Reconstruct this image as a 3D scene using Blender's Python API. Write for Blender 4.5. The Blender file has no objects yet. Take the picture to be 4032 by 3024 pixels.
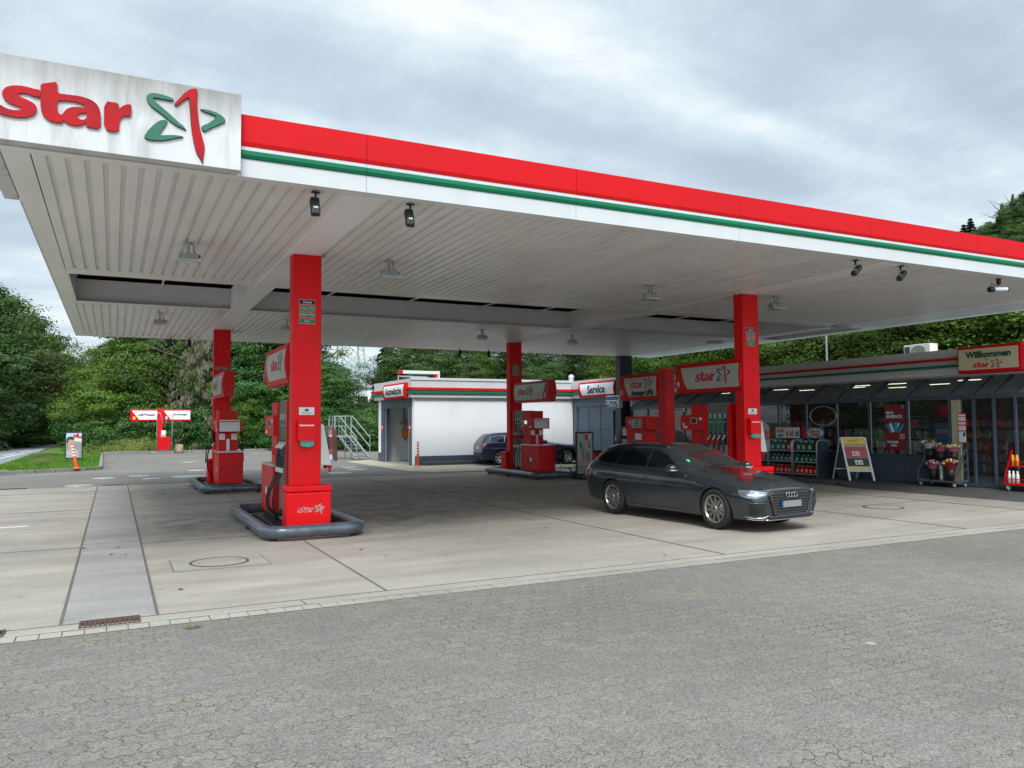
import bpy, bmesh, math, random
from mathutils import Vector, Matrix, noise
from mathutils.bvhtree import BVHTree
R = math.radians
sc = bpy.context.scene
COL = sc.collection
rnd = random.Random(7)

# ------------------------------------------------------------------ camera
F_PX, YAW, PITCH, ROLL, CH = 3086.1, .47006, .0501, -.00715, 1.7
cam = bpy.data.cameras.new('camera'); camo = bpy.data.objects.new('camera', cam); COL.objects.link(camo)
cam.sensor_fit = 'HORIZONTAL'; cam.sensor_width = 36; cam.lens = 36*F_PX/4032
cam.clip_start = .05; cam.clip_end = 3000
fw = Vector((math.sin(YAW)*math.cos(PITCH), math.cos(YAW)*math.cos(PITCH), math.sin(PITCH)))
rt = Vector((math.cos(YAW), -math.sin(YAW), 0)); up = rt.cross(fw)
r2 = rt*math.cos(ROLL)+up*math.sin(ROLL); u2 = -rt*math.sin(ROLL)+up*math.cos(ROLL)
M = Matrix((r2, u2, -fw)).transposed().to_4x4(); M.translation = (0, 0, CH)
camo.matrix_world = M
sc.camera = camo

# ------------------------------------------------------------------ light
SUN_EL, SUN_AZ = 48, 200      # azimuth clockwise from +Y; the veiled sun stands behind the camera
world = bpy.data.worlds.new('World'); sc.world = world; world.use_nodes = True
nt = world.node_tree; nt.nodes.clear()
def N(t, ty, **kw):
    n = t.nodes.new(ty)
    for k, v in kw.items(): setattr(n, k, v)
    return n
def lk(t, a, b): t.links.new(a, b)
def math_(t, op, a, b=None, c=None, clamp=False):
    n = N(t, 'ShaderNodeMath', operation=op, use_clamp=clamp)
    for i, v in enumerate((a, b, c)):
        if v is None: continue
        if isinstance(v, (int, float)): n.inputs[i].default_value = v
        else: lk(t, v, n.inputs[i])
    return n.outputs[0]
def mixc(t, fac, a, b):
    n = N(t, 'ShaderNodeMix', data_type='RGBA')
    for i, v in ((0, fac), (6, a), (7, b)):
        if isinstance(v, (int, float)): n.inputs[i].default_value = v
        elif isinstance(v, tuple): n.inputs[i].default_value = (*v, 1) if len(v) == 3 else v
        else: lk(t, v, n.inputs[i])
    return n.outputs[2]
def ramp(t, fac, stops):
    n = N(t, 'ShaderNodeValToRGB'); e = n.color_ramp.elements
    while len(e) < len(stops): e.new(.5)
    for el, (p, c) in zip(e, stops):
        el.position = p; el.color = (c, c, c, 1) if isinstance(c, (int, float)) else (*c, 1)
    lk(t, fac, n.inputs[0]); return n.outputs[0]
def noise_(t, vec, scale, detail=4, rough=.55, dist=0):
    n = N(t, 'ShaderNodeTexNoise'); n.inputs['Scale'].default_value = scale; n.inputs['Detail'].default_value = detail
    n.inputs['Roughness'].default_value = rough; n.inputs['Distortion'].default_value = dist
    if vec is not None: lk(t, vec, n.inputs['Vector'])
    return n.outputs[0]
tc = N(nt, 'ShaderNodeTexCoord')
sky = N(nt, 'ShaderNodeTexSky', sky_type='NISHITA', sun_disc=False)
sky.sun_elevation = R(SUN_EL); sky.sun_rotation = R(SUN_AZ); sky.air_density = 1.2; sky.dust_density = 2.0
skyc = N(nt, 'ShaderNodeVectorMath', operation='SCALE'); lk(nt, sky.outputs[0], skyc.inputs[0]); skyc.inputs['Scale'].default_value = .085
sep = N(nt, 'ShaderNodeSeparateXYZ'); lk(nt, tc.outputs['Generated'], sep.inputs[0])
# clouds lie on a layer: divide the direction by its height
zc = math_(nt, 'ADD', math_(nt, 'MAXIMUM', sep.outputs[2], 0.0), .16)
cx = math_(nt, 'DIVIDE', sep.outputs[0], zc); cy = math_(nt, 'DIVIDE', sep.outputs[1], zc)
cmb = N(nt, 'ShaderNodeCombineXYZ'); lk(nt, cx, cmb.inputs[0]); lk(nt, cy, cmb.inputs[1])
mp = N(nt, 'ShaderNodeMapping'); lk(nt, cmb.outputs[0], mp.inputs[0]); mp.inputs['Rotation'].default_value = (0, 0, R(-52)); mp.inputs['Scale'].default_value = (.35, 1.9, 1)
mp2 = N(nt, 'ShaderNodeMapping'); lk(nt, cmb.outputs[0], mp2.inputs[0]); mp2.inputs['Location'].default_value = (3.1, 1.7, 0)
n1 = noise_(nt, mp.outputs[0], 1.1, 3, .5, .25)
n2 = noise_(nt, mp2.outputs[0], .9, 9, .58, .3)
n3 = noise_(nt, mp2.outputs[0], 3.2, 9, .66, .2)
cl = math_(nt, 'ADD', math_(nt, 'MULTIPLY', n1, .44), math_(nt, 'ADD', math_(nt, 'MULTIPLY', n2, .38), math_(nt, 'MULTIPLY', n3, .18)))
cloudcol = N(nt, 'ShaderNodeValToRGB'); lk(nt, cl, cloudcol.inputs[0])
e = cloudcol.color_ramp.elements; e.new(.5); e.new(.5)
for el, (p, c) in zip(e, [(.40, (.33, .40, .475)), (.47, (.395, .475, .545)), (.525, (.49, .57, .62)), (.60, (.70, .725, .735))]):
    el.position = p; el.color = (*c, 1)
skymix = mixc(nt, .94, skyc.outputs[0], cloudcol.outputs[0])
# an overcast sky is brighter towards the zenith, above the picture
hi = math_(nt, 'ADD', 1.0, math_(nt, 'MULTIPLY', ramp(nt, sep.outputs[2], [(.48, 0), (.95, 1)]), .9))
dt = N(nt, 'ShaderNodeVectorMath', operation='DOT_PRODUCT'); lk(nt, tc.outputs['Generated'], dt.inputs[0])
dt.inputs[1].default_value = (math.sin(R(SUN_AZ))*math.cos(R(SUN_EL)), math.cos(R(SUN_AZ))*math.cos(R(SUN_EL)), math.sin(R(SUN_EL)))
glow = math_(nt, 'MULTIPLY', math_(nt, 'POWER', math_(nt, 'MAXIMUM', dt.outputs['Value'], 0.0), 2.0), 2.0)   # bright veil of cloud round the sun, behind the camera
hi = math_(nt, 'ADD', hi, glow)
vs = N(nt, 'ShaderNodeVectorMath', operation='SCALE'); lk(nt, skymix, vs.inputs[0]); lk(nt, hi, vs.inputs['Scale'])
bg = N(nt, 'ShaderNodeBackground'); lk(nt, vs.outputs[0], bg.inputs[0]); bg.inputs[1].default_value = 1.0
wo = N(nt, 'ShaderNodeOutputWorld'); lk(nt, bg.outputs[0], wo.inputs[0])
sun = bpy.data.lights.new('sun', 'SUN'); sun.energy = 1.8; sun.angle = R(16); sun.color = (1, .97, .92)
suno = bpy.data.objects.new('sun', sun); COL.objects.link(suno)
sd = Vector((math.sin(R(SUN_AZ))*math.cos(R(SUN_EL)), math.cos(R(SUN_AZ))*math.cos(R(SUN_EL)), math.sin(R(SUN_EL))))
suno.rotation_euler = sd.to_track_quat('Z', 'Y').to_euler(); suno.location = (0, -10, 30)
sc.view_settings.view_transform = 'Standard'; sc.view_settings.look = 'None'
sc.view_settings.exposure = .62; sc.view_settings.gamma = 1
sc.render.engine = 'CYCLES'
sc.cycles.max_bounces = 8; sc.cycles.transparent_max_bounces = 16

# ------------------------------------------------------------------ materials
MATS = {}
def mat(name, col=(.5, .5, .5), rough=.5, metal=0, var=.0, scale=3, bump=0, bscale=40, coat=0, spec=.5, emit=None, es=1, dirt=None):
    if name in MATS: return MATS[name]
    m = bpy.data.materials.new(name); m.use_nodes = True; t = m.node_tree; b = t.nodes['Principled BSDF']
    b.inputs['Base Color'].default_value = (*col, 1); b.inputs['Roughness'].default_value = rough; b.inputs['Metallic'].default_value = metal
    b.inputs['Coat Weight'].default_value = coat; b.inputs['Coat Roughness'].default_value = .04
    b.inputs['Specular IOR Level'].default_value = spec
    tcn = N(t, 'ShaderNodeTexCoord')
    if var:
        f = noise_(t, tcn.outputs['Object'], scale, 6, .6)
        f = ramp(t, f, [(.3, 0), (.7, 1)])
        lo = tuple(c*(1-var) for c in col); h = tuple(min(1, c*(1+var*.6)) for c in col)
        c = mixc(t, f, lo, h)
        if dirt:
            mpn = N(t, 'ShaderNodeMapping'); lk(t, tcn.outputs['Object'], mpn.inputs[0]); mpn.inputs['Scale'].default_value = dirt[2]
            d = noise_(t, mpn.outputs[0], 1, 7, .65)
            c = mixc(t, math_(t, 'MULTIPLY', ramp(t, d, [(.5, 0), (.75, 1)]), dirt[1]), c, dirt[0])
        lk(t, c, b.inputs['Base Color'])
        lk(t, math_(t, 'ADD', rough-.06, math_(t, 'MULTIPLY', f, .12)), b.inputs['Roughness'])
    if bump:
        bn = N(t, 'ShaderNodeBump'); bn.inputs['Strength'].default_value = bump; bn.inputs['Distance'].default_value = .01
        lk(t, noise_(t, tcn.outputs['Object'], bscale, 4), bn.inputs['Height']); lk(t, bn.outputs[0], b.inputs['Normal'])
    if emit: b.inputs['Emission Color'].default_value = (*emit, 1); b.inputs['Emission Strength'].default_value = es
    MATS[name] = m; return m
RED = mat('red_paint', (.80, .004, .008), .42, var=.08, scale=1.2, spec=.22, dirt=((.16, .02, .02), .35, (2.5, 2.5, 1.2)))
REDD = mat('red_plastic', (.62, .003, .006), .42, var=.08, scale=2, spec=.25, dirt=((.13, .02, .02), .4, (3, 3, 1.5)))
REDF = mat('red_fascia', (.55, .006, .010), .6, spec=.14, var=.10, scale=.5, dirt=((.30, .01, .015), .25, (.6, .6, 2)))
GRNF = mat('green_fascia', (.002, .15, .07), .5, spec=.25, var=.14, scale=.7)
WHITE = mat('white_sheet', (.53, .55, .555), .5, var=.05, scale=.8, dirt=((.42, .42, .38), .35, (3, 3, .5)))
SIGNW = mat('sign_sheet', (.56, .57, .57), .55, var=.05, scale=2, dirt=((.22, .21, .18), .7, (5, 5, .8)))
SOFF = mat('soffit_white', (.78, .77, .75), .38, var=.06, scale=.7, dirt=((.50, .48, .45), .4, (2.5, .35, 1)))
SOFFB = mat('beam_white', (.84, .82, .84), .5, var=.06, scale=.6)
PLASTER = mat('white_plaster', (.78, .80, .81), .85, var=.04, scale=.5, bump=.25, bscale=25, dirt=((.55, .54, .50), .35, (.8, .8, .35)))
TRAF = mat('bluegrey_paint', (.055, .080, .110), .42, var=.12, scale=2)
SVC = mat('bluegrey_door', (.085, .125, .17), .5, var=.06, scale=1.5)
NAVY = mat('navy_paint', (.006, .009, .022), .4, var=.1)
DARKN = mat('dark_void', (.012, .016, .045), .8)
STEEL = mat('galvanised_steel', (.42, .45, .46), .42, .7, var=.15, scale=6)
ALU = mat('aluminium', (.60, .61, .61), .38, .6, var=.08, scale=8)
BUMPER = mat('bumper_tube', (.085, .10, .125), .30, .25, var=.45, scale=5, coat=.1)
BLACK = mat('black_plastic', (.012, .012, .014), .5, var=.1)
RUBBER = mat('rubber', (.014, .014, .015), .75, var=.2, scale=20)
HOSEP = mat('hose_panel', (.15, .155, .145), .5, .2, var=.12, scale=4)
GREYP = mat('grey_panel', (.34, .36, .36), .5, var=.06)
PALE = mat('pale_plastic', (.55, .58, .55), .5, var=.05)
PAPERW = mat('white_label', (.72, .73, .74), .6, var=.03)
WTXT = mat('white_lettering', (.8, .8, .8), .5)
LGREY = mat('light_grey_lettering', (.5, .53, .5), .5)
BTXT = mat('black_lettering', (.012, .015, .02), .5)
RTXT = mat('red_lettering', (.55, .008, .012), .4, var=.12, scale=6)
RTXTW = mat('weathered_red_lettering', (.38, .006, .010), .6, spec=.2, var=.3, scale=3)
GTXT = mat('green_lettering', (.004, .12, .065), .45, var=.15, scale=5)
GSTK = mat('green_sticker', (.005, .19, .09), .5); NSTK = mat('navy_sticker', (.006, .012, .06), .5)
TEAL = mat('teal_paper', (.10, .34, .29), .9)
GRANITE = mat('kerb_concrete', (.20, .195, .175), .85, var=.25, scale=5, bump=.4)
DKERB = mat('dark_kerb', (.085, .083, .080), .9, var=.3, scale=4, bump=.4)
YEL = mat('yellow_sheet', (.75, .55, .03), .5); DJOINT = mat('lane_joint', (.11, .10, .09), .9, var=.3, scale=9); CREAM = mat('cream_panel', (.42, .38, .26), .6, var=.04)
ORNG = mat('orange_plastic', (.85, .10, .015), .45, var=.12, scale=6)
WSTR = mat('white_reflective', (.75, .73, .70), .45, var=.08, scale=20)
BLUE = mat('blue_sheet', (.005, .11, .28), .45); BLUED = mat('bright_blue_sheet', (.01, .25, .55), .4)
RUST_SHADOW = mat('rusty_iron_and_shadow_edge', (.10, .055, .045), .8, .3, var=.35, scale=20)
PIT = mat('drain_pit', (.01, .009, .008), .9)
LAMPL = mat('lamp_glass', (.55, .57, .58), .2, coat=.5)
STRIP = mat('lit_tube', (.9, .85, .6), .5, emit=(1, .88, .62), es=3.6)
WOOD = mat('bark', (.075, .058, .042), .9, var=.35, scale=6, bump=.8, bscale=12)
DEADW = mat('dead_bark', (.11, .095, .07), .95, var=.3, scale=8)
SCREEN = mat('lit_display', (.3, .35, .4), .3, emit=(.55, .65, .95), es=.7)

def grime(m, z0, z1, col, amt):
    # run-off dirt below the top edge of a sheet: streaks that thin out downwards
    t = m.node_tree; b = t.nodes['Principled BSDF']; l = b.inputs['Base Color'].links[0]; src = l.from_socket
    tcn = N(t, 'ShaderNodeTexCoord'); g = N(t, 'ShaderNodeNewGeometry'); s = N(t, 'ShaderNodeSeparateXYZ'); lk(t, g.outputs['Position'], s.inputs[0])
    mpn = N(t, 'ShaderNodeMapping'); lk(t, g.outputs['Position'], mpn.inputs[0]); mpn.inputs['Scale'].default_value = (9, 9, .9)
    d = noise_(t, mpn.outputs[0], 1, 7, .7); f2 = noise_(t, g.outputs['Position'], 3, 5)
    h = math_(t, 'DIVIDE', math_(t, 'SUBTRACT', s.outputs[2], z0), z1-z0, clamp=True)
    k = math_(t, 'MULTIPLY', ramp(t, math_(t, 'ADD', math_(t, 'MULTIPLY', h, .55), math_(t, 'ADD', math_(t, 'MULTIPLY', d, .5), math_(t, 'MULTIPLY', f2, .25))), [(.48, 0), (1.0, 1)]), amt)
    lk(t, mixc(t, k, src, col), b.inputs['Base Color'])
grime(SIGNW, 4.70, 5.26, (.14, .13, .11), .8)
def glass_mat(name, tint, mul=1.0, rough=0.0, painted_sheen=.03):
    m = bpy.data.materials.new(name); m.use_nodes = True; t = m.node_tree; t.nodes.clear()
    tr = N(t, 'ShaderNodeBsdfTransparent'); tr.inputs[0].default_value = (*tint, 1)
    gl = N(t, 'ShaderNodeBsdfGlossy'); gl.inputs['Roughness'].default_value = rough; gl.inputs[0].default_value = (.95, .97, 1, 1)
    fr = N(t, 'ShaderNodeFresnel'); fr.inputs[0].default_value = 1.5
    df = N(t, 'ShaderNodeBsdfDiffuse'); df.inputs[0].default_value = (.42, .47, .50, 1); md = N(t, 'ShaderNodeMixShader'); md.inputs[0].default_value = painted_sheen  # pale diffuse film mixed in, painting the soffit's reflection onto the panes
    mx = N(t, 'ShaderNodeMixShader'); lk(t, math_(t, 'MULTIPLY', fr.outputs[0], mul, clamp=True), mx.inputs[0]); lk(t, tr.outputs[0], mx.inputs[1]); lk(t, gl.outputs[0], mx.inputs[2])
    o = N(t, 'ShaderNodeOutputMaterial'); lk(t, mx.outputs[0], md.inputs[1]); lk(t, df.outputs[0], md.inputs[2]); lk(t, md.outputs[0], o.inputs[0]); MATS[name] = m; return m
GLASS = glass_mat('shop_glass', (.66, .76, .76), 1.4, painted_sheen=.04); GLASSS = glass_mat('sloped_glass', (.50, .58, .60), 2.6, .05, painted_sheen=.20)
CLEAR = glass_mat('clear_plastic', (.80, .82, .84), 1.8, .1)

def leafmat(name, cols, trans=.25):
    m = bpy.data.materials.new(name); m.use_nodes = True; t = m.node_tree; t.nodes.clear()
    g = N(t, 'ShaderNodeNewGeometry'); oi = N(t, 'ShaderNodeObjectInfo')
    cr = N(t, 'ShaderNodeValToRGB'); e = cr.color_ramp.elements
    while len(e) < len(cols): e.new(.5)
    for i, (el, c) in enumerate(zip(e, cols)): el.position = i/(len(cols)-1); el.color = (*c, 1)
    lk(t, g.outputs['Random Per Island'], cr.inputs[0])
    tcn = N(t, 'ShaderNodeTexCoord')
    big = noise_(t, tcn.outputs['Object'], .6, 3)
    hs = N(t, 'ShaderNodeHueSaturation'); lk(t, cr.outputs[0], hs.inputs['Color']); hs.inputs['Saturation'].default_value = 1.12
    lk(t, math_(t, 'ADD', .475, math_(t, 'MULTIPLY', oi.outputs['Random'], .04)), hs.inputs['Hue'])
    lk(t, math_(t, 'ADD', .62, math_(t, 'MULTIPLY', big, .8)), hs.inputs['Value'])
    d = N(t, 'ShaderNodeBsdfPrincipled'); lk(t, hs.outputs[0], d.inputs['Base Color']); d.inputs['Roughness'].default_value = .55; d.inputs['Specular IOR Level'].default_value = .3
    tr = N(t, 'ShaderNodeBsdfTranslucent'); lk(t, hs.outputs[0], tr.inputs[0])
    mx = N(t, 'ShaderNodeMixShader'); mx.inputs[0].default_value = trans; lk(t, d.outputs[0], mx.inputs[1]); lk(t, tr.outputs[0], mx.inputs[2])
    o = N(t, 'ShaderNodeOutputMaterial'); lk(t, mx.outputs[0], o.inputs[0]); MATS[name] = m; return m
LEAF_H = leafmat('bank_leaf', [(.035, .082, .018), (.065, .13, .026), (.125, .20, .042), (.045, .095, .022)])
LEAF_A = leafmat('broad_leaf', [(.024, .055, .015), (.045, .09, .022), (.08, .13, .032), (.034, .066, .022)])
LEAF_B = leafmat('yellowing_leaf', [(.045, .105, .020), (.085, .16, .028), (.14, .19, .036), (.045, .09, .02)])
LEAF_C = leafmat('conifer_needle', [(.020, .045, .022), (.032, .062, .030), (.045, .080, .036)], .1)
LEAF_D = leafmat('dry_twig', [(.12, .115, .078), (.17, .155, .105), (.08, .09, .05)], .1)
LEAF_E = leafmat('russet_leaf', [(.075, .058, .027), (.10, .068, .032), (.05, .07, .026)])
LEAF_F = leafmat('fern_leaf', [(.022, .068, .022), (.042, .11, .032), (.085, .18, .042)])
GRASS = leafmat('grass_blade', [(.06, .14, .020), (.09, .20, .03), (.15, .21, .05)])
SHRUB = leafmat('shrub_leaf', [(.08, .13, .03), (.13, .18, .045), (.16, .20, .06)])

def ground_mat(name, kind):
    m = bpy.data.materials.new(name); m.use_nodes = True; t = m.node_tree; b = t.nodes['Principled BSDF']
    tcn = N(t, 'ShaderNodeTexCoord'); P = tcn.outputs['Object']
    big = noise_(t, P, .28, 5, .6); mid = noise_(t, P, 2.2, 6, .65); fine = noise_(t, P, 62, 3, .75); fine2 = noise_(t, P, 210, 2, .6)
    b.inputs['Specular IOR Level'].default_value = .3
    bumpn = N(t, 'ShaderNodeBump'); bumpn.inputs['Distance'].default_value = .006; bumpn.inputs['Strength'].default_value = .6
    if kind in ('paver', 'paver_back', 'walk'):
        s = N(t, 'ShaderNodeSeparateXYZ'); lk(t, P, s.inputs[0])
        px_ = math_(t, 'PINGPONG', math_(t, 'ADD', s.outputs[1], 50.0), .05)
        x2 = math_(t, 'ADD', s.outputs[0], math_(t, 'MULTIPLY', px_, .55))
        py_ = math_(t, 'PINGPONG', math_(t, 'ADD', s.outputs[0], 50.0), .0425)
        y2 = math_(t, 'ADD', s.outputs[1], math_(t, 'MULTIPLY', py_, .75))
        wob = math_(t, 'MULTIPLY', math_(t, 'SUBTRACT', noise_(t, P, 2.0, 3), .5), .035)
        c = N(t, 'ShaderNodeCombineXYZ'); lk(t, math_(t, 'ADD', x2, wob), c.inputs[0]); lk(t, math_(t, 'ADD', y2, wob), c.inputs[1])
        br = N(t, 'ShaderNodeTexBrick'); lk(t, c.outputs[0], br.inputs['Vector']); br.offset = .5
        br.inputs['Scale'].default_value = 1; br.inputs['Brick Width'].default_value = .17; br.inputs['Row Height'].default_value = .14
        br.inputs['Mortar Size'].default_value = .0048; br.inputs['Mortar Smooth'].default_value = .4; br.inputs['Bias'].default_value = 0
        br.inputs['Color1'].default_value = (.91, .91, .92, 1); br.inputs['Color2'].default_value = (1.07, 1.06, 1.05, 1); br.inputs['Mortar'].default_value = (1, 1, 1, 1)
        joint = math_(t, 'MULTIPLY', br.outputs['Fac'], ramp(t, mid, [(.38, .12), (.60, .95)]))
        joint = math_(t, 'MULTIPLY', joint, ramp(t, noise_(t, P, .35, 3), [(.35, .3), (.6, 1)]))
        base = {'paver': (.168, .154, .139), 'paver_back': (.165, .152, .138), 'walk': (.075, .074, .076)}[kind]
        c1 = mixc(t, ramp(t, big, [(.35, 0), (.65, 1)]), (base[0]*.84, base[1]*.82, base[2]*.82), (base[0]*1.10, base[1]*1.12, base[2]*1.12))
        c1 = mixc(t, math_(t, 'MULTIPLY', ramp(t, mid, [(.4, 0), (.7, 1)]), .55), c1, (base[0]*1.05, base[1]*1.01, base[2]*.84))
        g = math_(t, 'ADD', math_(t, 'MULTIPLY', ramp(t, fine, [(.36, 0), (.64, 1)]), .50), math_(t, 'ADD', math_(t, 'MULTIPLY', ramp(t, fine2, [(.3, 0), (.7, 1)]), .22), math_(t, 'MULTIPLY', ramp(t, noise_(t, P, 24, 3, .7), [(.36, 0), (.64, 1)]), .22)))
        mul = N(t, 'ShaderNodeVectorMath', operation='SCALE'); lk(t, c1, mul.inputs[0]); lk(t, math_(t, 'ADD', .30, math_(t, 'MULTIPLY', g, 1.5)), mul.inputs['Scale'])
        mu2 = N(t, 'ShaderNodeVectorMath', operation='MULTIPLY'); lk(t, mul.outputs[0], mu2.inputs[0]); lk(t, br.outputs['Color'], mu2.inputs[1])
        moss = math_(t, 'MULTIPLY', ramp(t, noise_(t, P, 1.3, 4), [(.58, 0), (.70, 1)]), .8)
        jc = mixc(t, moss, (.022, .020, .018), (.065, .085, .025))
        col = mixc(t, joint, mu2.outputs[0], jc)
        lk(t, col, b.inputs['Base Color']); b.inputs['Roughness'].default_value = .88
        lk(t, math_(t, 'SUBTRACT', math_(t, 'MULTIPLY', fine, .6), math_(t, 'MULTIPLY', joint, .9)), bumpn.inputs['Height'])
    elif kind in ('concrete', 'strip', 'edge'):
        base = {'concrete': (.335, .303, .255), 'strip': (.300, .282, .262), 'edge': (.33, .31, .255)}[kind]
        mps = N(t, 'ShaderNodeMapping'); lk(t, P, mps.inputs[0]); mps.inputs['Scale'].default_value = (.18, .9, 1)
        st = noise_(t, mps.outputs[0], 1.6, 7, .65)
        c1 = mixc(t, ramp(t, st, [(.36, 0), (.64, 1)]), tuple(v*.78 for v in base), tuple(v*1.10 for v in base))
        blot = noise_(t, P, 1.1, 8, .7); c1 = mixc(t, math_(t, 'MULTIPLY', ramp(t, blot, [(.45, 0), (.68, 1)]), .45), c1, (base[0]*.68, base[1]*.69, base[2]*.72))
        c1 = mixc(t, math_(t, 'MULTIPLY', ramp(t, big, [(.46, 0), (.62, 1)]), .42), c1, (base[0]*.66, base[1]*.68, base[2]*.72))
        # oil and tyre dirt worn into the lanes beside the pump islands
        s = N(t, 'ShaderNodeSeparateXYZ'); lk(t, P, s.inputs[0])
        if kind == 'concrete':
            def spot(xx, yy, rx, ry):
                a = math_(t, 'POWER', math_(t, 'DIVIDE', math_(t, 'SUBTRACT', s.outputs[0], xx), rx), 2)
                bb = math_(t, 'POWER', math_(t, 'DIVIDE', math_(t, 'SUBTRACT', s.outputs[1], yy), ry), 2)
                return math_(t, 'SUBTRACT', 1, math_(t, 'ADD', a, bb), clamp=True)
            ds = math_(t, 'ADD', math_(t, 'ADD', spot(1.2, 14.5, 1.6, 3.2), spot(4.2, 14.5, 2.0, 4)), math_(t, 'ADD', spot(1.2, 22, 1.5, 3.5), spot(6.5, 18, 4, 6)), clamp=True)
            df = math_(t, 'MULTIPLY', ds, ramp(t, mid, [(.36, 0), (.60, 1)]))
            c1 = mixc(t, math_(t, 'MULTIPLY', df, .72), c1, (.10, .095, .085))
            drip = math_(t, 'MULTIPLY', ramp(t, noise_(t, P, 3.1, 2, .4, .4), [(.70, 0), (.73, 1)]), ramp(t, big, [(.4, .0), (.6, .7)]))
            c1 = mixc(t, drip, c1, (.09, .08, .07))
        g = math_(t, 'ADD', math_(t, 'MULTIPLY', ramp(t, fine, [(.3, 0), (.7, 1)]), .42), math_(t, 'ADD', .50, math_(t, 'MULTIPLY', mid, .55)))
        mul = N(t, 'ShaderNodeVectorMath', operation='SCALE'); lk(t, c1, mul.inputs[0]); lk(t, g, mul.inputs['Scale'])
        lk(t, mul.outputs[0], b.inputs['Base Color']); b.inputs['Roughness'].default_value = .78
        lk(t, math_(t, 'MULTIPLY', fine, .4), bumpn.inputs['Height'])
    elif kind == 'asphalt':
        c1 = mixc(t, fine, (.14, .145, .155), (.24, .25, .26)); lk(t, c1, b.inputs['Base Color']); b.inputs['Roughness'].default_value = .85
        lk(t, fine, bumpn.inputs['Height'])
    elif kind == 'soil':
        c1 = mixc(t, ramp(t, mid, [(.35, 0), (.65, 1)]), (.05, .06, .022), (.10, .10, .045)); lk(t, c1, b.inputs['Base Color']); b.inputs['Roughness'].default_value = .95
        lk(t, fine, bumpn.inputs['Height'])
    elif kind == 'grass':
        c1 = mixc(t, ramp(t, mid, [(.35, 0), (.65, 1)]), (.06, .13, .02), (.12, .22, .035)); lk(t, c1, b.inputs['Base Color']); b.inputs['Roughness'].default_value = .95
        lk(t, fine, bumpn.inputs['Height'])
    elif kind == 'sand':
        c1 = mixc(t, ramp(t, mid, [(.35, 0), (.65, 1)]), (.30, .27, .20), (.42, .39, .30)); lk(t, c1, b.inputs['Base Color']); b.inputs['Roughness'].default_value = .9
        lk(t, fine, bumpn.inputs['Height'])
    lk(t, bumpn.outputs[0], b.inputs['Normal']); MATS[name] = m; return m
PAVER = ground_mat('paver_blocks', 'paver'); PAVERB = ground_mat('worn_paver_blocks', 'paver_back'); WALK = ground_mat('dark_paver_walk', 'walk')
CONC = ground_mat('forecourt_concrete', 'concrete'); CSTRIP = ground_mat('grey_concrete', 'strip'); CEDGE = ground_mat('edge_concrete', 'edge')
ASPH = ground_mat('asphalt', 'asphalt'); SOIL = ground_mat('forest_floor', 'soil'); GRS = ground_mat('lawn', 'grass'); SAND = ground_mat('sandy_concrete', 'sand')
JOINT = mat('joint_sealant', (.13, .12, .105), .9, var=.3, scale=9)
LINEW = mat('road_marking', (.62, .62, .60), .7, var=.15, scale=8)

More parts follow.
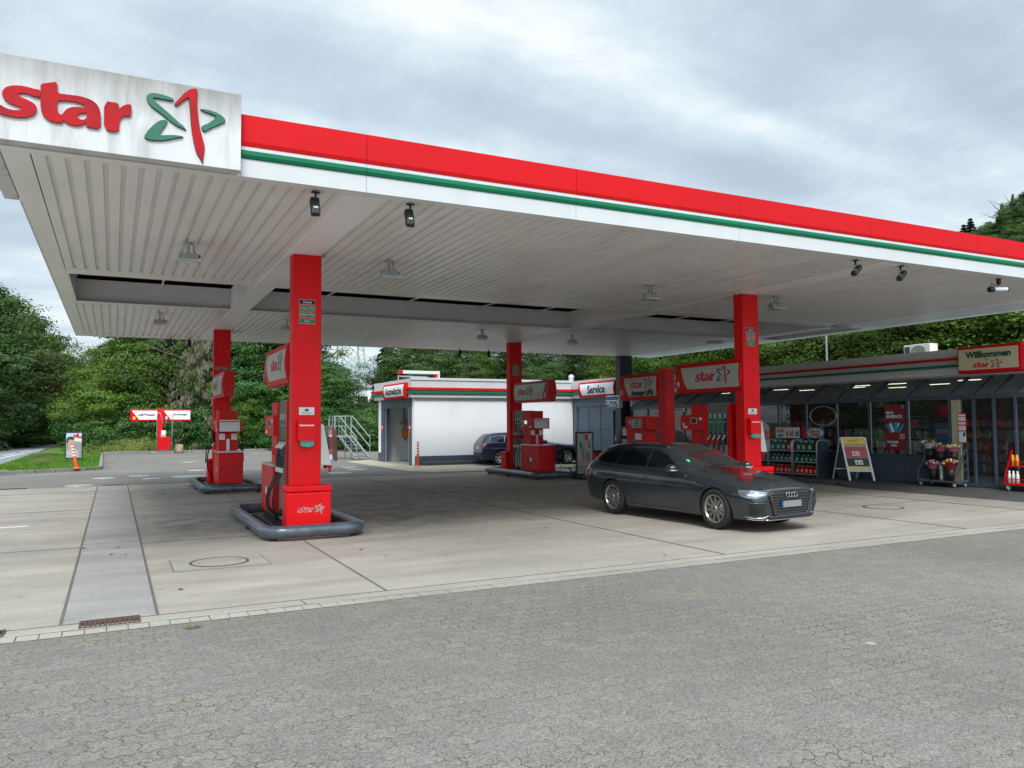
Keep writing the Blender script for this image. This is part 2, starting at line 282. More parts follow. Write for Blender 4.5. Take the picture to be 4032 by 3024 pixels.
# ------------------------------------------------------------------ mesh helpers
class MB:
    def __init__(s): s.v = []; s.f = []; s.m = []; s.sm = []; s.mats = []
    def add(s, vs, fs, m, smooth=False, X=None):
        o = len(s.v)
        s.v += [tuple(X @ Vector(v)) if X is not None else tuple(v) for v in vs]
        if m not in s.mats: s.mats.append(m)
        i = s.mats.index(m)
        for f in fs: s.f.append([o+k for k in f]); s.m.append(i); s.sm.append(smooth)
        return s
    def box(s, x0, x1, y0, y1, z0, z1, m, X=None):
        vs = [(x, y, z) for x in (x0, x1) for y in (y0, y1) for z in (z0, z1)]
        return s.add(vs, [(0, 1, 3, 2), (4, 6, 7, 5), (0, 4, 5, 1), (2, 3, 7, 6), (0, 2, 6, 4), (1, 5, 7, 3)], m, X=X)
    def bar(s, a, b, w, h, m, upv=(0, 0, 1)):
        a = Vector(a); b = Vector(b); d = b-a; L = d.length; z = d.normalized(); u = Vector(upv)
        if abs(z.dot(u)) > .98: u = Vector((1, 0, 0))
        x = u.cross(z).normalized(); y = z.cross(x); X = Matrix((x, y, z)).transposed().to_4x4(); X.translation = a
        return s.box(-w/2, w/2, -h/2, h/2, 0, L, m, X)
    def cyl(s, a, b, r, m, n=12, r1=None, caps=True, smooth=True):
        a = Vector(a); b = Vector(b); z = (b-a).normalized(); u = Vector((0, 0, 1)) if abs(z.z) < .95 else Vector((1, 0, 0))
        x = u.cross(z).normalized(); y = z.cross(x); r1 = r if r1 is None else r1
        vs = [a+(x*math.cos(t)+y*math.sin(t))*r for t in [2*math.pi*i/n for i in range(n)]]
        vs += [b+(x*math.cos(t)+y*math.sin(t))*r1 for t in [2*math.pi*i/n for i in range(n)]]
        s.add(vs, [(i, (i+1) % n, n+(i+1) % n, n+i) for i in range(n)], m, smooth)
        if caps: s.add(vs, [tuple(range(n-1, -1, -1)), tuple(range(n, 2*n))], m)
        return s
    def tube(s, pts, r, m, n=8, closed=False, rf=None):
        P = [Vector(p) for p in pts]; k = len(P); rings = []; prev = None
        for i in range(k):
            a = P[(i-1) % k] if (closed or i > 0) else P[i]; b = P[(i+1) % k] if (closed or i < k-1) else P[i]
            t = (b-a).normalized()
            if prev is None: u = Vector((0, 0, 1)) if abs(t.z) < .9 else Vector((1, 0, 0)); x = u.cross(t).normalized()
            else: x = (prev - t*prev.dot(t)).normalized()
            prev = x; y = t.cross(x); rr = r if rf is None else rf[i]
            rings.append([P[i]+(x*math.cos(q)+y*math.sin(q))*rr for q in [2*math.pi*j/n for j in range(n)]])
        vs = [v for g in rings for v in g]; fs = []
        for i in range(k if closed else k-1):
            j = (i+1) % k
            for q in range(n): fs.append((i*n+q, i*n+(q+1) % n, j*n+(q+1) % n, j*n+q))
        if not closed: fs += [tuple(range(n-1, -1, -1)), tuple(range((k-1)*n, k*n))]
        return s.add(vs, fs, m, True)
    def prism(s, poly, z0, z1, m, X=None):
        n = len(poly); vs = [(x, y, z0) for x, y in poly]+[(x, y, z1) for x, y in poly]
        return s.add(vs, [tuple(range(n-1, -1, -1)), tuple(range(n, 2*n))]+[(i, (i+1) % n, n+(i+1) % n, n+i) for i in range(n)], m, X=X)
    def lathe(s, prof, c, axis, m, n=24, smooth=True):
        c = Vector(c); z = Vector(axis).normalized(); u = Vector((0, 0, 1)) if abs(z.z) < .9 else Vector((1, 0, 0)); x = u.cross(z).normalized(); y = z.cross(x)
        vs = []; k = len(prof)
        for r, h in prof:
            for i in range(n):
                t = 2*math.pi*i/n; vs.append(c+z*h+(x*math.cos(t)+y*math.sin(t))*r)
        return s.add(vs, [(a*n+i, a*n+(i+1) % n, (a+1)*n+(i+1) % n, (a+1)*n+i) for a in range(k-1) for i in range(n)], m, smooth)
    def quad(s, a, b, c, d, m): return s.add([a, b, c, d], [(0, 1, 2, 3)], m)
    def ribbon(s, polys, o, r, u, k, wdt, m, lift):
        # outline strokes of closed figures
        o = Vector(o); r = Vector(r); u = Vector(u); n = r.cross(u)
        for P in polys:
            P = chaikin(P); c = len(P)
            for i in range(c):
                a = Vector(P[i]); b = Vector(P[(i+1) % c]); d = (b-a)
                if d.length < 1e-5: continue
                d.normalize(); q = Vector((-d.y, d.x))*wdt; a = a-d*wdt*.5; b = b+d*wdt*.5
                s.add([o+r*(v.x*k)+u*(v.y*k)+n*lift for v in (a-q, b-q, b+q, a+q)], [(0, 1, 2, 3)], m)
        return s
    def geo(s, g, o, r, u, m, sx=1, sy=None, lift=0):
        """2-D shape g on the plane at o with axes r, u"""
        sy = sx if sy is None else sy
        o = Vector(o); r = Vector(r).normalized(); u = Vector(u).normalized(); nrm = r.cross(u)
        return s.add([o+r*(x*sx)+u*(y*sy)+nrm*(z+lift) for x, y, z in g[0]], g[1], m)
    def text(s, txt, o, r, u, m, w=None, h=None, lift=.004, bold=.035, center=True):
        g = text_geo(txt, bold); xs = [v[0] for v in g[0]]; ys = [v[1] for v in g[0]]; gw = max(xs)-min(xs); gh = max(ys)-min(ys)
        if w and h: sx, sy = w/gw, h/gh
        elif w: sx = sy = w/gw
        else: sx = sy = h/gh
        cx_, cy_ = ((max(xs)+min(xs))/2, (max(ys)+min(ys))/2) if center else (min(xs), min(ys))
        g2 = ([(x-cx_, y-cy_, 0) for x, y, z in g[0]], g[1])
        return s.geo(g2, o, r, u, m, sx, sy, lift)
    def build(s, name, parent=None, bev=0, rel=None):
        me = bpy.data.meshes.new(name); off = Vector((0, 0, 0))
        p = parent
        while p is not None and p.parent is not None: p = p.parent
        if p is not None: off = p.location
        if rel is not None: off = Vector(rel)
        me.from_pydata([tuple(Vector(v)-off) for v in s.v], [], s.f)
        for m in s.mats: me.materials.append(m)
        me.polygons.foreach_set('material_index', s.m); me.polygons.foreach_set('use_smooth', s.sm)
        o = bpy.data.objects.new(name, me); COL.objects.link(o)
        if parent is not None: o.parent = parent
        elif rel is not None: o.location = rel
        if bev:
            b = o.modifiers.new('bevel', 'BEVEL'); b.width = bev; b.segments = 2; b.limit_method = 'ANGLE'; b.angle_limit = R(40)
        return o
_tg = {}
def curve_geo(make, extrude=0):
    cu = make(); cu.fill_mode = 'BOTH'; cu.extrude = extrude
    o = bpy.data.objects.new('tmp', cu); COL.objects.link(o)
    me = bpy.data.meshes.new_from_object(o.evaluated_get(bpy.context.evaluated_depsgraph_get()))
    g = ([tuple(v.co) for v in me.vertices], [tuple(p.vertices) for p in me.polygons])
    bpy.data.objects.remove(o); bpy.data.meshes.remove(me); bpy.data.curves.remove(cu); return g
def text_geo(txt, bold=.02):
    k = (txt, bold)
    if k not in _tg:
        def mk():
            cu = bpy.data.curves.new('t', 'FONT'); cu.body = txt; cu.size = 1; cu.offset = bold; cu.resolution_u = 3; return cu
        _tg[k] = curve_geo(mk)
    return _tg[k]
def chaikin(P):
    out = []; n = len(P)
    for i in range(n):
        a = P[i]; b = P[(i+1) % n]
        out += [(a[0]*.8+b[0]*.2, a[1]*.8+b[1]*.2), (a[0]*.2+b[0]*.8, a[1]*.2+b[1]*.8)]
    return out
def poly_geo(polys, extrude=0, smooth=1, grow=0):
    def mk():
        cu = bpy.data.curves.new('p', 'CURVE'); cu.dimensions = '2D'
        for P in polys:
            for _ in range(smooth): P = chaikin(P)
            sp = cu.splines.new('POLY'); sp.points.add(len(P)-1); sp.use_cyclic_u = True
            for q, (x, y) in zip(sp.points, P): q.co = (x, y, 0, 1)
        cu.offset = grow; return cu
    return curve_geo(mk, extrude)
LG = {
's': [(-0.763, 0.094), (-0.815, 0.093), (-0.872, 0.103), (-0.938, 0.104), (-1.003, 0.091), (-1.049, 0.066), (-1.074, 0.022), (-1.075, -0.017), (-1.051, -0.058), (-1.000, -0.087), (-0.925, -0.102), (-0.913, -0.117), (-0.929, -0.136), (-0.980, -0.145), (-1.036, -0.138), (-1.091, -0.109), (-1.133, -0.089), (-1.145, -0.180), (-1.090, -0.195), (-1.016, -0.207), (-0.941, -0.208), (-0.876, -0.196), (-0.820, -0.168), (-0.790, -0.117), (-0.793, -0.072), (-0.822, -0.044), (-0.879, -0.020), (-0.936, -0.003), (-0.950, 0.015), (-0.932, 0.032), (-0.881, 0.039), (-0.814, 0.020), (-0.761, 0.022)],
'ta': [(-0.764, 0.154), (-0.692, 0.178), (-0.625, 0.202), (-0.623, 0.086), (-0.525, 0.091), (-0.426, 0.094), (-0.336, 0.079), (-0.275, 0.038), (-0.246, -0.033), (-0.241, -0.207), (-0.371, -0.205), (-0.370, -0.157), (-0.416, -0.196), (-0.470, -0.210), (-0.530, -0.197), (-0.571, -0.168), (-0.574, -0.199), (-0.637, -0.204), (-0.695, -0.191), (-0.739, -0.154), (-0.759, -0.089), (-0.764, 0.023), (-0.763, 0.094)],
'h1': [(-0.622, 0.018), (-0.524, 0.030), (-0.445, 0.031), (-0.390, 0.012), (-0.369, -0.014), (-0.424, -0.015), (-0.493, -0.024), (-0.542, -0.056), (-0.571, -0.101), (-0.575, -0.116), (-0.600, -0.118), (-0.620, -0.087)],
'h2': [(-0.452, -0.109), (-0.433, -0.083), (-0.398, -0.065), (-0.365, -0.065), (-0.368, -0.112), (-0.392, -0.137), (-0.422, -0.139), (-0.442, -0.128)],
'r': [(-0.217, 0.084), (-0.086, 0.086), (-0.085, 0.025), (-0.049, 0.067), (-0.008, 0.089), (0.029, 0.093), (0.028, -0.032), (-0.027, -0.030), (-0.063, -0.059), (-0.078, -0.109), (-0.081, -0.210), (-0.215, -0.208)],
'g1': [(0.419, 0.208), (0.397, 0.202), (0.320, 0.204), (0.245, 0.205), (0.223, 0.200), (0.224, 0.182), (0.300, 0.124), (0.388, 0.055), (0.477, -0.021), (0.521, -0.050), (0.546, -0.086), (0.510, -0.070), (0.455, -0.053), (0.389, -0.012), (0.301, 0.052), (0.214, 0.108), (0.176, 0.155), (0.168, 0.202), (0.185, 0.233), (0.233, 0.251), (0.298, 0.250), (0.374, 0.237), (0.413, 0.227)],
'g2': [(0.345, -0.011), (0.364, -0.022), (0.346, -0.067), (0.314, -0.115), (0.283, -0.183), (0.358, -0.170), (0.445, -0.154), (0.528, -0.159), (0.457, -0.179), (0.380, -0.210), (0.305, -0.233), (0.208, -0.242), (0.157, -0.230), (0.155, -0.207), (0.186, -0.148), (0.238, -0.079), (0.291, -0.025)],
'rd': [(0.430, 0.159), (0.439, 0.191), (0.473, 0.234), (0.528, 0.312), (0.583, 0.361), (0.627, 0.373), (0.648, 0.365), (0.646, 0.285), (0.645, 0.198), (0.656, 0.089), (0.672, -0.031), (0.701, -0.137), (0.725, -0.231), (0.720, -0.294), (0.713, -0.356), (0.708, -0.418), (0.693, -0.371), (0.653, -0.322), (0.623, -0.211), (0.599, -0.068), (0.587, 0.053), (0.579, 0.174), (0.567, 0.276), (0.518, 0.230), (0.452, 0.161)],
'g3': [(0.675, 0.164), (0.743, 0.169), (0.823, 0.156), (0.892, 0.130), (0.927, 0.093), (0.922, 0.067), (0.859, 0.025), (0.779, -0.025), (0.717, -0.075), (0.694, -0.040), (0.700, -0.014), (0.767, 0.028), (0.835, 0.096), (0.841, 0.115), (0.789, 0.131), (0.720, 0.144)],
}
_lg = {}
def logo_geo(kind, grow=0, extrude=0):
    k = (kind, grow, extrude)
    if k not in _lg:
        polys = {'word': [LG['s'], LG['ta'], LG['h1'], LG['h2'], LG['r']], 'green': [LG['g1'], LG['g2'], LG['g3']], 'red': [LG['rd']]}[kind]
        _lg[k] = poly_geo(polys, extrude, 1, grow)
    return _lg[k]
def logo(mb, o, r, u, width, lift=.004, grow=0, word=None, green=None, red=None):
    """the whole mark, about 2.07 wide by .79 high at scale 1"""
    sc_ = width/2.07; o = Vector(o)+Vector(r).normalized()*(.11*sc_)+Vector(u).normalized()*(.02*sc_)
    for kind, m in (('word', word or RTXT), ('green', green or GTXT), ('red', red or RTXT)):
        mb.geo(logo_geo(kind, grow), o, r, u, m, sc_, sc_, lift+(.002 if kind == 'red' else 0))
    return mb

def thing(name, label, cat, loc=(0, 0, 0), group=None, rotz=0):
    o = bpy.data.objects.new(name, None); COL.objects.link(o); o.location = loc; o.rotation_euler = (0, 0, rotz)
    o['label'] = label; o['category'] = cat
    if group: o['group'] = group
    return o
def tag(o, label, cat, group=None):
    o['label'] = label; o['category'] = cat
    if group: o['group'] = group
    return o
def struct(o): o['kind'] = 'structure'; return o
KIDS = {}
def copy_tree(o, parent=None):
    c = o.copy(); COL.objects.link(c); c.parent = parent
    for ch in list(o.children): copy_tree(ch, c)
    return c
def place(src, first, loc, rotz=0, label=None, scale=None):
    bpy.context.view_layer.update() if first else None
    o = src if first else copy_tree(src)
    o.location = loc; o.rotation_euler = (0, 0, rotz)
    if scale: o.scale = scale
    if label: o['label'] = label
    return o

# ------------------------------------------------------------------ ground, roads, paving (structure)
def sheet(name, poly, z, m, h=0):
    b = MB()
    if h: b.prism(poly, z-h, z, m)
    else: b.add([(x, y, z) for x, y in poly], [tuple(range(len(poly)))], m)
    return struct(b.build(name))
sheet('ground', [(-700, -500), (900, -500), (900, 1200), (-700, 1200)], -.03, SOIL)
sheet('paved_yard', [(-40, -30), (60, -30), (60, 7.37), (-40, 7.37)], 0, PAVER)
sheet('forecourt', [(-40, 7.80), (60, 7.80), (60, 25.25), (-40, 25.25)], .002, CONC)
sheet('paved_yard', [(-30, 25.25), (18.6, 25.25), (18.6, 53.75), (-30, 53.75)], 0, PAVERB)
sheet('concrete_lane', [(-.372, 7.80), (.374, 7.80), (.374, 25.25), (-.372, 25.25)], .006, CSTRIP)
b = MB()
for (x0, x1, y0, y1) in [(2.50, 2.52, 7.8, 11.7), (2.5, 2.515, 15.5, 20.4), (7.0, 7.015, 7.8, 25.2), (11.9, 11.915, 7.8, 11.7), (15.3, 15.315, 7.8, 25.2), (-4.4, -4.385, 7.8, 25.2),
                         (-.4, 30, 25.2, 25.225), (-14, -.39, 12.6, 12.612), (-14, -.39, 18.2, 18.212), (.39, 17, 12.62, 12.632), (.39, 17, 18.3, 18.312), (-14, -.39, 23.1, 23.112), (-.37, .37, 12.9, 12.91), (-.37, .37, 20.4, 20.412), (-.4, .4, 23.3, 23.31), (12.9, 16.8, 10.9, 10.915)]:
    b.box(x0, x1, y0, y1, -.01, .0095, JOINT)
struct(b.build('forecourt_joints'))
b = MB(); b.box(-.39, -.365, 7.8, 25.3, -.01, .0105, DJOINT); b.box(.367, .392, 7.8, 25.3, -.01, .0105, DJOINT); struct(b.build('lane_joints'))
b = MB()     # cast edge channel and the row of small blocks along the forecourt
x = -24.0
while x < 40:
    b.box(x+.004, x+2.84, 7.556, 7.655, -.05, .010, CEDGE); b.box(x+.004, x+2.84, 7.667, 7.792, -.05, .004, CEDGE); x += 2.85
struct(b.build('kerb_strip', bev=.004))
b = MB(); x = -24.0
while x < 40:
    b.box(x+.003, x+.158, 7.375, 7.546, -.05, .006+rnd.uniform(-.002, .003), CEDGE); x += .162
struct(b.build('kerb_blocks', bev=.003))
sheet('verge_soil', [(-24, 7.37), (40, 7.37), (40, 7.80), (-24, 7.80)], -.004, JOINT)
b = MB(); b.box(-24, 40, 7.547, 7.5555, -.02, .0085, JOINT); b.box(-24, 40, 7.793, 7.803, -.02, .0075, JOINT); b.box(-24, 40, 7.366, 7.374, -.02, .0065, JOINT); b.box(-24, 40, 7.656, 7.666, -.02, .006, JOINT); struct(b.build('kerb_joints'))
# painted marks
b = MB()
b.box(-1.95, -1.28, 15.75, 15.82, .0, .0075, LINEW); b.box(.38, .62, 10.38, 10.5, 0, .0075, CEDGE); b.box(11, 14, 30.2, 30.24, 0, .006, JOINT)
struct(b.build('forecourt_markings'))
# sandy concrete in front of the wash hall
sheet('wash_apron', [(9.5, 26.9), (10.2, 25.9), (18.5, 26.2), (18.5, 30.4), (10.9, 30.4), (10.9, 36.5), (9.5, 35.6)], .006, SAND)
# shop walk: level at the back, ramped down to the forecourt in front of the door
b = MB()
ys = [(-20, .03, 16.7, .004), (12.6, .03, 16.7, .004), (14.0, .055, 16.75, .03), (14.7, .10, 17.05, .09), (26.4, .10, 17.15, .10)]
vs = []
for y, z, xe, ze in ys: vs += [(xe, y, -.03), (xe, y, ze), (17.45, y, z if y > 14 else max(z, .06)), (18.6, y, .09 if y < 14 else .10)]
fs = []
for i in range(len(ys)-1):
    for k in range(3): fs.append((i*4+k, i*4+k+1, i*4+5+k, i*4+4+k))
fs.append((16, 17, 18, 19)); b.add(vs, fs, WALK); struct(b.build('pavement'))
b = MB(); b.box(17.02, 17.14, 14.7, 26.4, -.02, .096, DKERB); struct(b.build('pavement_kerb', bev=.01))
# grass island, kerbs, road on the left
isl = [(-.45, 34.95), (-.62, 53.7), (-1, 90), (-4.35, 90), (-4.45, 66), (-4.1, 53), (-4.0, 44), (-4.25, 37), (-9, 31.5), (-13, 29.5), (-12.9, 29.2), (-3.54, 32.9), (-2.0, 33.9)]
b = MB(); b.add([(x, y, .10 if x > -3 or (y < 33.2) else .004) for x, y in isl], [tuple(range(len(isl)))], GRS); struct(b.build('grass_verge'))
b = MB()
kp = [(-13, 29.2), (-3.54, 32.85), (-1.9, 33.75), (-.62, 34.6), (-.42, 34.95), (-.52, 44), (-.60, 53.75)]
for (x0, y0), (x1, y1) in zip(kp, kp[1:]):
    n = max(1, int(math.hypot(x1-x0, y1-y0)/1.0))
    for i in range(n):
        a = (x0+(x1-x0)*i/n, y0+(y1-y0)*i/n, .06); c = (x0+(x1-x0)*(i+.985)/n, y0+(y1-y0)*(i+.985)/n, .06); b.bar(a, c, .12, .16, GRANITE)
x = -.55
while x < 30: b.box(x, x+.99, 53.75, 53.9, -.02, .15, GRANITE); x += 1
struct(b.build('kerb', bev=.01))
road = [(-30, 30), (-9.2, 31.9), (-4.27, 37.6), (-4.02, 47.5), (-4.14, 54), (-4.5, 66.7), (-4.4, 78), (-4.2, 92), (-5.5, 100), (-5.6, 84), (-6.3, 73.9), (-8.0, 64.7), (-11, 52), (-20, 40), (-40, 34)]
sheet('road', road, .02, ASPH)
b = MB()
for (x0, y0), (x1, y1) in [((-5.45, 49.5), (-5.0, 58.5)), ((-5.0, 60), (-4.72, 69)), ((-5.75, 55), (-5.5, 59)), ((-5.45, 61), (-5.3, 65)), ((-7.5, 41), (-5.6, 48.5))]:
    b.bar((x0, y0, .022), (x1, y1, .022), .14, .008, LINEW)
struct(b.build('road_markings'))
sheet('grass_verge', [(-6.4, 73.9), (-8.1, 64.7), (-11.2, 52), (-20, 40), (-60, 36), (-60, 90), (-5.7, 90)], .03, GRS)
# blades on the verges: one uncountable mass each
def blades(name, poly_fn, n, z, m, h=.12):
    b = MB(); r = random.Random(3)
    for _ in range(n):
        x, y = poly_fn(r); a = r.uniform(0, 6.28); hh = h*r.uniform(.5, 1.3); w = hh*.35
        dx, dy = math.cos(a)*w, math.sin(a)*w; lx, ly = r.uniform(-.5, .5)*hh, r.uniform(-.5, .5)*hh
        b.add([(x-dx, y-dy, z), (x+dx, y+dy, z), (x+lx, y+ly, z+hh)], [(0, 1, 2)], m)
    o = b.build(name); o['kind'] = 'stuff'; return o
def in_isl(r):
    while True:
        x, y = r.uniform(-4.2, -.55), r.uniform(33.2, 54)
        if x < -3.4 and y < 36: continue
        if y > 34.2 or x < -1.6+(y-34.2): return x, y
blades('grass', in_isl, 15000, .06, GRASS, .10)
def far_v(r):
    y = r.uniform(52, 86); return -6.6-(86-y)*.13-r.uniform(0, 6)**1.2, y
blades('grass', far_v, 9000, .03, GRASS, .22)

# ------------------------------------------------------------------ canopy
Z = 4.42
can = thing('filling_station_canopy', 'large flat white canopy with red and green fascia over the pumps', 'canopy', (9.6, 17.8, 0))
XL, XR, YF, YB = -1.05, 20.17, 8.85, 26.70
def soffit(y0, y1, name):
    b = MB(); x = -.78; vs = []; prof = []
    while x < 20.0:
        prof += [(x, Z), (x+.117, Z), (x+.126, Z+.044), (x+.163, Z+.044), (x+.172, Z)]; x += .172
    for y in (y0, y1): vs += [(px_, y, pz) for px_, pz in prof]
    n = len(prof); b.add(vs, [(i, i+1, n+i+1, n+i) for i in range(n-1)], SOFF)
    b.box(XL+.03, 20.1, y0, y1, Z+.09, Z+.13, SOFF); return b.build(name, can)
soffit(9.0, 15.34, 'ribbed_soffit'); soffit(19.62, 26.3, 'ribbed_soffit')
b = MB()
b.box(XL+.012, -.79, 9.0, 26.56, Z-.006, Z+.25, SOFF)            # edge flashings seen from below
b.box(-.788, 20.1, 26.2, 26.56, Z-.004, Z+.2, SOFF)
b.box(19.75, 20.14, 9.02, 26.19, Z-.008, Z+.25, SOFF)
b.box(XL+.012, 20.14, 8.87, 9.02, Z-.002, Z+.2, SOFF)
b.build('edge_flashing', can, bev=.004)
b = MB(); b.box(-.786, 19.74, 15.32, 15.36, Z-.005, Z+.36, SOFF); b.box(-.786, 19.74, 15.362, 15.86, Z-.007, Z+.02, SOFF); b.build('soffit_trim', can)
b = MB(); b.box(-.786, 19.74, 19.48, 19.56, Z-.003, Z+.515, SOFFB); b.box(-.786, 19.74, 19.30, 19.478, Z-.01, Z+.012, SOFFB)
for x in (.9, 4.6, 6.7, 8.8, 10.6, 13.6, 15.2, 17): b.bar((x, 15.9, Z+.36), (x+.02, 19.47, Z+.44), .03, .03, SOFFB)
b.box(-.80, -.76, 15.87, 19.29, Z+.0, Z+.66, SOFFB); b.build('long_beam', can)
for gx in (2.41, 11.72, 18.25):
    b = MB(); b.box(gx, gx+.49, 9.03, 15.30, Z-.014, Z+.1, SOFFB); b.box(gx, gx+.49, 15.302, 26.19, Z-.016, Z+.5, SOFFB) if gx > 18 else None
    if gx < 18: b.box(gx, gx+.40, 15.302, 19.47, Z-.016, Z+.5, SOFFB); b.box(gx, gx+.49, 19.58, 26.18, Z-.012, Z+.1, SOFFB)
    b.build('cross_girder', can, bev=.006)
b = MB(); b.box(XL+.04, XR-.04, YF+.05, YB-.05, Z+.62, Z+.655, DARKN); b.box(XL+.06, XR-.06, YF+.07, YB-.07, Z+.657, Z+.70, GREYP); b.build('roof_deck', can)
def fascia_side(b, x0, x1, y0, y1, outward, m, z0, z1, d):
    pass
seams = [1.19]+[2.598+2.879*k for k in range(0, 7)]
b = MB(); wf = [1.19, 2.598, 5.477, 8.356, 11.235, 14.114, 16.993, 20.17]
for a, c in zip(wf, wf[1:]): b.box(a+.002, c-.002, 8.85, 8.868, Z-.005, 4.79, WHITE)
b.box(XR-.018, XR, 8.87, YB, Z-.006, 5.1, WHITE); b.box(XL, XR, YB, YB+.018, Z-.006, 5.1, WHITE)
b.box(XL, XL+.018, 11.0, YB-.001, Z-.012, 5.1, WHITE); b.build('white_fascia', can, bev=.003)
b = MB()
for a, c in zip(wf, wf[1:]):
    b.add([(a+.003, 8.83, 4.80), (c-.003, 8.83, 4.80), (c-.003, 8.83, 5.10), (a+.003, 8.83, 5.10), (a+.003, 8.845, 4.755), (c-.003, 8.845, 4.755), (a+.003, 8.92, 5.115), (c-.003, 8.92, 5.115), (a+.003, 8.92, 4.755), (c-.003, 8.92, 4.755)],
          [(0, 1, 2, 3), (4, 5, 1, 0), (3, 2, 7, 6), (4, 8, 9, 5), (0, 3, 6, 8, 4), (1, 5, 9, 7, 2), (6, 7, 9, 8)], REDF)
b.box(XR+.003, XR+.05, 8.92, YB+.05, 4.76, 5.115, REDF); b.box(XL-.05, XL-.003, 11.02, YB+.05, 4.76, 5.115, REDF); b.box(XL-.002, XR, YB+.02, YB+.06, 4.762, 5.113, REDF)
b.build('red_fascia_band', can)
b = MB()
for a, c in zip(wf, wf[1:]):
    b.add([(a+.003, 8.815, 4.655), (c-.003, 8.815, 4.655), (c-.003, 8.815, 4.70), (a+.003, 8.815, 4.70), (a+.003, 8.83, 4.625), (c-.003, 8.83, 4.625), (a+.003, 8.848, 4.712), (c-.003, 8.848, 4.712), (a+.003, 8.848, 4.615), (c-.003, 8.848, 4.615)],
          [(0, 1, 2, 3), (4, 5, 1, 0), (3, 2, 7, 6), (4, 8, 9, 5), (0, 3, 6, 8, 4), (1, 5, 9, 7, 2)], GRNF)
b.build('green_fascia_band', can)
# corner sign box
b = MB(); b.box(-1.21, 1.172, 8.70, 8.848, 4.43, 5.262, SIGNW); b.box(-1.21, -1.055, 8.852, 11.0, 4.43, 5.262, SIGNW)
csn = b.build('corner_sign', can, bev=.004)
b = MB()
g = logo_geo('word', 0, .012); b.geo(g, (.08, 8.70, 4.86), (1, 0, 0), (0, 0, 1), RTXTW, 1, 1, .013)
b.build('sign_lettering', csn)
b = MB()
for k, m in (('green', GTXT), ('red', RTXTW)):
    b.geo(logo_geo(k, 0, .012), (.08, 8.70, 4.86), (1, 0, 0), (0, 0, 1), m, 1, 1, .013); b.geo(logo_geo(k, .004, .004), (.08, 8.70, 4.86), (1, 0, 0), (0, 0, 1), RUST_SHADOW, 1, 1, .005)  # thin dark rim behind the emblem is its painted shadow edge
b.build('star_emblem', csn)
# columns with fuel grade plates
CX = [(2.487, 12.50, 0), (2.487, 23.40, 1), (11.79, 12.46, 2), (11.79, 23.36, 3)]
for x, y, k in CX:
    b = MB(); b.box(x, x+.45, y, y+.26, .0, Z-.018, RED); c = b.build('column', can, bev=.006); c['label'] = 'square red steel column'
    if k == 1: labs = [(3.31, 'LKW-Diesel', NSTK)]
    else: labs = [(3.645, 'Diesel', NSTK), (3.545, 'Super E10', GSTK), (3.445, 'Super Plus', GSTK), (3.34, 'Super', GSTK)]
    for z, tx, m in labs:
        w = .122 if k != 1 else .18; b = MB(); xc = x+.225
        b.box(xc-w-.004, xc+w+.004, y-.004, y-.001, z-.04, z+.04, LGREY); b.box(xc-w, xc+w, y-.006, y-.0045, z-.034, z+.034, m)
        b.text(tx, (xc, y-.006, z), (1, 0, 0), (0, 0, 1), LGREY, h=.040 if tx != 'Super Plus' else .046, lift=.002, w=None if len(tx) < 7 else w*1.8)
        b.build('fuel_plate', c)
    if k in (0, 2):
        b = MB(); xc = x+.225; b.box(xc-.125, xc+.125, y-.005, y-.001, 1.85, 1.98, REDD); b.box(xc-.12, xc+.12, y-.007, y-.0055, 1.855, 1.975, PAPERW)
        b.box(xc-.03, xc+.03, y-.009, y-.0075, 1.915, 1.945, BTXT); b.box(xc-.002, xc+.004, y-.009, y-.0075, 1.945, 1.965, BTXT)
        b.text('Dieser Bereich wird', (xc, y-.007, 1.896), (1, 0, 0), (0, 0, 1), BTXT, w=.16, lift=.002, bold=0); b.text('videoüberwacht', (xc, y-.007, 1.876), (1, 0, 0), (0, 0, 1), BTXT, w=.13, lift=.002, bold=0)
        b.build('camera_notice', c)
b = MB(); b.box(18.22, 18.80, 26.2, 26.52, .02, Z-.018, NAVY); c = b.build('column', can, bev=.006); c['label'] = 'navy blue steel column'

# lamps under the canopy
def make_lamp():
    t = thing('canopy_lamp', '', 'lamp', (0, 0, 0), 'flat lamps hanging under the canopy')
    b = MB(); b.box(-.07, .07, -.035, .035, -.012, 0, STEEL); b.box(-.022, .022, -.02, .02, -.22, -.012, STEEL)
    b.tube([(.03, 0, -.01), (.07, .01, -.05), (.06, .02, -.12), (.1, .02, -.18), (.13, .02, -.24)], .006, BLACK, 6); b.build('bracket', t)
    b = MB(); b.box(-.13, .13, -.06, .06, -.29, -.19, STEEL)
    for x in (-.09, -.03, .03, .09): b.box(x-.004, x+.004, -.07, .07, -.30, -.17, STEEL)
    b.box(.131, .16, -.03, .03, -.24, -.2, BLACK); b.build('housing', t, bev=.006)
    b = MB(); b.box(-.17, .17, -.13, .13, -.325, -.30, ALU); b.box(-.12, .12, -.08, .08, -.33, -.3255, LAMPL)
    for i in range(7): b.box(-.11+i*.034, -.105+i*.034, -.075, .075, -.333, -.3305, STEEL)
    b.build('lamp_plate', t, bev=.004); return t
L0 = make_lamp()
lp = [(.95, 12.45, 'above the concrete lane, near row, leftmost'), (4.05, 12.45, 'right of the front left column'), (9.42, 12.5, 'left of the front right column'), (12.75, 12.47, 'right of the front right column'),
      (.95, 20.55, 'in the rear row over the left edge'), (3.95, 20.55, 'hidden half behind the front left column'), (9.48, 20.56, 'left of the rear column of pump 5'), (12.55, 20.6, 'right of the rear column of pump 5')]
for i, (x, y, s_) in enumerate(lp): place(L0, i == 0, (x, y, Z-.002), 0, 'grey lamp with flat plate, '+s_, (1.05, 1.05, .9))
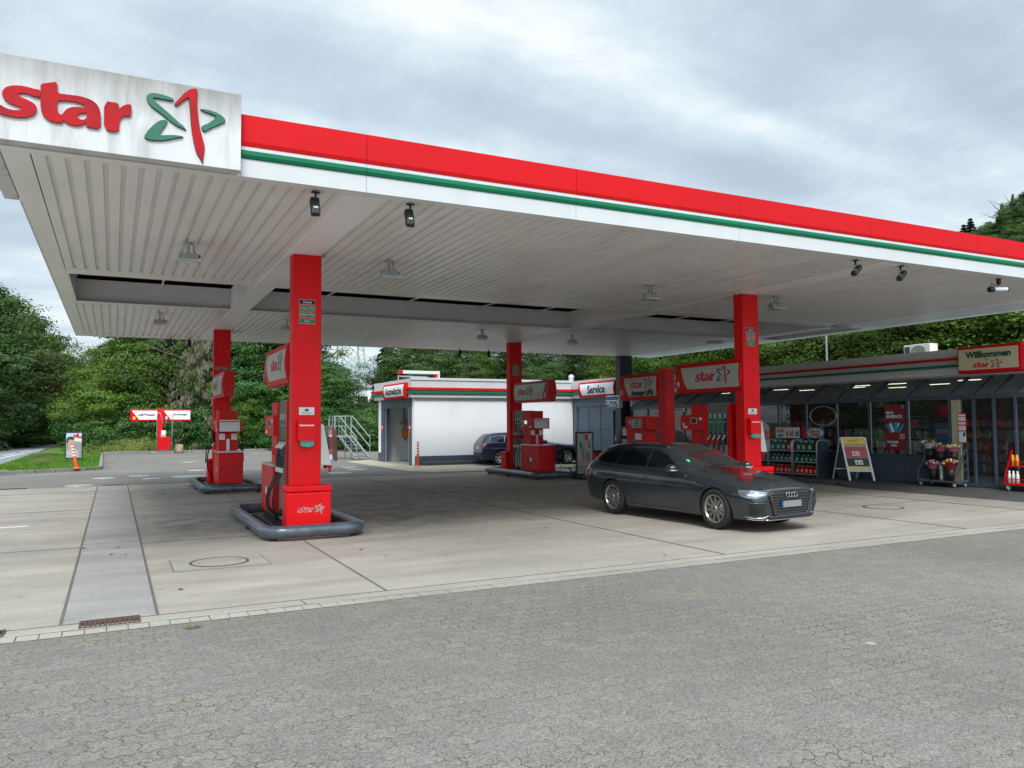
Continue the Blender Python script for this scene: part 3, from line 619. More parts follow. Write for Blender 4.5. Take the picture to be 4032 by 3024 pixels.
# slim black flood lamps along the edges
def make_flood(tilt=20):
    t = thing('flood_lamp', '', 'spotlight', (0, 0, 0), 'black spotlights along the canopy edge')
    b = MB(); b.box(-.055, .055, -.035, .035, -.01, 0, BLACK); b.box(-.015, .015, -.01, .01, -.09, -.01, BLACK); b.build('bracket', t)
    b = MB(); b.box(-.06, .06, -.045, .045, -.13, .13, BLACK, Matrix.Translation((0, .03, -.19)) @ Matrix.Rotation(R(-tilt), 4, 'X')); b.build('housing', t, bev=.02)
    b = MB(); b.box(-.03, .03, -.049, -.046, -.05, -.02, PALE, Matrix.Translation((0, .03, -.19)) @ Matrix.Rotation(R(-tilt), 4, 'X')); b.build('label_plate', t); return t
F0 = make_flood(); F1 = make_flood(48)
fl = [(2.05, 9.04, 0, 'left of the first girder'), (3.21, 9.05, 0, 'right of the first girder'), (11.11, 9.05, -60, 'left of the second girder'), (12.25, 9.05, -60, 'right of the second girder'),
      (1.52, 26.1, 150, 'rear edge, far left'), (2.05, 26.1, 180, 'rear edge, beside the rear left column'), (11.07, 25.95, 200, 'rear edge, above the car wash wall'), (12.23, 25.95, 160, 'rear edge, touching the rear column of pump 5')]
for i, (x, y, a, s_) in enumerate(fl): place(F1 if a == -60 else F0, i in (0, 2), (x, y, Z-.018), R(-85 if a == -60 else a), 'slim black spotlight under the canopy, '+s_, (.88, .88, .88))
t = thing('flood_lamp', 'long tubular spotlight with pale glass near the right canopy edge', 'spotlight', (15.08, 9.06, Z-.016))
b = MB(); b.box(15.05, 15.11, 9.03, 9.09, Z-.13, Z-.016, BLACK); b.tube([(15.12, 9.06, Z-.03), (15.13, 9.06, Z-.12), (15.02, 9.06, Z-.17), (14.9, 9.08, Z-.12), (14.86, 9.1, Z-.2), (14.88, 9.1, Z-.26)], .008, BLACK, 6); b.build('bracket', t)
b = MB(); b.cyl((14.84, 9.1, Z-.24), (14.93, 9.08, Z-.23), .055, BLACK); b.cyl((15.22, 9.0, Z-.225), (15.24, 9.0, Z-.225), .05, BLACK); b.build('end_caps', t)
b = MB(); b.cyl((14.93, 9.08, Z-.23), (15.22, 9.0, Z-.225), .046, LAMPL); b.build('glass_tube', t)
for (x, y, s_) in [(18.5, 15.6, 'right end of the long beam, above the shop front'), (18.2, 20.6, 'beside the front right column, farther back')]:
    t = thing('round_lamp', 'flat pale disc lamp, '+s_, 'lamp', (x, y, Z-.02)); b = MB(); b.cyl((x, y, Z-.06), (x, y, Z-.018), .28, PALE, 24); b.build('disc', t)
    b = MB(); b.cyl((x, y, Z-.075), (x, y, Z-.061), .2, LAMPL, 24); b.build('diffuser', t)
# cable at the column heads
for i, (x, y) in enumerate([(2.95, 23.3), (11.6, 12.5)]):
    b = MB(); b.tube([(x, y, Z-.03), (x+.05, y+.02, Z-.1), (x+.14, y+.05, Z-.07), (x+.3, y+.2, Z-.02)] if i == 0 else [(x+.2, y-.05, Z-.06), (x, y-.05, Z-.08), (x-.03, y-.05, Z-.02)], .008, BLACK, 6)
    tag(b.build('cable', rel=(x, y, Z-.03)), ('thin black cable at the head of the rear left column', 'thin black cable at the head of the front right column')[i], 'cable')
# ------------------------------------------------------------------ pump islands
# local frame of a pump: the column stands at the origin, the pump reaches towards +y (flip turns it by 180 degrees)
def island(cx, cy, flip, no, where, truck=False):
    s = -1 if flip else 1; X = Matrix.Translation((cx, cy, 0)) @ Matrix.Rotation(math.pi if flip else 0, 4, 'Z')
    def bx(b, x0, x1, y0, y1, z0, z1, m): return b.box(x0, x1, y0, y1, z0, z1, m, X)
    W = lambda x, y, z: tuple(X @ Vector((x, y, z)))
    # bumper ring on short feet, standing on the slab
    t = thing('bumper_rail', 'dark blue-grey tubular crash rail around the pump at the '+where, 'crash rail', (cx, cy+s, 0), 'tubular crash rails around the pump islands')
    pts = []; x1_, y0_, y1_, r = .70, -.84, 2.86, .28
    for (ccx, ccy, a0) in ((x1_-r, y1_-r, 0), (-x1_+r, y1_-r, 90), (-x1_+r, y0_+r, 180), (x1_-r, y0_+r, 270)):
        for k in range(7): a = R(a0+15*k); pts.append(W(ccx+r*math.cos(a), ccy+r*math.sin(a), .135))
    b = MB(); b.tube(pts, .095, BUMPER, 14, True); b.build('ring', t)
    for fx, fy in ((-.6, -.70), (.6, -.70), (-.70, .9), (.70, .9), (-.6, 2.72), (.6, 2.72)):
        b = MB(); bx(b, fx-.05, fx+.05, fy-.04, fy+.04, .002, .06, BLACK); b.build('foot', t, bev=.01)
    b = MB(); bx(b, -.42, .42, -.45, 2.45, .0, .10, BLACK); struct(b.build('pump_plinth', bev=.02))
    # the pump
    t = thing('fuel_pump', ('red diesel pump for trucks at the ' if truck else 'red fuel pump with four hoses, number %s, at the ' % no)+where, 'fuel pump', (cx, cy+s*1.2, 0), 'red fuel pumps')
    b = MB(); bx(b, -.22, .22, .30, .40, .10, 2.09, REDD); bx(b, -.19, .19, .40, 1.04, .12, 2.11, GREYP if not truck else REDD); bx(b, -.235, .235, 1.04, 1.56, .98, 2.09, REDD); b.build('tower', t, bev=.006)
    b = MB(); bx(b, -.30, .30, 1.05, 2.2, .20, 1.0, REDD); bx(b, -.26, .26, 1.1, 2.15, .1, .2, BLACK); cab = b.build('cabinet', t, bev=.008)
    b = MB(); bx(b, -.31, .31, 1.04, 2.21, 1.0, 1.03, ALU); b.build('cabinet_top', t, bev=.004)
    b = MB(); bx(b, -.30, .30, 1.06, 1.86, 1.52, 1.86, REDD); dp = b.build('display_box', t, bev=.01)
    b = MB()
    for sx in (-1, 1):
        xf = sx*.302
        bx(b, min(xf, xf+sx*.004), max(xf, xf+sx*.004), 1.28, 1.50, 1.66, 1.80, PAPERW if truck else GREYP); bx(b, min(xf+sx*.005, xf+sx*.008), max(xf+sx*.005, xf+sx*.008), 1.31, 1.46, 1.68, 1.78, SCREEN if no == '5' and sx*s < 0 else BLACK)
        bx(b, min(xf, xf+sx*.004), max(xf, xf+sx*.004), 1.62, 1.76, 1.56, 1.61, PAPERW); bx(b, min(xf, xf+sx*.004), max(xf, xf+sx*.004), 1.12, 1.2, 1.74, 1.8, PAPERW)
    if no in ('5', '9'):
        b.text(no, W(-.31*s, (1.74 if no == '9' else 1.18), 1.63), (0, -1, 0), (0, 0, 1), WTXT, h=.12, lift=0)
    b.build('display', dp)
    b = MB(); yb = 1.866   # notice board on the end face with bottle pictograms
    bx(b, -.25, .25, 1.861, yb, 1.54, 1.84, PAPERW); bx(b, -.245, .245, yb+.001, yb+.003, 1.79, 1.815, REDD); bx(b, -.22, .22, yb+.001, yb+.003, 1.77, 1.778, REDD)
    for i in range(5): bx(b, -.21+i*.095, -.17+i*.095, yb+.001, yb+.003, 1.69, 1.75, LGREY)
    for i in range(8): bx(b, -.22+i*.057, -.20+i*.057, yb+.001, yb+.003, 1.635, 1.655, LGREY if i not in (4,) else REDD)
    for z in (1.56, 1.575, 1.59): bx(b, -.22, -.06, yb+.001, yb+.003, z, z+.006, LGREY); bx(b, .06, .22, yb+.001, yb+.003, z, z+.006, LGREY)
    b.build('notice_board', t)
    b = MB(); bx(b, -.22, -.08, 1.561, 1.572, 1.32, 1.48, PAPERW); bx(b, .08, .22, 1.561, 1.572, 1.32, 1.48, PAPERW); bx(b, -.03, .045, 1.561, 1.60, 1.03, 1.34, ALU); b.build('paper_holders', t)
    b = MB()
    for sx in (-1, 1): b.quad(*[W(sx*.304, y, z) for y, z in ((1.62, .5), (1.76, .5), (1.76, .62), (1.62, .62))], PAPERW); b.quad(*[W(sx*.3045, y, z) for y, z in ((1.45, .5), (1.60, .5), (1.60, .62), (1.45, .62))], RTXTW)
    b.build('cabinet_stickers', cab)
    b = MB()   # cables and handle marks
    # hoses: four bays on each side
    if not truck:
        for sx in (-1, 1):
            if sx*s > 0: continue      # the far side of every pump is never seen
            b = MB()
            for i in range(5): bx(b, sx*.205 if sx < 0 else .19, -.19 if sx < 0 else .205, .40+i*.155, .415+i*.155, .14, 2.10, HOSEP)
            bx(b, min(sx*.20, sx*.192), max(sx*.20, sx*.192), .415, 1.03, 1.88, 2.10, HOSEP); b.build('hose_panel', t)
            cols = [NSTK, GSTK, GSTK, GSTK] if s > 0 else [NSTK, GSTK, GSTK, GSTK]
            for i in range(4):
                y = .415+i*.155; xa, xb = min(sx*.193, sx*.2), max(sx*.193, sx*.2)
                b = MB(); bx(b, xa, xb, y+.022, y+.120, 1.48, 1.88, cols[i]); b.box(min(sx*.201, sx*.204), max(sx*.201, sx*.204), y+.05, y+.085, 1.78, 1.88, PAPERW, X); b.box(min(sx*.201, sx*.204), max(sx*.201, sx*.204), y+.03, y+.115, 1.685, 1.70, LGREY, X)
                b.box(min(sx*.201, sx*.198), max(sx*.201, sx*.198), y+.022, y+.120, 1.20, 1.47, BLACK, X); b.build('grade_panel', t)
                b = MB(); xo = sx*.27       # nozzle: spout, body, lever
                b.tube([W(sx*.20, y+.07, 1.42), W(sx*.24, y+.07, 1.36), W(sx*.29, y+.07, 1.31)], .016, ALU, 8)
                b.add(*[[W(xo-.03, y+.045, 1.30), W(xo-.03, y+.095, 1.30), W(xo+.055*sx, y+.045, 1.34), W(xo+.055*sx, y+.095, 1.34), W(xo-.03, y+.045, 1.20), W(xo-.03, y+.095, 1.20), W(xo+.075*sx, y+.045, 1.22), W(xo+.075*sx, y+.095, 1.22)], [(0, 1, 3, 2), (4, 6, 7, 5), (0, 2, 6, 4), (1, 5, 7, 3), (0, 4, 5, 1), (2, 3, 7, 6)]], (REDD if i else BLACK))
                b.build('nozzle', t, bev=.008)
                b = MB(); z0 = 1.24; dx = .25+.03*i
                b.cyl(W(sx*.25, y+.07, 1.20), W(sx*.255, y+.07, .98), .022, BLACK, 8); b.cyl(W(sx*.255, y+.07, 1.0), W(sx*.256, y+.07, .92), .026, ALU, 8)
                P = []
                for k in range(15):
                    q = k/14; P.append(W(sx*(.255+math.sin(q*math.pi)*(.16+.03*((i*7) % 3))-.03*q), y+.07+.05*math.sin(q*3)*(1 if i % 2 else -1)-.08*q*(i-1.5), .93-.70*math.sin(q*math.pi*.5)**1.1))
                b.tube(P, .014, BLACK, 8); b.tube([P[-1], W(sx*.22, y+.0, .24), W(sx*.2, y-.02, .3)], .014, BLACK, 8); b.build('hose', t)
    else:
        for sx, top in ((-1, 1), (1, 0)):
            b = MB(); y = .9 if sx*s < 0 else 1.3
            if sx*s < 0:
                b.tube([W(sx*.24, .8, 1.50), W(sx*.30, .8, 1.56), W(sx*.40, .8, 1.56), W(sx*.46, .8, 1.64)], .018, BLACK, 8); b.cyl(W(sx*.30, .8, 1.54), W(sx*.28, .8, 1.2), .05, BLACK, 8)
            b.tube([W(sx*.26, 1.0, 1.24), W(sx*.36, 1.0, 1.12)], .026, ALU, 8); b.tube([W(sx*.36, 1.0, 1.13), W(sx*.42, 1.0, 1.06)], .035, BLACK, 8); b.build('nozzle', t)
            b = MB(); b.tube([W(sx*(.42-.1*q+.06*math.sin(q*6)), 1.0-.25*q, 1.05-.85*math.sin(q*1.57)) for q in [k/12 for k in range(13)]], .017, BLACK, 8)
            b.tube([W(sx*(.44+.05*math.sin(q*3.1)), .8+.15*q, 1.55-.85*math.sin(q*3.14)) for q in [k/12 for k in range(13)]], .012, BLACK, 8); b.build('hose', t)
    # bin on the far side of the column
    t = thing('waste_bin', 'red waste bin with slots at the foot of the '+where, 'bin', (cx, cy-s*.3, .1), 'red waste bins at the columns')
    b = MB(); bx(b, -.34, .34, -.36, -.135, .10, .66, RED); bx(b, -.34, -.245, -.134, .0, .10, .66, RED); bx(b, .245, .34, -.134, .0, .10, .66, RED); bb = b.build('bin_body', t, bev=.025)
    b = MB(); bx(b, -.35, .35, -.37, -.133, .665, .76, RED); bx(b, -.35, -.24, -.132, .01, .665, .76, RED); bx(b, .24, .35, -.132, .01, .665, .76, RED); b.build('bin_lid', t, bev=.02)
    b = MB(); bx(b, -.24, -.10, -.31, -.26, .7605, .763, BLACK); bx(b, .06, .28, -.33, -.21, .7605, .763, BLACK); b.build('slots', t)
    if not flip:
        b = MB(); o = W(.05, -.3605, .40)
        b.geo(logo_geo('green'), o, (1, 0, 0), (0, 0, 1), BTXT, .2, .2, .002)
        b.ribbon([LG['s'], LG['ta'], LG['h1'], LG['h2'], LG['r'], LG['g1'], LG['g2'], LG['g3'], LG['rd']], o, (1, 0, 0), (0, 0, 1), .2, .014, WTXT, .004)
        b.build('logo', t)
        # paper dispenser and windscreen washer hang on the column
        t = thing('paper_dispenser', 'red paper towel dispenser with teal paper on the '+where, 'paper dispenser', (cx, cy-.2, 1.4), 'paper towel dispensers')
        b = MB(); bx(b, -.155, .125, -.245, -.135, 1.45, 1.74, RED); bx(b, -.15, .12, -.23, -.135, 1.742, 1.77, RED); bx(b, -.01, .0, -.248, -.2455, 1.56, 1.60, BLACK)
        b.text('Papierspender', W(-.015, -.2455, 1.69), (1, 0, 0), (0, 0, 1), WTXT, w=.23, lift=.002); b.build('dispenser_box', t, bev=0)
        b = MB(); vs = [W(-.11, -.22, 1.45), W(.09, -.22, 1.45), W(.10, -.24, 1.39), W(.02, -.25, 1.35), W(-.08, -.235, 1.36), W(-.11, -.2, 1.40)]; b.add(vs, [(0, 1, 2, 3, 4, 5)], TEAL); b.add([(v[0], v[1]+.05, v[2]-.003) for v in vs], [(0, 1, 2, 3, 4, 5)], TEAL); b.build('paper', t)
        t = thing('squeegee_box', 'pale screenwash box with clear lid on the '+where, 'squeegee box', (cx+.3, cy, 1.1), 'screenwash boxes')
        b = MB(); x0 = cx+.228
        b.add([(x0, cy-.13, 1.06), (x0, cy+.2, 1.06), (x0+.17, cy-.13, 1.05), (x0+.17, cy+.2, 1.05), (x0, cy-.13, 1.72), (x0, cy+.2, 1.72), (x0+.05, cy-.13, 1.70), (x0+.05, cy+.2, 1.70)], [(0, 1, 3, 2), (4, 6, 7, 5), (0, 2, 6, 4), (1, 5, 7, 3), (0, 4, 5, 1), (2, 3, 7, 6)], PALE); b.build('box_body', t, bev=.012)
        b = MB(); b.add([(x0+.18, cy-.12, 1.07), (x0+.18, cy+.19, 1.07), (x0+.27, cy-.12, 1.12), (x0+.27, cy+.19, 1.12), (x0+.065, cy-.12, 1.69), (x0+.065, cy+.19, 1.69), (x0+.25, cy-.12, 1.62), (x0+.25, cy+.19, 1.62)], [(0, 1, 3, 2), (4, 6, 7, 5), (0, 2, 6, 4), (1, 5, 7, 3), (2, 3, 7, 6)], CLEAR); b.build('clear_lid', t)
        b = MB(); b.box(x0+.10, x0+.20, cy-.05, cy+.12, 1.0, 1.045, REDD); b.box(x0+.16, x0+.19, cy, cy+.03, .93, 1.0, REDD); b.box(x0+.17, x0+.22, cy-.02, cy+.1, 1.3, 1.5, REDD); b.build('squeegee', t)

island(2.712, 12.63, False, '1', 'front left column')
island(2.712, 23.53, True, '3', 'rear left column', True)
island(12.015, 12.59, False, '9', 'front right column')
island(12.015, 23.49, True, '5', 'rear right column')

# curved pump signs: lens-shaped box, white sheet with a red wedge carrying the number
def pump_sign(cx, ya, yb, z0, z1, no, noleft, label, textw, off=0, sub=None):
    t = thing('pump_sign', label, 'sign', (cx, (ya+yb)/2, z0), 'curved brand signs above the pumps')
    H = z1-z0; n = 10
    prof = []
    for i in range(n+1):
        q = i/n; prof.append((-.10-.05*math.sin(q*math.pi), z0+H*q))
    b = MB(); vs = []
    for y in (ya, yb):
        vs += [(cx+px_, y, z) for px_, z in prof]+[(cx-px_, y, z) for px_, z in reversed(prof)]
    k = 2*(n+1); b.add(vs, [(i, (i+1) % k, k+(i+1) % k, k+i) for i in range(k)]+[tuple(range(k)), tuple(range(2*k-1, k-1, -1))], REDD); b.build('sign_box', t)
    # white sheet on the visible face, following the curve
    def xf(z): return cx-.10-.05*math.sin((z-z0)/H*math.pi)-.004
    b = MB(); m_ = 8; vs = []; L = yb-ya; d = -1 if noleft else 1
    for i in range(m_+1):
        q = .13+.74*i/m_; z = z0+H*q
        slant = (.10+.24*(1-q))*(1 if H > .5 else 1)
        if noleft: y_l, y_r = yb-slant*1.25, ya+.05
        else: y_l, y_r = yb-.05, ya+slant*1.25
        vs += [(xf(z), y_l, z), (xf(z), y_r, z)]
    b.add(vs, [(2*i, 2*i+1, 2*i+3, 2*i+2) for i in range(m_)], SIGNSHEET); b.build('white_sheet', t)
    b = MB(); zc_ = z0+H*(.52 if not sub else .58); yc = (ya+yb)/2+off
    logo(b, (xf(z0+H*.5)-.002, yc, zc_), (0, -1, 0), (0, 0, 1), textw, .003, 0, RTXT, GTXT, RTXT)
    if sub: b.text(sub, (xf(z0+H*.22)-.003, yc-.03, z0+H*.24), (0, -1, 0), (0, 0, 1), BTXT, w=.92, lift=.016, bold=.06)
    b.build('sign_logo', t); b = MB(); yn = (yb-.13) if noleft else (ya+.14)
    b.text(no, (xf(z0+H*.3)-.004, yn, z0+H*.30), (0, -1, 0), (0, 0, 1), WTXT, h=.14, lift=.028); b.build('sign_number', t)
SIGNSHEET = mat('backlit_sheet_off', (.46, .46, .43), .35, var=.06, scale=2)
pump_sign(12.0-.12, 12.50, 14.62, 2.36, 3.03, '9', True, 'wide curved star sign numbered 9 above the front right pump', 1.15, -.20)
pump_sign(12.0-.12, 20.68, 22.99, 2.36, 3.02, '5', False, 'curved star sign numbered 5 above the rear right pump', 1.05, .33)
pump_sign(2.70-.12, 12.80, 14.75, 2.38, 3.02, '1', True, 'curved star sign mostly hidden behind the front left column', 1.05, -.25)
pump_sign(2.70-.12, 20.9, 23.3, 2.43, 3.08, '3', False, 'curved sign seen edge-on at the rear left column above the truck pump', 1.05, .3)
pump_sign(12.0-.05, 15.42, 17.02, 2.27, 2.92, '11', True, 'star sign numbered 11 with Autogas LPG lettering on a red post', .98, -.16, 'Autogas LPG')
# gas pump
t = thing('gas_pump', 'red autogas pump number 11 with square post between pumps 9 and 5', 'gas pump', (12, 16, 0))
b = MB(); b.box(11.83, 12.10, 15.13, 15.42, 0, 3.0, REDD); b.build('post', t, bev=.008)
b = MB(); b.box(11.85, 12.2, 16.03, 16.84, 1.52, 1.85, REDD); b.build('head', t, bev=.01)
b = MB(); b.box(11.87, 12.15, 15.425, 16.027, 1.52, 1.84, RED); b.build('head_panel', t, bev=.006)
b = MB(); b.box(11.86, 12.18, 15.95, 16.80, .1, 1.515, REDD); b.build('pump_body', t, bev=.01)
b = MB(); b.box(11.84, 11.848, 16.15, 16.56, 1.56, 1.79, GREYP)
for z in (1.60, 1.66, 1.73): b.box(11.836, 11.839, 16.27, 16.38, z, z+.03, BLACK)
b.text('11', (11.847, 16.64, 1.70), (0, -1, 0), (0, 0, 1), WTXT, h=.10, lift=.004); b.box(11.854, 11.858, 16.16, 16.43, 1.26, 1.42, PAPERW); b.build('display', t)
b = MB(); b.tube([(11.84, 16.82, 1.62), (11.78, 16.9, 1.55), (11.76, 16.98, 1.2), (11.8, 16.95, .6), (11.86, 16.85, .4)], .018, BLACK, 8); b.build('hose', t)
b = MB(); b.box(11.5, 12.5, 15.0, 17.3, 0, .10, BLACK); struct(b.build('pump_plinth', bev=.02))
t = thing('newspaper_rack', 'small wire rack with newspapers and notices beside the gas pump', 'rack', (12.6, 17.75, 0))
b = MB(); 
for y in (17.5, 18.0): b.bar((12.55, y, 0), (12.55, y, 1.6), .02, .02, BLACK)
for z in (.3, .9, 1.3, 1.58): b.bar((12.55, 17.5, z), (12.55, 18.0, z), .02, .02, BLACK)
b.build('frame', t); b = MB()
for z in (1.0, 1.34): b.box(12.53, 12.54, 17.54, 17.96, z, z+.24, PAPERW)
b.text('EUROPA', (12.53, 17.75, 1.15), (0, -1, 0), (0, 0, 1), BTXT, w=.34, lift=.003); b.build('papers', t)
# ------------------------------------------------------------------ buildings
def bands(b, p0, p1, out, zr=(3.10, 3.20), zg=(2.96, 3.05)):
    """red and green half-round strips along a fascia from p0 to p1, standing proud towards out"""
    o = Vector((*out, 0))
    for (z0, z1), m in ((zr, REDF), (zg, GRNF)):
        a = Vector((*p0, (z0+z1)/2))+o*.04; c = Vector((*p1, (z0+z1)/2))+o*.04
        b.bar(a, c, .08, z1-z0, m)
# --- car wash hall
t = thing('car_wash_hall', 'low white rendered car wash hall with open dark doorway and striped fascia', 'building', (14.7, 33, 0))
b = MB(); b.box(10.98, 18.58, 30.5, 30.72, 0, 2.82, PLASTER); b.box(10.97, 11.2, 34.83, 35.3, 0, 2.82, PLASTER); b.box(10.98, 11.2, 30.722, 30.76, 0, 2.82, PLASTER)
b.box(11.21, 20, 35.1, 35.3, 0, 2.82, PLASTER); b.box(19.8, 20, 30.73, 35.09, 0, 2.82, PLASTER); b.build('wall', t)
b = MB(); b.box(11.02, 18.58, 30.475, 30.497, .0, .38, TRAF); b.build('plinth', t); b = MB(); b.box(10.955, 10.968, 34.83, 35.3, 0, .4, TRAF); b.build('plinth', t)
b = MB(); b.box(10.94, 11.2, 30.765, 31.03, 0, 2.79, TRAF); b.box(10.94, 11.2, 34.36, 34.825, 0, 2.79, TRAF); b.box(10.945, 11.19, 31.032, 34.358, 2.40, 2.79, TRAF)
b.box(10.93, 10.939, 31.0, 31.03, 0, 2.4, ALU); b.box(11.0, 11.02, 34.30, 34.355, 0, 2.4, ALU); fr = b.build('door_frame', t, bev=.006)
for y in (30.86, 34.60):
    b = MB(); b.box(10.925, 10.937, y-.08, y+.08, 1.30, 1.75, REDD); b.box(10.921, 10.924, y-.065, y+.065, 1.52, 1.60, WTXT); b.build('warning_plate', fr, bev=.004)
b = MB(); b.box(10.80, 18.44, 30.35, 30.498, 2.79, 3.57, WHITE); b.box(10.80, 10.93, 30.499, 35.45, 2.79, 3.57, WHITE); b.box(10.95, 20.1, 30.5, 35.45, 3.35, 3.45, GREYP); b.box(10.76, 18.46, 30.31, 30.349, 3.50, 3.60, WHITE); b.build('fascia', t, bev=.008)
b = MB(); bands(b, (10.74, 30.35), (18.40, 30.35), (0, -1)); bands(b, (10.80, 30.30), (10.80, 35.4), (-1, 0)); b.build('fascia_stripes', t)
def flat_sign(t, xf, y0, y1, z0, z1, text, wdt, wedge=True):
    """box sign on a wall facing -x: red lens box, white sheet, black words"""
    n = 8; b = MB(); prof = [(xf-.05-.07*math.sin(i/n*math.pi), z0+(z1-z0)*i/n) for i in range(n+1)]
    vs = []
    for y in (y0, y1): vs += [(a, y, z) for a, z in prof]+[(xf+.10, y, z1), (xf+.10, y, z0)]
    k = n+3; b.add(vs, [(i, (i+1) % k, k+(i+1) % k, k+i) for i in range(k)]+[tuple(range(k)), tuple(range(2*k-1, k-1, -1))], REDF); s_ = b.build('sign_box', t)
    b = MB(); vs = []
    for i in range(n+1):
        q = .14+.74*i/n; z = z0+(z1-z0)*q; x = xf-.05-.07*math.sin(q*math.pi)-.005
        vs += [(x, y1-.06-(.28*(1-q) if wedge else 0), z), (x, y0+.07, z)]
    b.add(vs, [(2*i, 2*i+1, 2*i+3, 2*i+2) for i in range(n)], mat('white_sheet_sign', (.74, .76, .76), .35, var=.03)); b.build('white_sheet', s_)
    b = MB(); xm = xf-.05-.075
    if text: b.text(text, (xm-.002, (y0+y1)/2-.05, (z0+z1)/2+.0), (0, -1, 0), (0, 0, 1), BTXT, w=wdt, lift=.006, bold=.022)
    b.build('sign_lettering', s_); return s_
t2 = thing('car_wash_sign', 'white Autowäsche sign with red frame over the wash doorway', 'sign', (10.75, 32.2, 2.8)); flat_sign(t2, 10.72, 30.72, 33.55, 2.78, 3.42, 'Autowäsche', 2.15)
# inside the hall
t = thing('wash_control_box', 'orange device with grey hood on the white wall inside the car wash', 'device', (13, 35, 1.3))
b = MB(); b.box(12.2, 12.62, 34.96, 35.09, 1.05, 1.65, PALE); b.build('back_plate', t); b = MB(); b.box(12.0, 12.25, 34.85, 35.05, 1.05, 1.45, mat('orange_box', (.65, .25, .02), .5)); b.build('orange_unit', t, bev=.01)
b = MB(); b.box(11.95, 12.45, 34.7, 35.08, 1.66, 1.74, GREYP); b.build('hood', t); b = MB(); b.tube([(12.1, 35.0, 2.7), (12.12, 34.95, 1.9), (12.05, 34.9, 1.3), (12.15, 34.9, .95)], .02, BLACK, 6); b.tube([(12.8, 35.05, 2.7), (12.8, 35.05, .95), (12.5, 35.05, .95)], .012, GREYP, 6); b.build('cable', t)
sheet('hall_floor', [(10.95, 30.7), (20, 30.7), (20, 35.2), (10.95, 35.2)], .008, CSTRIP)
t = thing('roof_frame', 'white and red tubular frame lying on the flat roof of the car wash', 'roof frame', (12.1, 33, 3.5))
b = MB(); b.box(11.35, 13.1, 32.95, 33.1, 3.93, 4.07, WHITE); b.box(13.0, 13.1, 32.96, 33.09, 3.45, 3.929, WHITE); b.build('arm', t, bev=.01)
b = MB(); b.prism([(11.12, 3.93), (11.22, 4.08), (11.348, 4.07), (11.348, 3.92)], 0, .15, REDF, Matrix(((1, 0, 0, 0), (0, 0, -1, 33.1), (0, 1, 0, 0), (0, 0, 0, 1)))); b.box(12.85, 12.995, 32.98, 33.07, 3.7, 3.92, REDF); b.build('red_ends', t)
b = MB(); b.tube([(11.2, 33.2, 3.82), (12.5, 33.2, 3.80), (12.75, 33.2, 3.74), (12.8, 33.2, 3.5)], .03, ALU, 8); b.tube([(11.22, 33.2, 3.82), (11.22, 33.2, 3.45)], .02, ALU, 6); b.build('rail', t)
tag((lambda b: b.build('roof_vent', rel=(20.04, 33, 3.4)))(MB().cyl((20.04, 33, 3.42), (20.04, 33, 3.95), .14, ALU, 16).lathe([(.15, 0), (.13, .06), (.06, .12), (0, .13)], (20.04, 33, 3.95), (0, 0, 1), ALU, 16)), 'short round metal vent pipe on the flat roof by the service sign', 'vent')
# --- service bay
t = thing('service_bay', 'blue-grey service workshop front with panelled roller door under white fascia', 'building', (19, 28.3, 0))
b = MB(); b.box(18.6, 18.9, 30.2, 30.47, 0, 2.82, TRAF if 0 else SVC); b.box(18.6, 18.9, 27.30, 27.40, 0, 2.82, SVC); b.box(18.605, 18.88, 27.402, 30.198, 2.43, 2.82, SVC); b.box(18.605, 18.88, 26.4, 26.62, 0, 2.82, SVC); b.box(18.602, 18.885, 26.622, 27.298, 2.2, 2.82, SVC); b.build('wall', t)
b = MB(); b.box(18.66, 18.72, 27.402, 30.198, .50, 2.428, SVC)
for y in (27.42, 28.35, 29.28, 30.16): b.box(18.64, 18.659, y-.02, y+.02, .5, 2.42, SVC)
for z in (.52, .98, 1.44, 1.92, 2.40): b.box(18.642, 18.658, 27.41, 30.19, z-.02, z+.015, SVC)
b.build('roller_door', t, bev=.004)
b = MB(); b.box(18.68, 18.74, 26.64, 27.28, .1, 2.18, SVC); 
for z0, z1 in ((.3, .95), (1.1, 1.75)): b.box(18.66, 18.679, 26.76, 27.16, z0, z1, SVC)
sd_ = b.build('side_door', t, bev=.005); b = MB(); b.box(18.66, 18.679, 26.80, 27.10, 1.86, 2.1, PALE); b.build('door_window', sd_); b = MB(); b.box(18.63, 18.66, 27.18, 27.21, .92, 1.2, ALU); b.box(18.60, 18.63, 27.08, 27.22, 1.04, 1.07, ALU); b.build('handle', sd_)
b = MB(); b.box(18.45, 18.6, 26.0, 30.349, 2.79, 3.57, WHITE); b.box(18.6, 24, 26.0, 30.4, 3.35, 3.42, GREYP); b.build('fascia', t, bev=.006)
b = MB(); bands(b, (18.45, 26.0), (18.45, 30.30), (-1, 0)); b.build('fascia_stripes', t)
b = MB(); b.box(18.95, 24, 30.2, 30.25, .0, 2.8, BLACK); b.box(23, 23.1, 26.3, 30.2, 0, 2.8, BLACK); b.box(18.9, 23, 26.3, 26.38, 0, 2.8, BLACK); b.build('inner_wall', t)
for i in range(3):
    y = 27.8+i*.62; tag(MB().box(18.9, 19.3, y, y+.5, .1, .42, REDD).box(18.92, 19.28, y+.02, y+.48, .42, .425, BLACK).build('crate', rel=(19.1, y+.25, .1)), 'red crate under the service door, %s from the right' % ('first', 'second', 'third')[i], 'crate', 'red crates under the service door')
t2 = thing('service_sign', 'white Service sign with red frame over the blue-grey door', 'sign', (18.3, 28.1, 2.8)); flat_sign(t2, 18.40, 26.75, 29.55, 2.80, 3.46, 'Service', 1.35)
t = thing('parcel_sign', 'blue and white Hermes box sign sticking out below the service sign', 'sign', (18.2, 26.65, 2.3))
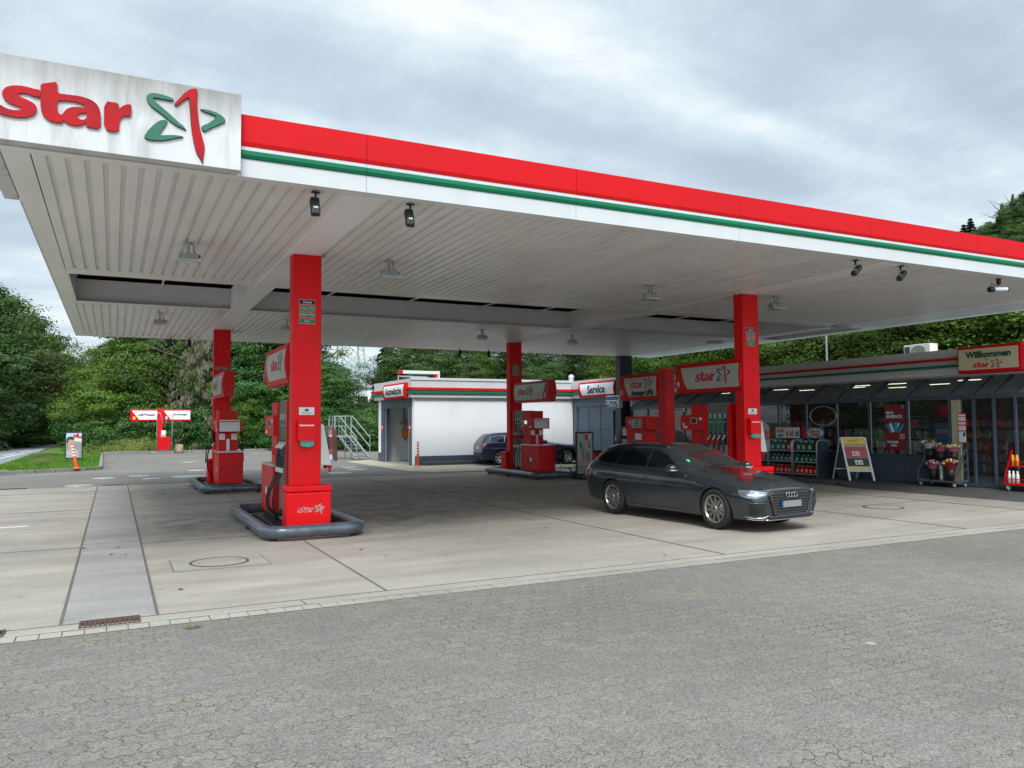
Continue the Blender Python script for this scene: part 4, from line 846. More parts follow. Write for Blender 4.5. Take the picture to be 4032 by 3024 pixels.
b = MB(); b.box(18.12, 18.30, 26.16, 27.12, 2.28, 2.80, PALE); b.build('sign_box', t, bev=.03)
b = MB(); b.box(18.10, 18.118, 26.24, 27.06, 2.62, 2.76, BLUE); b.box(18.10, 18.118, 26.30, 27.06, 2.31, 2.45, BLUE); b.box(18.105, 18.117, 26.24, 27.06, 2.452, 2.618, PAPERW); b.box(18.10, 18.1045, 26.92, 27.02, 2.50, 2.58, BLUE)
b.text('Hermes', (18.104, 26.58, 2.535), (0, -1, 0), (0, 0, 1), NSTK, w=.55, lift=.004); b.text('PaketShop', (18.099, 26.62, 2.38), (0, -1, 0), (0, 0, 1), PALE, w=.5, lift=.003); b.build('sign_print', t)

# --- shop
FX = 18.5
t = thing('shop_building', 'long low shop with sloped glazing, dark blue frames and striped grey fascia', 'building', (20, 16, 0)); shop = t
b = MB(); b.box(18.45, 18.7, 5.0, 25.99, 2.81, 3.45, WHITE); b.box(18.701, 25, 5.0, 26.0, 3.30, 3.38, GREYP); b.build('fascia', t, bev=.008)
b = MB(); bands(b, (18.45, 5.0), (18.45, 25.98), (-1, 0), (3.17, 3.23), (3.0, 3.06)); b.build('fascia_stripes', t)
b = MB(); b.box(18.60, 19.42, 5, 25.95, 2.795, 2.808, SOFFB); b.box(19.36, 25, 5, 25.95, 2.80, 2.83, mat('shop_ceiling', (.62, .62, .60), .8)); b.build('ceiling', t)
b = MB(); b.box(24.9, 25, 5, 26, .1, 2.8, mat('shop_back_wall', (.30, .27, .26), .8)); b.box(18.6, 25, 25.96, 26.1, .1, 2.8, PLASTER); b.box(18.6, 24.9, 25.90, 25.955, .1, 2.8, mat('pale_wall', (.55, .60, .58), .8)); b.build('wall', t)
sheet('shop_floor', [(18.6, 5), (24.9, 5), (24.9, 25.9), (18.6, 25.9)], .11, mat('shop_tiles', (.42, .41, .39), .4, var=.1))
mull = [25.93, 24.81, 23.72, 22.64, 21.5, 20.36, 19.22, 18.08, 16.98, 15.88, 14.78, 13.62, 12.46]
doors = [11.85, 11.36, 10.86, 9.8, 8.7, 7.6, 6.4]
b = MB()
for y in mull+doors:
    w = .06; b.box(FX, FX+.07, y-w/2, y+w/2, .10, 2.25, TRAF)
    b.bar((FX+.03, y, 2.28), (19.36, y, 2.80), .06, .07, TRAF, (0, 1, 0))
b.box(FX-.01, FX+.08, 5, 25.96, 2.21, 2.32, TRAF); b.box(FX, FX+.07, 12.49, 25.9, .76, .82, TRAF); b.box(FX+.002, FX+.068, 5, 12.43, .10, .17, TRAF); b.build('window_frame', t, bev=.004)
for y in (15.82, 14.72, 13.56, 16.92, 18.02): MB().box(FX-.012, FX-.002, y-.02, y-.003, .82, 2.2, PALE).build('edge_trim', t)
MB().box(FX-.004, FX+.1, 12.18, 12.40, .12, 2.2, CREAM).build('cream_panel', t)
b = MB()
for a, c in zip(mull, mull[1:]): b.box(FX+.015, FX+.055, c+.032, a-.032, .10, .758, TRAF)
b.build('parapet_panel', t, bev=.006)
for a, c in list(zip(mull, mull[1:]))+[(12.46, 11.85)]+list(zip(doors, doors[1:])):
    lo = .83 if c > 12.4 else .18
    MB().quad((FX+.035, a-.035, lo), (FX+.035, c+.035, lo), (FX+.035, c+.035, 2.205), (FX+.035, a-.035, 2.205), GLASS).build('window_pane', t)
    MB().quad((FX+.06, a-.035, 2.325), (FX+.06, c+.035, 2.325), (19.34, c+.035, 2.79), (19.34, a-.035, 2.79), GLASSS).build('sloped_pane', t)
for (x, y, wh) in [(19.9, 19.3, 'directly right of the front right column'), (21.1, 19.3, 'second right of the front right column, deeper inside'), (21, 17.2, 'above the right display rack, rear one'), (20.1, 16.3, 'above the oval ring'), (20.1, 15.1, 'above the folding board'), (21.6, 14.8, 'behind the one over the folding board'), (20.2, 13.0, 'above the blue parcel stand'), (20.6, 11.2, 'above the entrance door'), (20.1, 10.0, 'at the right picture edge'), (22.3, 12.5, 'deep inside behind the welcome sign'), (22.4, 16.8, 'deepest one behind the oval ring'), (20.3, 22.5, 'over the night counter')]:
    tt = thing('ceiling_tube', 'lit ceiling tube in the shop, '+wh, 'light', (x, y, 2.78), 'lit tubes in the shop ceiling')
    MB().box(x-.05, x+.05, y-.32, y+.32, 2.765, 2.799, GREYP).build('tray', tt); MB().box(x-.03, x+.03, y-.3, y+.3, 2.75, 2.7645, STRIP).build('tube', tt)
# shelving inside the shop
PRODC = [mat('pack_%s' % n, c, .45) for n, c in (('red', (.45, .02, .02)), ('yellow', (.55, .38, .04)), ('green', (.05, .25, .08)), ('blue', (.03, .10, .40)), ('white', (.6, .6, .58)), ('purple', (.20, .10, .40)), ('orange', (.6, .18, .02)), ('brown', (.16, .08, .04)))]
k = 0
for (x, y0, y1, h, lit, wh) in [(21.2, 14.9, 15.8, 2.0, 1, 'behind the oval ring window'), (22.2, 10.0, 11.9, 2.05, 0, 'tall cold shelf behind the entrance door'), (20.6, 11.2, 12.3, 1.1, 0, 'low counter shelf by the door'), (21.9, 12.4, 14.4, 1.9, 0, 'behind the energy poster'), (21.4, 16.4, 18.8, 1.5, 0, 'behind the rack of canisters'), (22.4, 19.2, 21.5, 1.8, 0, 'behind the night counter'), (20.3, 8.2, 9.9, 1.9, 0, 'beside the entrance at the picture edge')]:
    tt = thing('shop_shelf', 'stocked shop shelf '+wh, 'shelf', (x+.2, (y0+y1)/2, .11))
    bb = MB(); bb.box(x+.40, x+.44, y0, y1, .11, h, BLACK); n = int((h-.2)/.32)
    for i in range(n+1): bb.box(x, x+.39, y0, y1, .2+i*.32, .22+i*.32, BLACK if not lit else ALU)
    bb.box(x, x+.44, y0-.03, y0-.001, .11, h, BLACK); bb.box(x, x+.44, y1+.001, y1+.03, .11, h, BLACK); bb.build('rack', tt)
    bb = MB()
    for i in range(n):
        y = y0+.02
        while y < y1-.06:
            w = rnd.choice((.05, .06, .08, .11)); hh = rnd.uniform(.12, .26); c = rnd.choice(PRODC)
            bb.box(x+.04, x+.2, y, y+w*.9, .222+i*.32, .222+i*.32+hh, c); y += w
    o = bb.build('goods', tt); o['kind'] = 'stuff'
# blue parcel locker stand and red balloon seen through the window
t = thing('parcel_stand', 'bright blue parcel stand with white strip behind the shop window', 'display stand', (19, 12.96, .1))
b = MB(); b.box(18.9, 19.3, 12.78, 13.14, .11, 1.62, BLUED); b.build('stand_body', t, bev=.01); b = MB(); b.box(18.892, 18.898, 12.80, 13.06, 1.36, 1.46, PAPERW); b.text('Hermes', (18.891, 12.93, 1.41), (0, -1, 0), (0, 0, 1), NSTK, w=.2, lift=.002); b.build('stand_print', t)
t = thing('parcel_counter', 'bright blue low counter behind the shop window left of the blue stand', 'counter', (19, 13.35, .1))
b = MB(); b.box(18.95, 19.5, 13.16, 13.58, .11, 1.16, BLUED); b.build('counter_body', t, bev=.06); b = MB(); b.box(18.9, 19.55, 13.15, 13.59, 1.165, 1.19, PALE); b.build('counter_top', t)
b = MB(); b.lathe([(0, -.16), (.1, -.13), (.15, -.04), (.15, .06), (.1, .15), (0, .18)], (19.6, 13.35, 1.95), (0, 0, 1), REDF, 14); tag(b.build('balloon', rel=(19.6, 13.35, 1.95)), 'red round balloon inside the shop window', 'balloon')
# posters and notices on the glass
def poster(name, label, y0, y1, z0, z1, x, draw, frame=None, cat='poster', back=PAPERW):
    t = thing(name, label, cat, (x, (y0+y1)/2, z0)); b = MB(); b.box(x-.006, x, y1, y0, z0, z1, back); b.build('sheet', t); b = MB(); draw(b, x-.008); b.build('print', t); return t
def P1(b, x):
    b.box(x, x+.001, 13.70, 13.78, 2.02, 2.10, TEAL); b.text('MEHR', (x, 14.12, 1.91), (0, -1, 0), (0, 0, 1), mat('pale_blue_lettering', (.62, .88, .92), .5), h=.065); b.text('ENERGY,', (x, 13.98, 1.80), (0, -1, 0), (0, 0, 1), MATS['pale_blue_lettering'], h=.10, w=.50)
    for i in range(9):
        a = -.6+i*.15; yc = 13.98-math.sin(a)*.30; zc2 = 1.32+math.cos(a)*.20
        Xm = Matrix.Translation((x+.0001*i, yc, zc2)) @ Matrix.Rotation(-a if 0 else a, 4, 'X'); b.box(-.001*(i % 3), .0008, -.035, .035, -.12, .13, [BLUED, TEAL, MATS['pale_blue_lettering'], NSTK][i % 4], Xm)
    b.text('WENIGER', (x, 14.05, 1.13), (0, -1, 0), (0, 0, 1), MATS['pale_blue_lettering'], h=.06); b.text('PREIS', (x, 14.02, 1.04), (0, -1, 0), (0, 0, 1), MATS['pale_blue_lettering'], h=.055)
    b.box(x-.002, x+.001, 13.70, 13.84, 1.22, 1.34, CREAM); b.text('3,99', (x-.003, 13.77, 1.27), (0, -1, 0), (0, 0, 1), BTXT, w=.1)
poster('energy_poster', 'dark red window poster reading MEHR ENERGY, WENIGER PREIS', 14.27, 13.67, .92, 2.13, FX-.002, P1, back=mat('dark_red_poster', (.20, .015, .02), .45))
def P2(b, x): b.text('Nachtschalter', (x, 23.05, 2.165), (0, -1, 0), (0, 0, 1), mat('faded_red_lettering', (.45, .12, .12), .5), w=.82)
poster('night_counter_sign', 'white window strip reading Nachtschalter', 23.56, 22.55, 2.08, 2.25, FX-.002, P2, cat='sign')
def P3(b, x):
    for z0, z1 in ((1.16, 1.42), (1.45, 1.56), (1.59, 1.65), (1.68, 1.77), (1.79, 1.84)): b.box(x-.001, x+.001, 12.03, 12.21, z0, z1, PAPERW)
    b.box(x-.003, x-.0015, 12.04, 12.10, 1.30, 1.40, BLUE)
poster('opening_hours_board', 'narrow red-framed board of white notices beside the shop entrance', 12.22, 12.02, 1.15, 1.87, FX-.012, P3, cat='notice board', back=REDD)
b = MB(); b.tube([(FX-.02, 16.33+.47*math.cos(q*6.2832), 1.85+.28*math.sin(q*6.2832)) for q in [k/40 for k in range(40)]], .012, PALE, 6, True); tag(b.build('oval_ring', rel=(FX-.02, 16.33, 1.85)), 'pale oval ring mounted on the shop window', 'oval sign')
def P4(b, x):
    b.box(x, x+.001, 17.45, 17.75, 1.42, 1.45, REDD); b.box(x, x+.001, 17.45, 17.75, 1.37, 1.40, REDD)
    for i, yy in enumerate((17.35, 17.28, 17.2, 17.13)): b.box(x, x+.001, yy-.025, yy+.025, 1.26, 1.40+.03*(i % 2), [REDD, YEL, REDD, ORNG][i])
    b.box(x, x+.001, 16.88, 17.02, 1.25, 1.40, TEAL); b.box(x, x+.001, 17.5, 17.7, 1.23, 1.31, BLUED)
poster('offer_poster', 'pale offer poster with red bars and bottles above the left rack', 17.80, 16.86, 1.20, 1.52, 18.1, P4)
def P5(b, x):
    b.box(x, x+.001, 16.60, 16.755, 1.21, 1.51, REDD); g = [(math.cos(i*math.pi/12)*(.27 if i % 2 else .33), math.sin(i*math.pi/12)*(.11 if i % 2 else .14)) for i in range(24)]
    b.geo(([(u, v, 0) for u, v in g], [tuple(range(24))]), (x-.001, 16.28, 1.36), (0, -1, 0), (0, 0, 1), PAPERW)
    b.text('SAISON-', (x-.003, 16.29, 1.40), (0, -1, 0), (0, 0, 1), RTXT, w=.42); b.text('WARE', (x-.003, 16.27, 1.30), (0, -1, 0), (0, 0, 1), RTXT, w=.34)
poster('season_poster', 'blue poster reading SAISON-WARE with white burst above the right rack', 16.76, 15.98, 1.20, 1.52, 18.1, P5, back=BLUED)
def P6(b, x): b.text('WARE', (x, 18.3, 1.38), (0, -1, 0), (0, 0, 1), WTXT, w=.5, h=.12)
poster('red_ware_poster', 'red poster reading WARE just right of the front right column', 18.62, 17.99, 1.22, 1.52, 18.1, P6, back=REDD)
t = thing('welcome_sign', 'cream welcome sign framed in red on the shop fascia reading Willkommen bei star', 'sign', (18.1, 11.15, 2.8))
b = MB(); b.box(18.05, 18.44, 10.40, 11.90, 2.80, 3.44, REDF); b.build('sign_box', t, bev=.03); b = MB(); b.box(18.04, 18.048, 10.47, 11.86, 2.88, 3.37, mat('cream_sheet', (.52, .47, .31), .45, var=.05)); b.build('cream_sheet', t)
b = MB(); b.text('Willkommen', (18.04, 11.16, 3.23), (0, -1, 0), (0, 0, 1), mat('dark_green_lettering', (.006, .06, .045), .5), w=1.06, bold=.05); b.text('bei', (18.04, 11.18, 3.11), (0, -1, 0), (0, 0, 1), BTXT, h=.05, bold=0)
logo(b, (18.04, 11.18, 2.985), (0, -1, 0), (0, 0, 1), .70); b.build('sign_print', t)
t = thing('air_conditioner', 'white outdoor air conditioning unit on the flat shop roof', 'air conditioner', (21.2, 15.1, 3.4))
ACX = 21.0; b = MB(); b.box(21.0, 21.35, 14.65, 15.5, 3.36, 3.93, mat('white_enamel', (.78, .78, .76), .4)); b.build('case', t, bev=.015)
b = MB(); b.lathe([(.22, 0), (.23, .012), (.24, 0)], (20.995, 15.02, 3.66), (-1, 0, 0), GREYP, 28)
for r_ in (.06, .11, .16, .21): b.lathe([(r_, 0), (r_+.006, .008), (r_+.012, 0)], (20.996, 15.02, 3.66), (-1, 0, 0), GREYP, 24)
for i in range(9): b.box(20.985, 20.995, 14.8, 15.24, 3.47+i*.045, 3.476+i*.045, GREYP)
b.build('grille', t); b = MB()
for i in range(5): b.box(20.99, 20.998, 15.30+i*.035, 15.318+i*.035, 3.42, 3.88, BLACK)
b.build('side_slots', t)
t = thing('lamp_mast', 'thin grey mast rising behind the shop roof', 'mast', (22, 19.2, 3.3)); MB().cyl((22, 19.2, 3.35), (22, 19.2, 7.0), .035, STEEL, 10).build('pole', t)

# ------------------------------------------------------------------ goods in front of the shop
def canister(h, w, d, m, name, label, loc):
    t = thing(name, label, 'canister', loc)
    x, y, z = loc; b = MB()
    b.add([(x, y-w/2, z), (x+d, y-w/2, z), (x+d, y+w/2, z), (x, y+w/2, z), (x, y-w/2, z+h*.78), (x+d, y-w/2, z+h*.78), (x+d, y+w/2, z+h*.78), (x, y+w/2, z+h*.78), (x+d*.2, y-w*.35, z+h*.86), (x+d*.8, y-w*.35, z+h*.86), (x+d*.8, y+w*.2, z+h*.92), (x+d*.2, y+w*.2, z+h*.92)],
          [(0, 3, 2, 1), (0, 1, 5, 4), (1, 2, 6, 5), (2, 3, 7, 6), (3, 0, 4, 7), (4, 5, 9, 8), (5, 6, 10, 9), (6, 7, 11, 10), (7, 4, 8, 11), (8, 9, 10, 11)], m)
    b.tube([(x+d*.5, y-w*.32, z+h*.82), (x+d*.5, y-w*.30, z+h*.99), (x+d*.5, y+w*.1, z+h), (x+d*.5, y+w*.38, z+h*.92), (x+d*.5, y+w*.44, z+h*.70)], .013 if h > .2 else .008, PALE if h > .2 else m, 6)
    b.build('body', t, bev=.008)
    MB().cyl((x+d*.5, y-w*.28, z+h*.90), (x+d*.5, y-w*.28, z+h*1.02), w*.13, WTXT if m is not REDD else REDF, 8).build('cap', t)
    b = MB(); b.quad((x-.0025, y-w*.3, z+h*.18), (x-.0025, y+w*.3, z+h*.18), (x-.0025, y+w*.3, z+h*.55), (x-.0025, y-w*.3, z+h*.55), PALE if h > .2 else LGREY); b.build('label_patch', t)
CGRN = mat('green_canister', (.004, .15, .11), .35, var=.1, scale=10); ORD = ['leftmost', 'second from left', 'third from left', 'fourth from left', 'fifth from left', 'sixth from left']
def rack(y0, y1, wh, seed, endr=True):
    t = thing('display_rack', 'grey display rack of canisters, the '+wh, 'rack', (18.1, (y0+y1)/2, .1), 'display racks of canisters')
    for y in (y0, y1-.02):
        poly = [(17.85, .10), (18.36, .10), (18.36, 1.02)]+[(18.28+.08*math.cos(R(a))*1, 1.05+.10*math.sin(R(a))) for a in (0, 30, 60, 90)]+[(17.97-.12*math.sin(R(a)), 1.03+.12*math.cos(R(a))) for a in (0, 30, 60, 90)]
        b = MB(); b.prism(poly, 0, .02, mat('rack_panel', (.05, .07, .10), .5), Matrix(((1, 0, 0, 0), (0, 0, -1, y+.02), (0, 1, 0, 0), (0, 0, 0, 1)))); b.tube([(p[0], y+.01, p[1]) for p in poly[2:]]+[(17.85, y+.01, .10)], .017, ALU, 6); b.build('side_panel', t)
    for z in (.17, .52, .84): b = MB(); b.box(17.86, 18.33, y0+.03, y1-.03, z-.02, z, ALU); b.build('shelf', t)
    MB().box(18.335, 18.35, y0+.025, y1-.025, .15, 1.1, BLACK).build('back_panel', t)
    r = random.Random(seed)
    tops = [y1-.15, y1-.35, y1-.60] if seed == 2 else [y1-.13, y1-.32, y1-.52, y1-.76]
    for i, y in enumerate(tops):
        m = REDD if (seed == 1 and i == 3) else CGRN
        canister(.28, .17, .13, m, 'canister', '%s canister, %s, top shelf, %s' % ('red' if m is REDD else 'big green', ORD[i], wh), (17.93+r.uniform(-.02, .02), y, .842))
    for i in range(5):
        y = y1-.12-i*.17; canister(.20, .12, .08, CGRN, 'bottle', 'small green bottle, %s, middle shelf, %s' % (ORD[i], wh), (17.92+r.uniform(-.02, .02), y, .522))
    for i in range(5):
        y = y1-.12-i*.165; canister(.24, .13, .09, REDD, 'bottle', 'red bottle, %s, bottom shelf, %s' % (ORD[i], wh), (17.92+r.uniform(-.02, .02), y, .172))
rack(16.02, 16.93, 'rack nearest the folding board', 2); rack(16.95, 17.88, 'rack second from the folding board', 1); rack(17.9, 18.8, 'rack half hidden behind the column', 3)
tag(MB().box(17.95, 18.4, 15.0, 15.45, .1, 1.1, TRAF).build('litter_bin', bev=.08, rel=(18.2, 15.25, .1)), 'dark rounded bin behind the folding board', 'bin')
# folding board
t = thing('folding_board', 'white-legged folding board with yellow jackpot poster showing 42 and 23', 'advertising board', (17.7, 14.5, .1))
def AP(u, v): # u across 0..1, v up 0..1 on the leaning front face
    return Vector((17.45, 14.58, .12)).lerp(Vector((17.86, 14.16, .12)), u)+Vector((.08, .33, 0))*v+Vector((0, 0, 1.13*v))
b = MB()
for u in (0, 1): b.bar(AP(u, 0), AP(u, 1.0), .045, .03, WTXT)
for v in (.22, 1.0): b.bar(AP(0, v), AP(1, v), .045, .03, WTXT)
b.build('front_frame', t); b = MB()
for u in (0, 1):
    a = AP(u, 1.0)+Vector((.01, .03, 0)); b.bar(a, (a.x+.10, a.y+.36, .12), .03, .03, ALU)
b.bar(AP(0, 1)+Vector((.09, .30, -.85)), AP(1, 1)+Vector((.09, .30, -.85)), .02, .02, ALU); b.build('rear_legs', t)
b = MB(); rr = (AP(1, .5)-AP(0, .5)).normalized(); uu = (AP(0, 1)-AP(0, 0)).normalized()
def aq(b, u0, u1, v0, v1, m, l=0):
    nn = rr.cross(uu)*l; b.add([AP(u0, v0)+nn, AP(u1, v0)+nn, AP(u1, v1)+nn, AP(u0, v1)+nn], [(0, 1, 2, 3)], m)
aq(b, .04, .96, .24, .98, CREAM); aq(b, .04, .96, .86, .98, YEL, .003); aq(b, .05, .95, .53, .78, mat('poster_red', (.42, .05, .05), .4), .003); aq(b, .05, .95, .33, .52, BLACK, .003); aq(b, .05, .95, .24, .32, mat('pale_yellow', (.6, .55, .2), .4), .003)
aq(b, .34, .48, .575, .675, WTXT, .006); aq(b, .50, .64, .575, .675, WTXT, .006); aq(b, .38, .53, .37, .475, WTXT, .006); aq(b, .55, .70, .37, .475, WTXT, .006)
nn = rr.cross(uu)
for tx, u, v, h_, m in (('4', .41, .625, .085, BTXT), ('2', .57, .625, .085, BTXT), ('2', .455, .422, .085, BTXT), ('3', .625, .422, .085, BTXT), ('JACKPOT', .5, .815, .06, mat('faded_orange', (.55, .35, .15), .5)), ('LOTTO', .5, .925, .05, RTXT)): b.text(tx, AP(u, v)+nn*.008, rr, uu, m, h=h_, lift=0)
b.build('poster_print', t)
# flower cart
t = thing('flower_cart', 'grey tiered metal flower cart on castors beside the shop entrance', 'cart', (18.1, 12.55, .1))
b = MB(); G = mat('cart_grey', (.07, .085, .10), .45)
for y in (11.98, 12.95):
    b.bar((17.93, y, .22), (17.93, y, .42), .03, .03, G); b.bar((17.93, y, .42), (18.38, y, 1.0), .03, .03, G); b.bar((18.38, y, 1.0), (18.42, y, 1.0), .03, .03, G); b.bar((18.42, y, .22), (18.42, y, 1.0), .03, .03, G); b.bar((17.93, y, .24), (18.42, y, .24), .03, .03, G); b.bar((18.1, y, .55), (18.42, y, .5), .02, .02, G)
    b.bar((18.2, y, .72), (18.42, y, .72), .02, .02, G)
b.build('frame', t); b = MB(); b.box(17.92, 18.43, 11.97, 12.96, .20, .235, G); b.build('lower_shelf', t); b = MB(); b.box(18.12, 18.42, 12.0, 12.93, .66, .69, G); b.build('upper_shelf', t)
for x, y in ((17.97, 12.03), (17.97, 12.9), (18.38, 12.03), (18.38, 12.9)): MB().cyl((x, y-.015, .14), (x, y+.015, .14), .04, GREYP, 10).build('castor', t)
def bucket(x, y, z, s, cols, wrap, label):
    t = thing('flower_bucket', label, 'flower bucket', (x, y, z)); MB().lathe([(0, 0), (.075*s, 0), (.10*s, .24*s), (.095*s, .24*s), (.07*s, .02)], (x, y, z), (0, 0, 1), BLACK, 16).build('bucket', t)
    MB().lathe([(.06*s, .20*s), (.12*s, .30*s), (.18*s, .36*s)], (x, y, z), (0, 0, 1), wrap, 14, False).build('wrapping', t)
    b = MB(); r = random.Random(int(x*100+y*37))
    for i in range(46):
        a = r.uniform(0, 6.28); q = r.uniform(0, .17)*s; zz = z+.34*s+r.uniform(-.01, .05)+(.17*s-q)*.3; px_, py_ = x+q*math.cos(a), y+q*math.sin(a); k = r.uniform(.018, .034)*s; m = r.choice(cols)
        b.lathe([(0, -k*.6), (k, 0), (k*.6, k*.6), (0, k*.7)], (px_, py_, zz), (r.uniform(-.4, .4), r.uniform(-.4, .4), 1), m, 7)
    b.build('blossoms', t)
PK = mat('pink_petal', (.6, .16, .28), .6); YP = mat('yellow_petal', (.75, .5, .04), .6); WP = mat('white_petal', (.7, .68, .6), .6); RP = mat('red_petal', (.55, .03, .02), .6); LF = mat('flower_leaf', (.05, .13, .03), .6); OP = mat('orange_petal', (.75, .2, .02), .6); MG = mat('magenta_petal', (.35, .03, .12), .6)
WRP = mat('pink_wrap', (.5, .12, .2), .4); WRR = mat('red_wrap', (.32, .02, .03), .4); WRC = mat('silver_wrap', (.55, .55, .55), .25)
bucket(18.12, 12.66, .24, 1.1, [WP, MG, LF, PK], WRP, 'bucket of pale and dark blossoms in pink wrap on the lower cart shelf, left')
bucket(18.10, 12.20, .24, 1.2, [RP, OP, WP, PK, YP], WRR, 'bucket of red, orange and white blossoms on the lower cart shelf, right')
bucket(18.27, 12.55, .69, 1.0, [YP, WP, LF, OP], WRP, 'bucket of mixed yellow flowers on the upper cart shelf, middle')
bucket(18.27, 12.22, .69, 1.0, [YP, YP, WP, LF], WRP, 'bucket of yellow flowers on the upper cart shelf, right')
bucket(18.30, 12.86, .72, 1.15, [MG, LF, WP, LF], WRC, 'bucket with magenta bouquet in silver wrap on the upper cart shelf, left')
tag(MB().lathe([(0, 0), (.06, 0), (.045, .05), (.055, .28), (.07, .42), (.06, .42)], (18.1, 12.44, .24), (0, 0, 1), STEEL, 14).build('metal_vase', rel=(18.1, 12.44, .24)), 'tall grey metal vase between the lower flower buckets', 'vase')
# red bottle cart at the picture edge
t = thing('bottle_cart', 'red wire cart with bottles cut off by the right picture edge', 'cart', (18.3, 10.6, .1))
b = MB()
for y in (10.15, 10.93):
    b.bar((18.15, y, .25), (18.15, y, .4), .025, .025, REDD); b.bar((18.15, y, .4), (18.45, y, 1.0), .025, .025, REDD)
MB().box(18.1, 18.5, 10.14, 10.94, .22, .26, REDD).build('shelf', t); MB().box(18.22, 18.48, 10.16, 10.92, .63, .65, REDD).build('shelf', t); b.bar((18.12, 10.15, .36), (18.12, 10.93, .36), .015, .015, REDD); b.bar((18.24, 10.15, .74), (18.24, 10.93, .74), .015, .015, REDD); b.build('frame', t)
for y in (10.25, 10.86): MB().cyl((18.15, y-.02, .155), (18.15, y+.02, .155), .055, GREYP, 12).build('castor', t)
for i, y in enumerate((10.86, 10.77, 10.68)):
    tag(MB().lathe([(0, 0), (.037, 0), (.037, .18), (.02, .24), (.02, .28), (0, .28)], (18.2, y, .26), (0, 0, 1), WSTR, 12).build('bottle', rel=(18.2, y, .26)), 'white bottle on the lower shelf of the red cart, '+ORD[i], 'bottle')
for i, y in enumerate((10.84, 10.75)):
    tag(MB().lathe([(0, 0), (.037, 0), (.037, .16), (.025, .22), (.02, .25), (0, .25)], (18.32, y, .65), (0, 0, 1), mat('amber_bottle', (.75, .35, .02), .3), 12).build('bottle', rel=(18.32, y, .65)), 'amber bottle on the upper shelf of the red cart, '+ORD[i], 'bottle')
# ------------------------------------------------------------------ cars
def paint(name, col):
    m = mat(name, col, .22, .35, coat=1.0); return m
GLASSD = mat('tinted_glass', (.004, .005, .006), .05, spec=.28)
GLASSW = mat('windscreen_glass', (.018, .022, .022), .03, spec=.8, coat=.5)
GLOSSB = mat('gloss_black', (.010, .010, .012), .15, coat=1)
CHR = mat('satin_chrome', (.55, .56, .57), .2, 1.0)
RIMM = mat('alloy_rim', (.36, .34, .31), .25, .8)
HEADL = mat('headlight_lens', (.20, .23, .26), .10, .5, coat=.6)
TAILL = mat('tail_light', (.35, .01, .015), .12, coat=1)
ST = [  # x, z_low, y_low, y_mid, z_belt, y_belt, y_cant, z_cant, y_roof, z_roof, z_centre
 (.935, .235, .50, .60, .62, .56, .46, .655, .30, .672, .680), (.905, .20, .66, .745, .66, .68, .56, .70, .36, .722, .732), (.82, .18, .76, .855, .70, .77, .62, .745, .40, .770, .782), (.66, .175, .82, .905, .735, .82, .68, .785, .44, .815, .828),
 (.38, .17, .85, .930, .785, .845, .70, .835, .46, .868, .880), (0, .17, .86, .940, .85, .86, .72, .885, .48, .918, .930), (-.35, .17, .86, .943, .90, .865, .74, .930, .50, .960, .972), (-.66, .17, .86, .943, .935, .87, .765, .962, .52, .996, 1.010),
 (-1.0, .17, .86, .943, .950, .87, .735, 1.135, .52, 1.165, 1.185), (-1.30, .17, .86, .943, .958, .87, .690, 1.285, .52, 1.315, 1.332), (-1.58, .17, .86, .943, .962, .87, .655, 1.365, .51, 1.405, 1.418), (-2.0, .17, .86, .943, .968, .87, .645, 1.385, .50, 1.438, 1.452),
 (-2.6, .17, .86, .943, .980, .87, .645, 1.372, .50, 1.436, 1.452), (-3.1, .175, .86, .943, .995, .865, .635, 1.345, .49, 1.412, 1.428), (-3.5, .20, .85, .935, 1.01, .85, .62, 1.295, .48, 1.372, 1.388), (-3.70, .23, .83, .915, 1.01, .825, .62, 1.205, .47, 1.275, 1.290), (-3.86, .26, .80, .885, .985, .795, .63, 1.07, .46, 1.11, 1.125), (-3.96, .28, .76, .835, .93, .75, .60, .965, .44, .985, .995), (-4.0, .33, .66, .73, .84, .66, .52, .87, .38, .885, .892)]
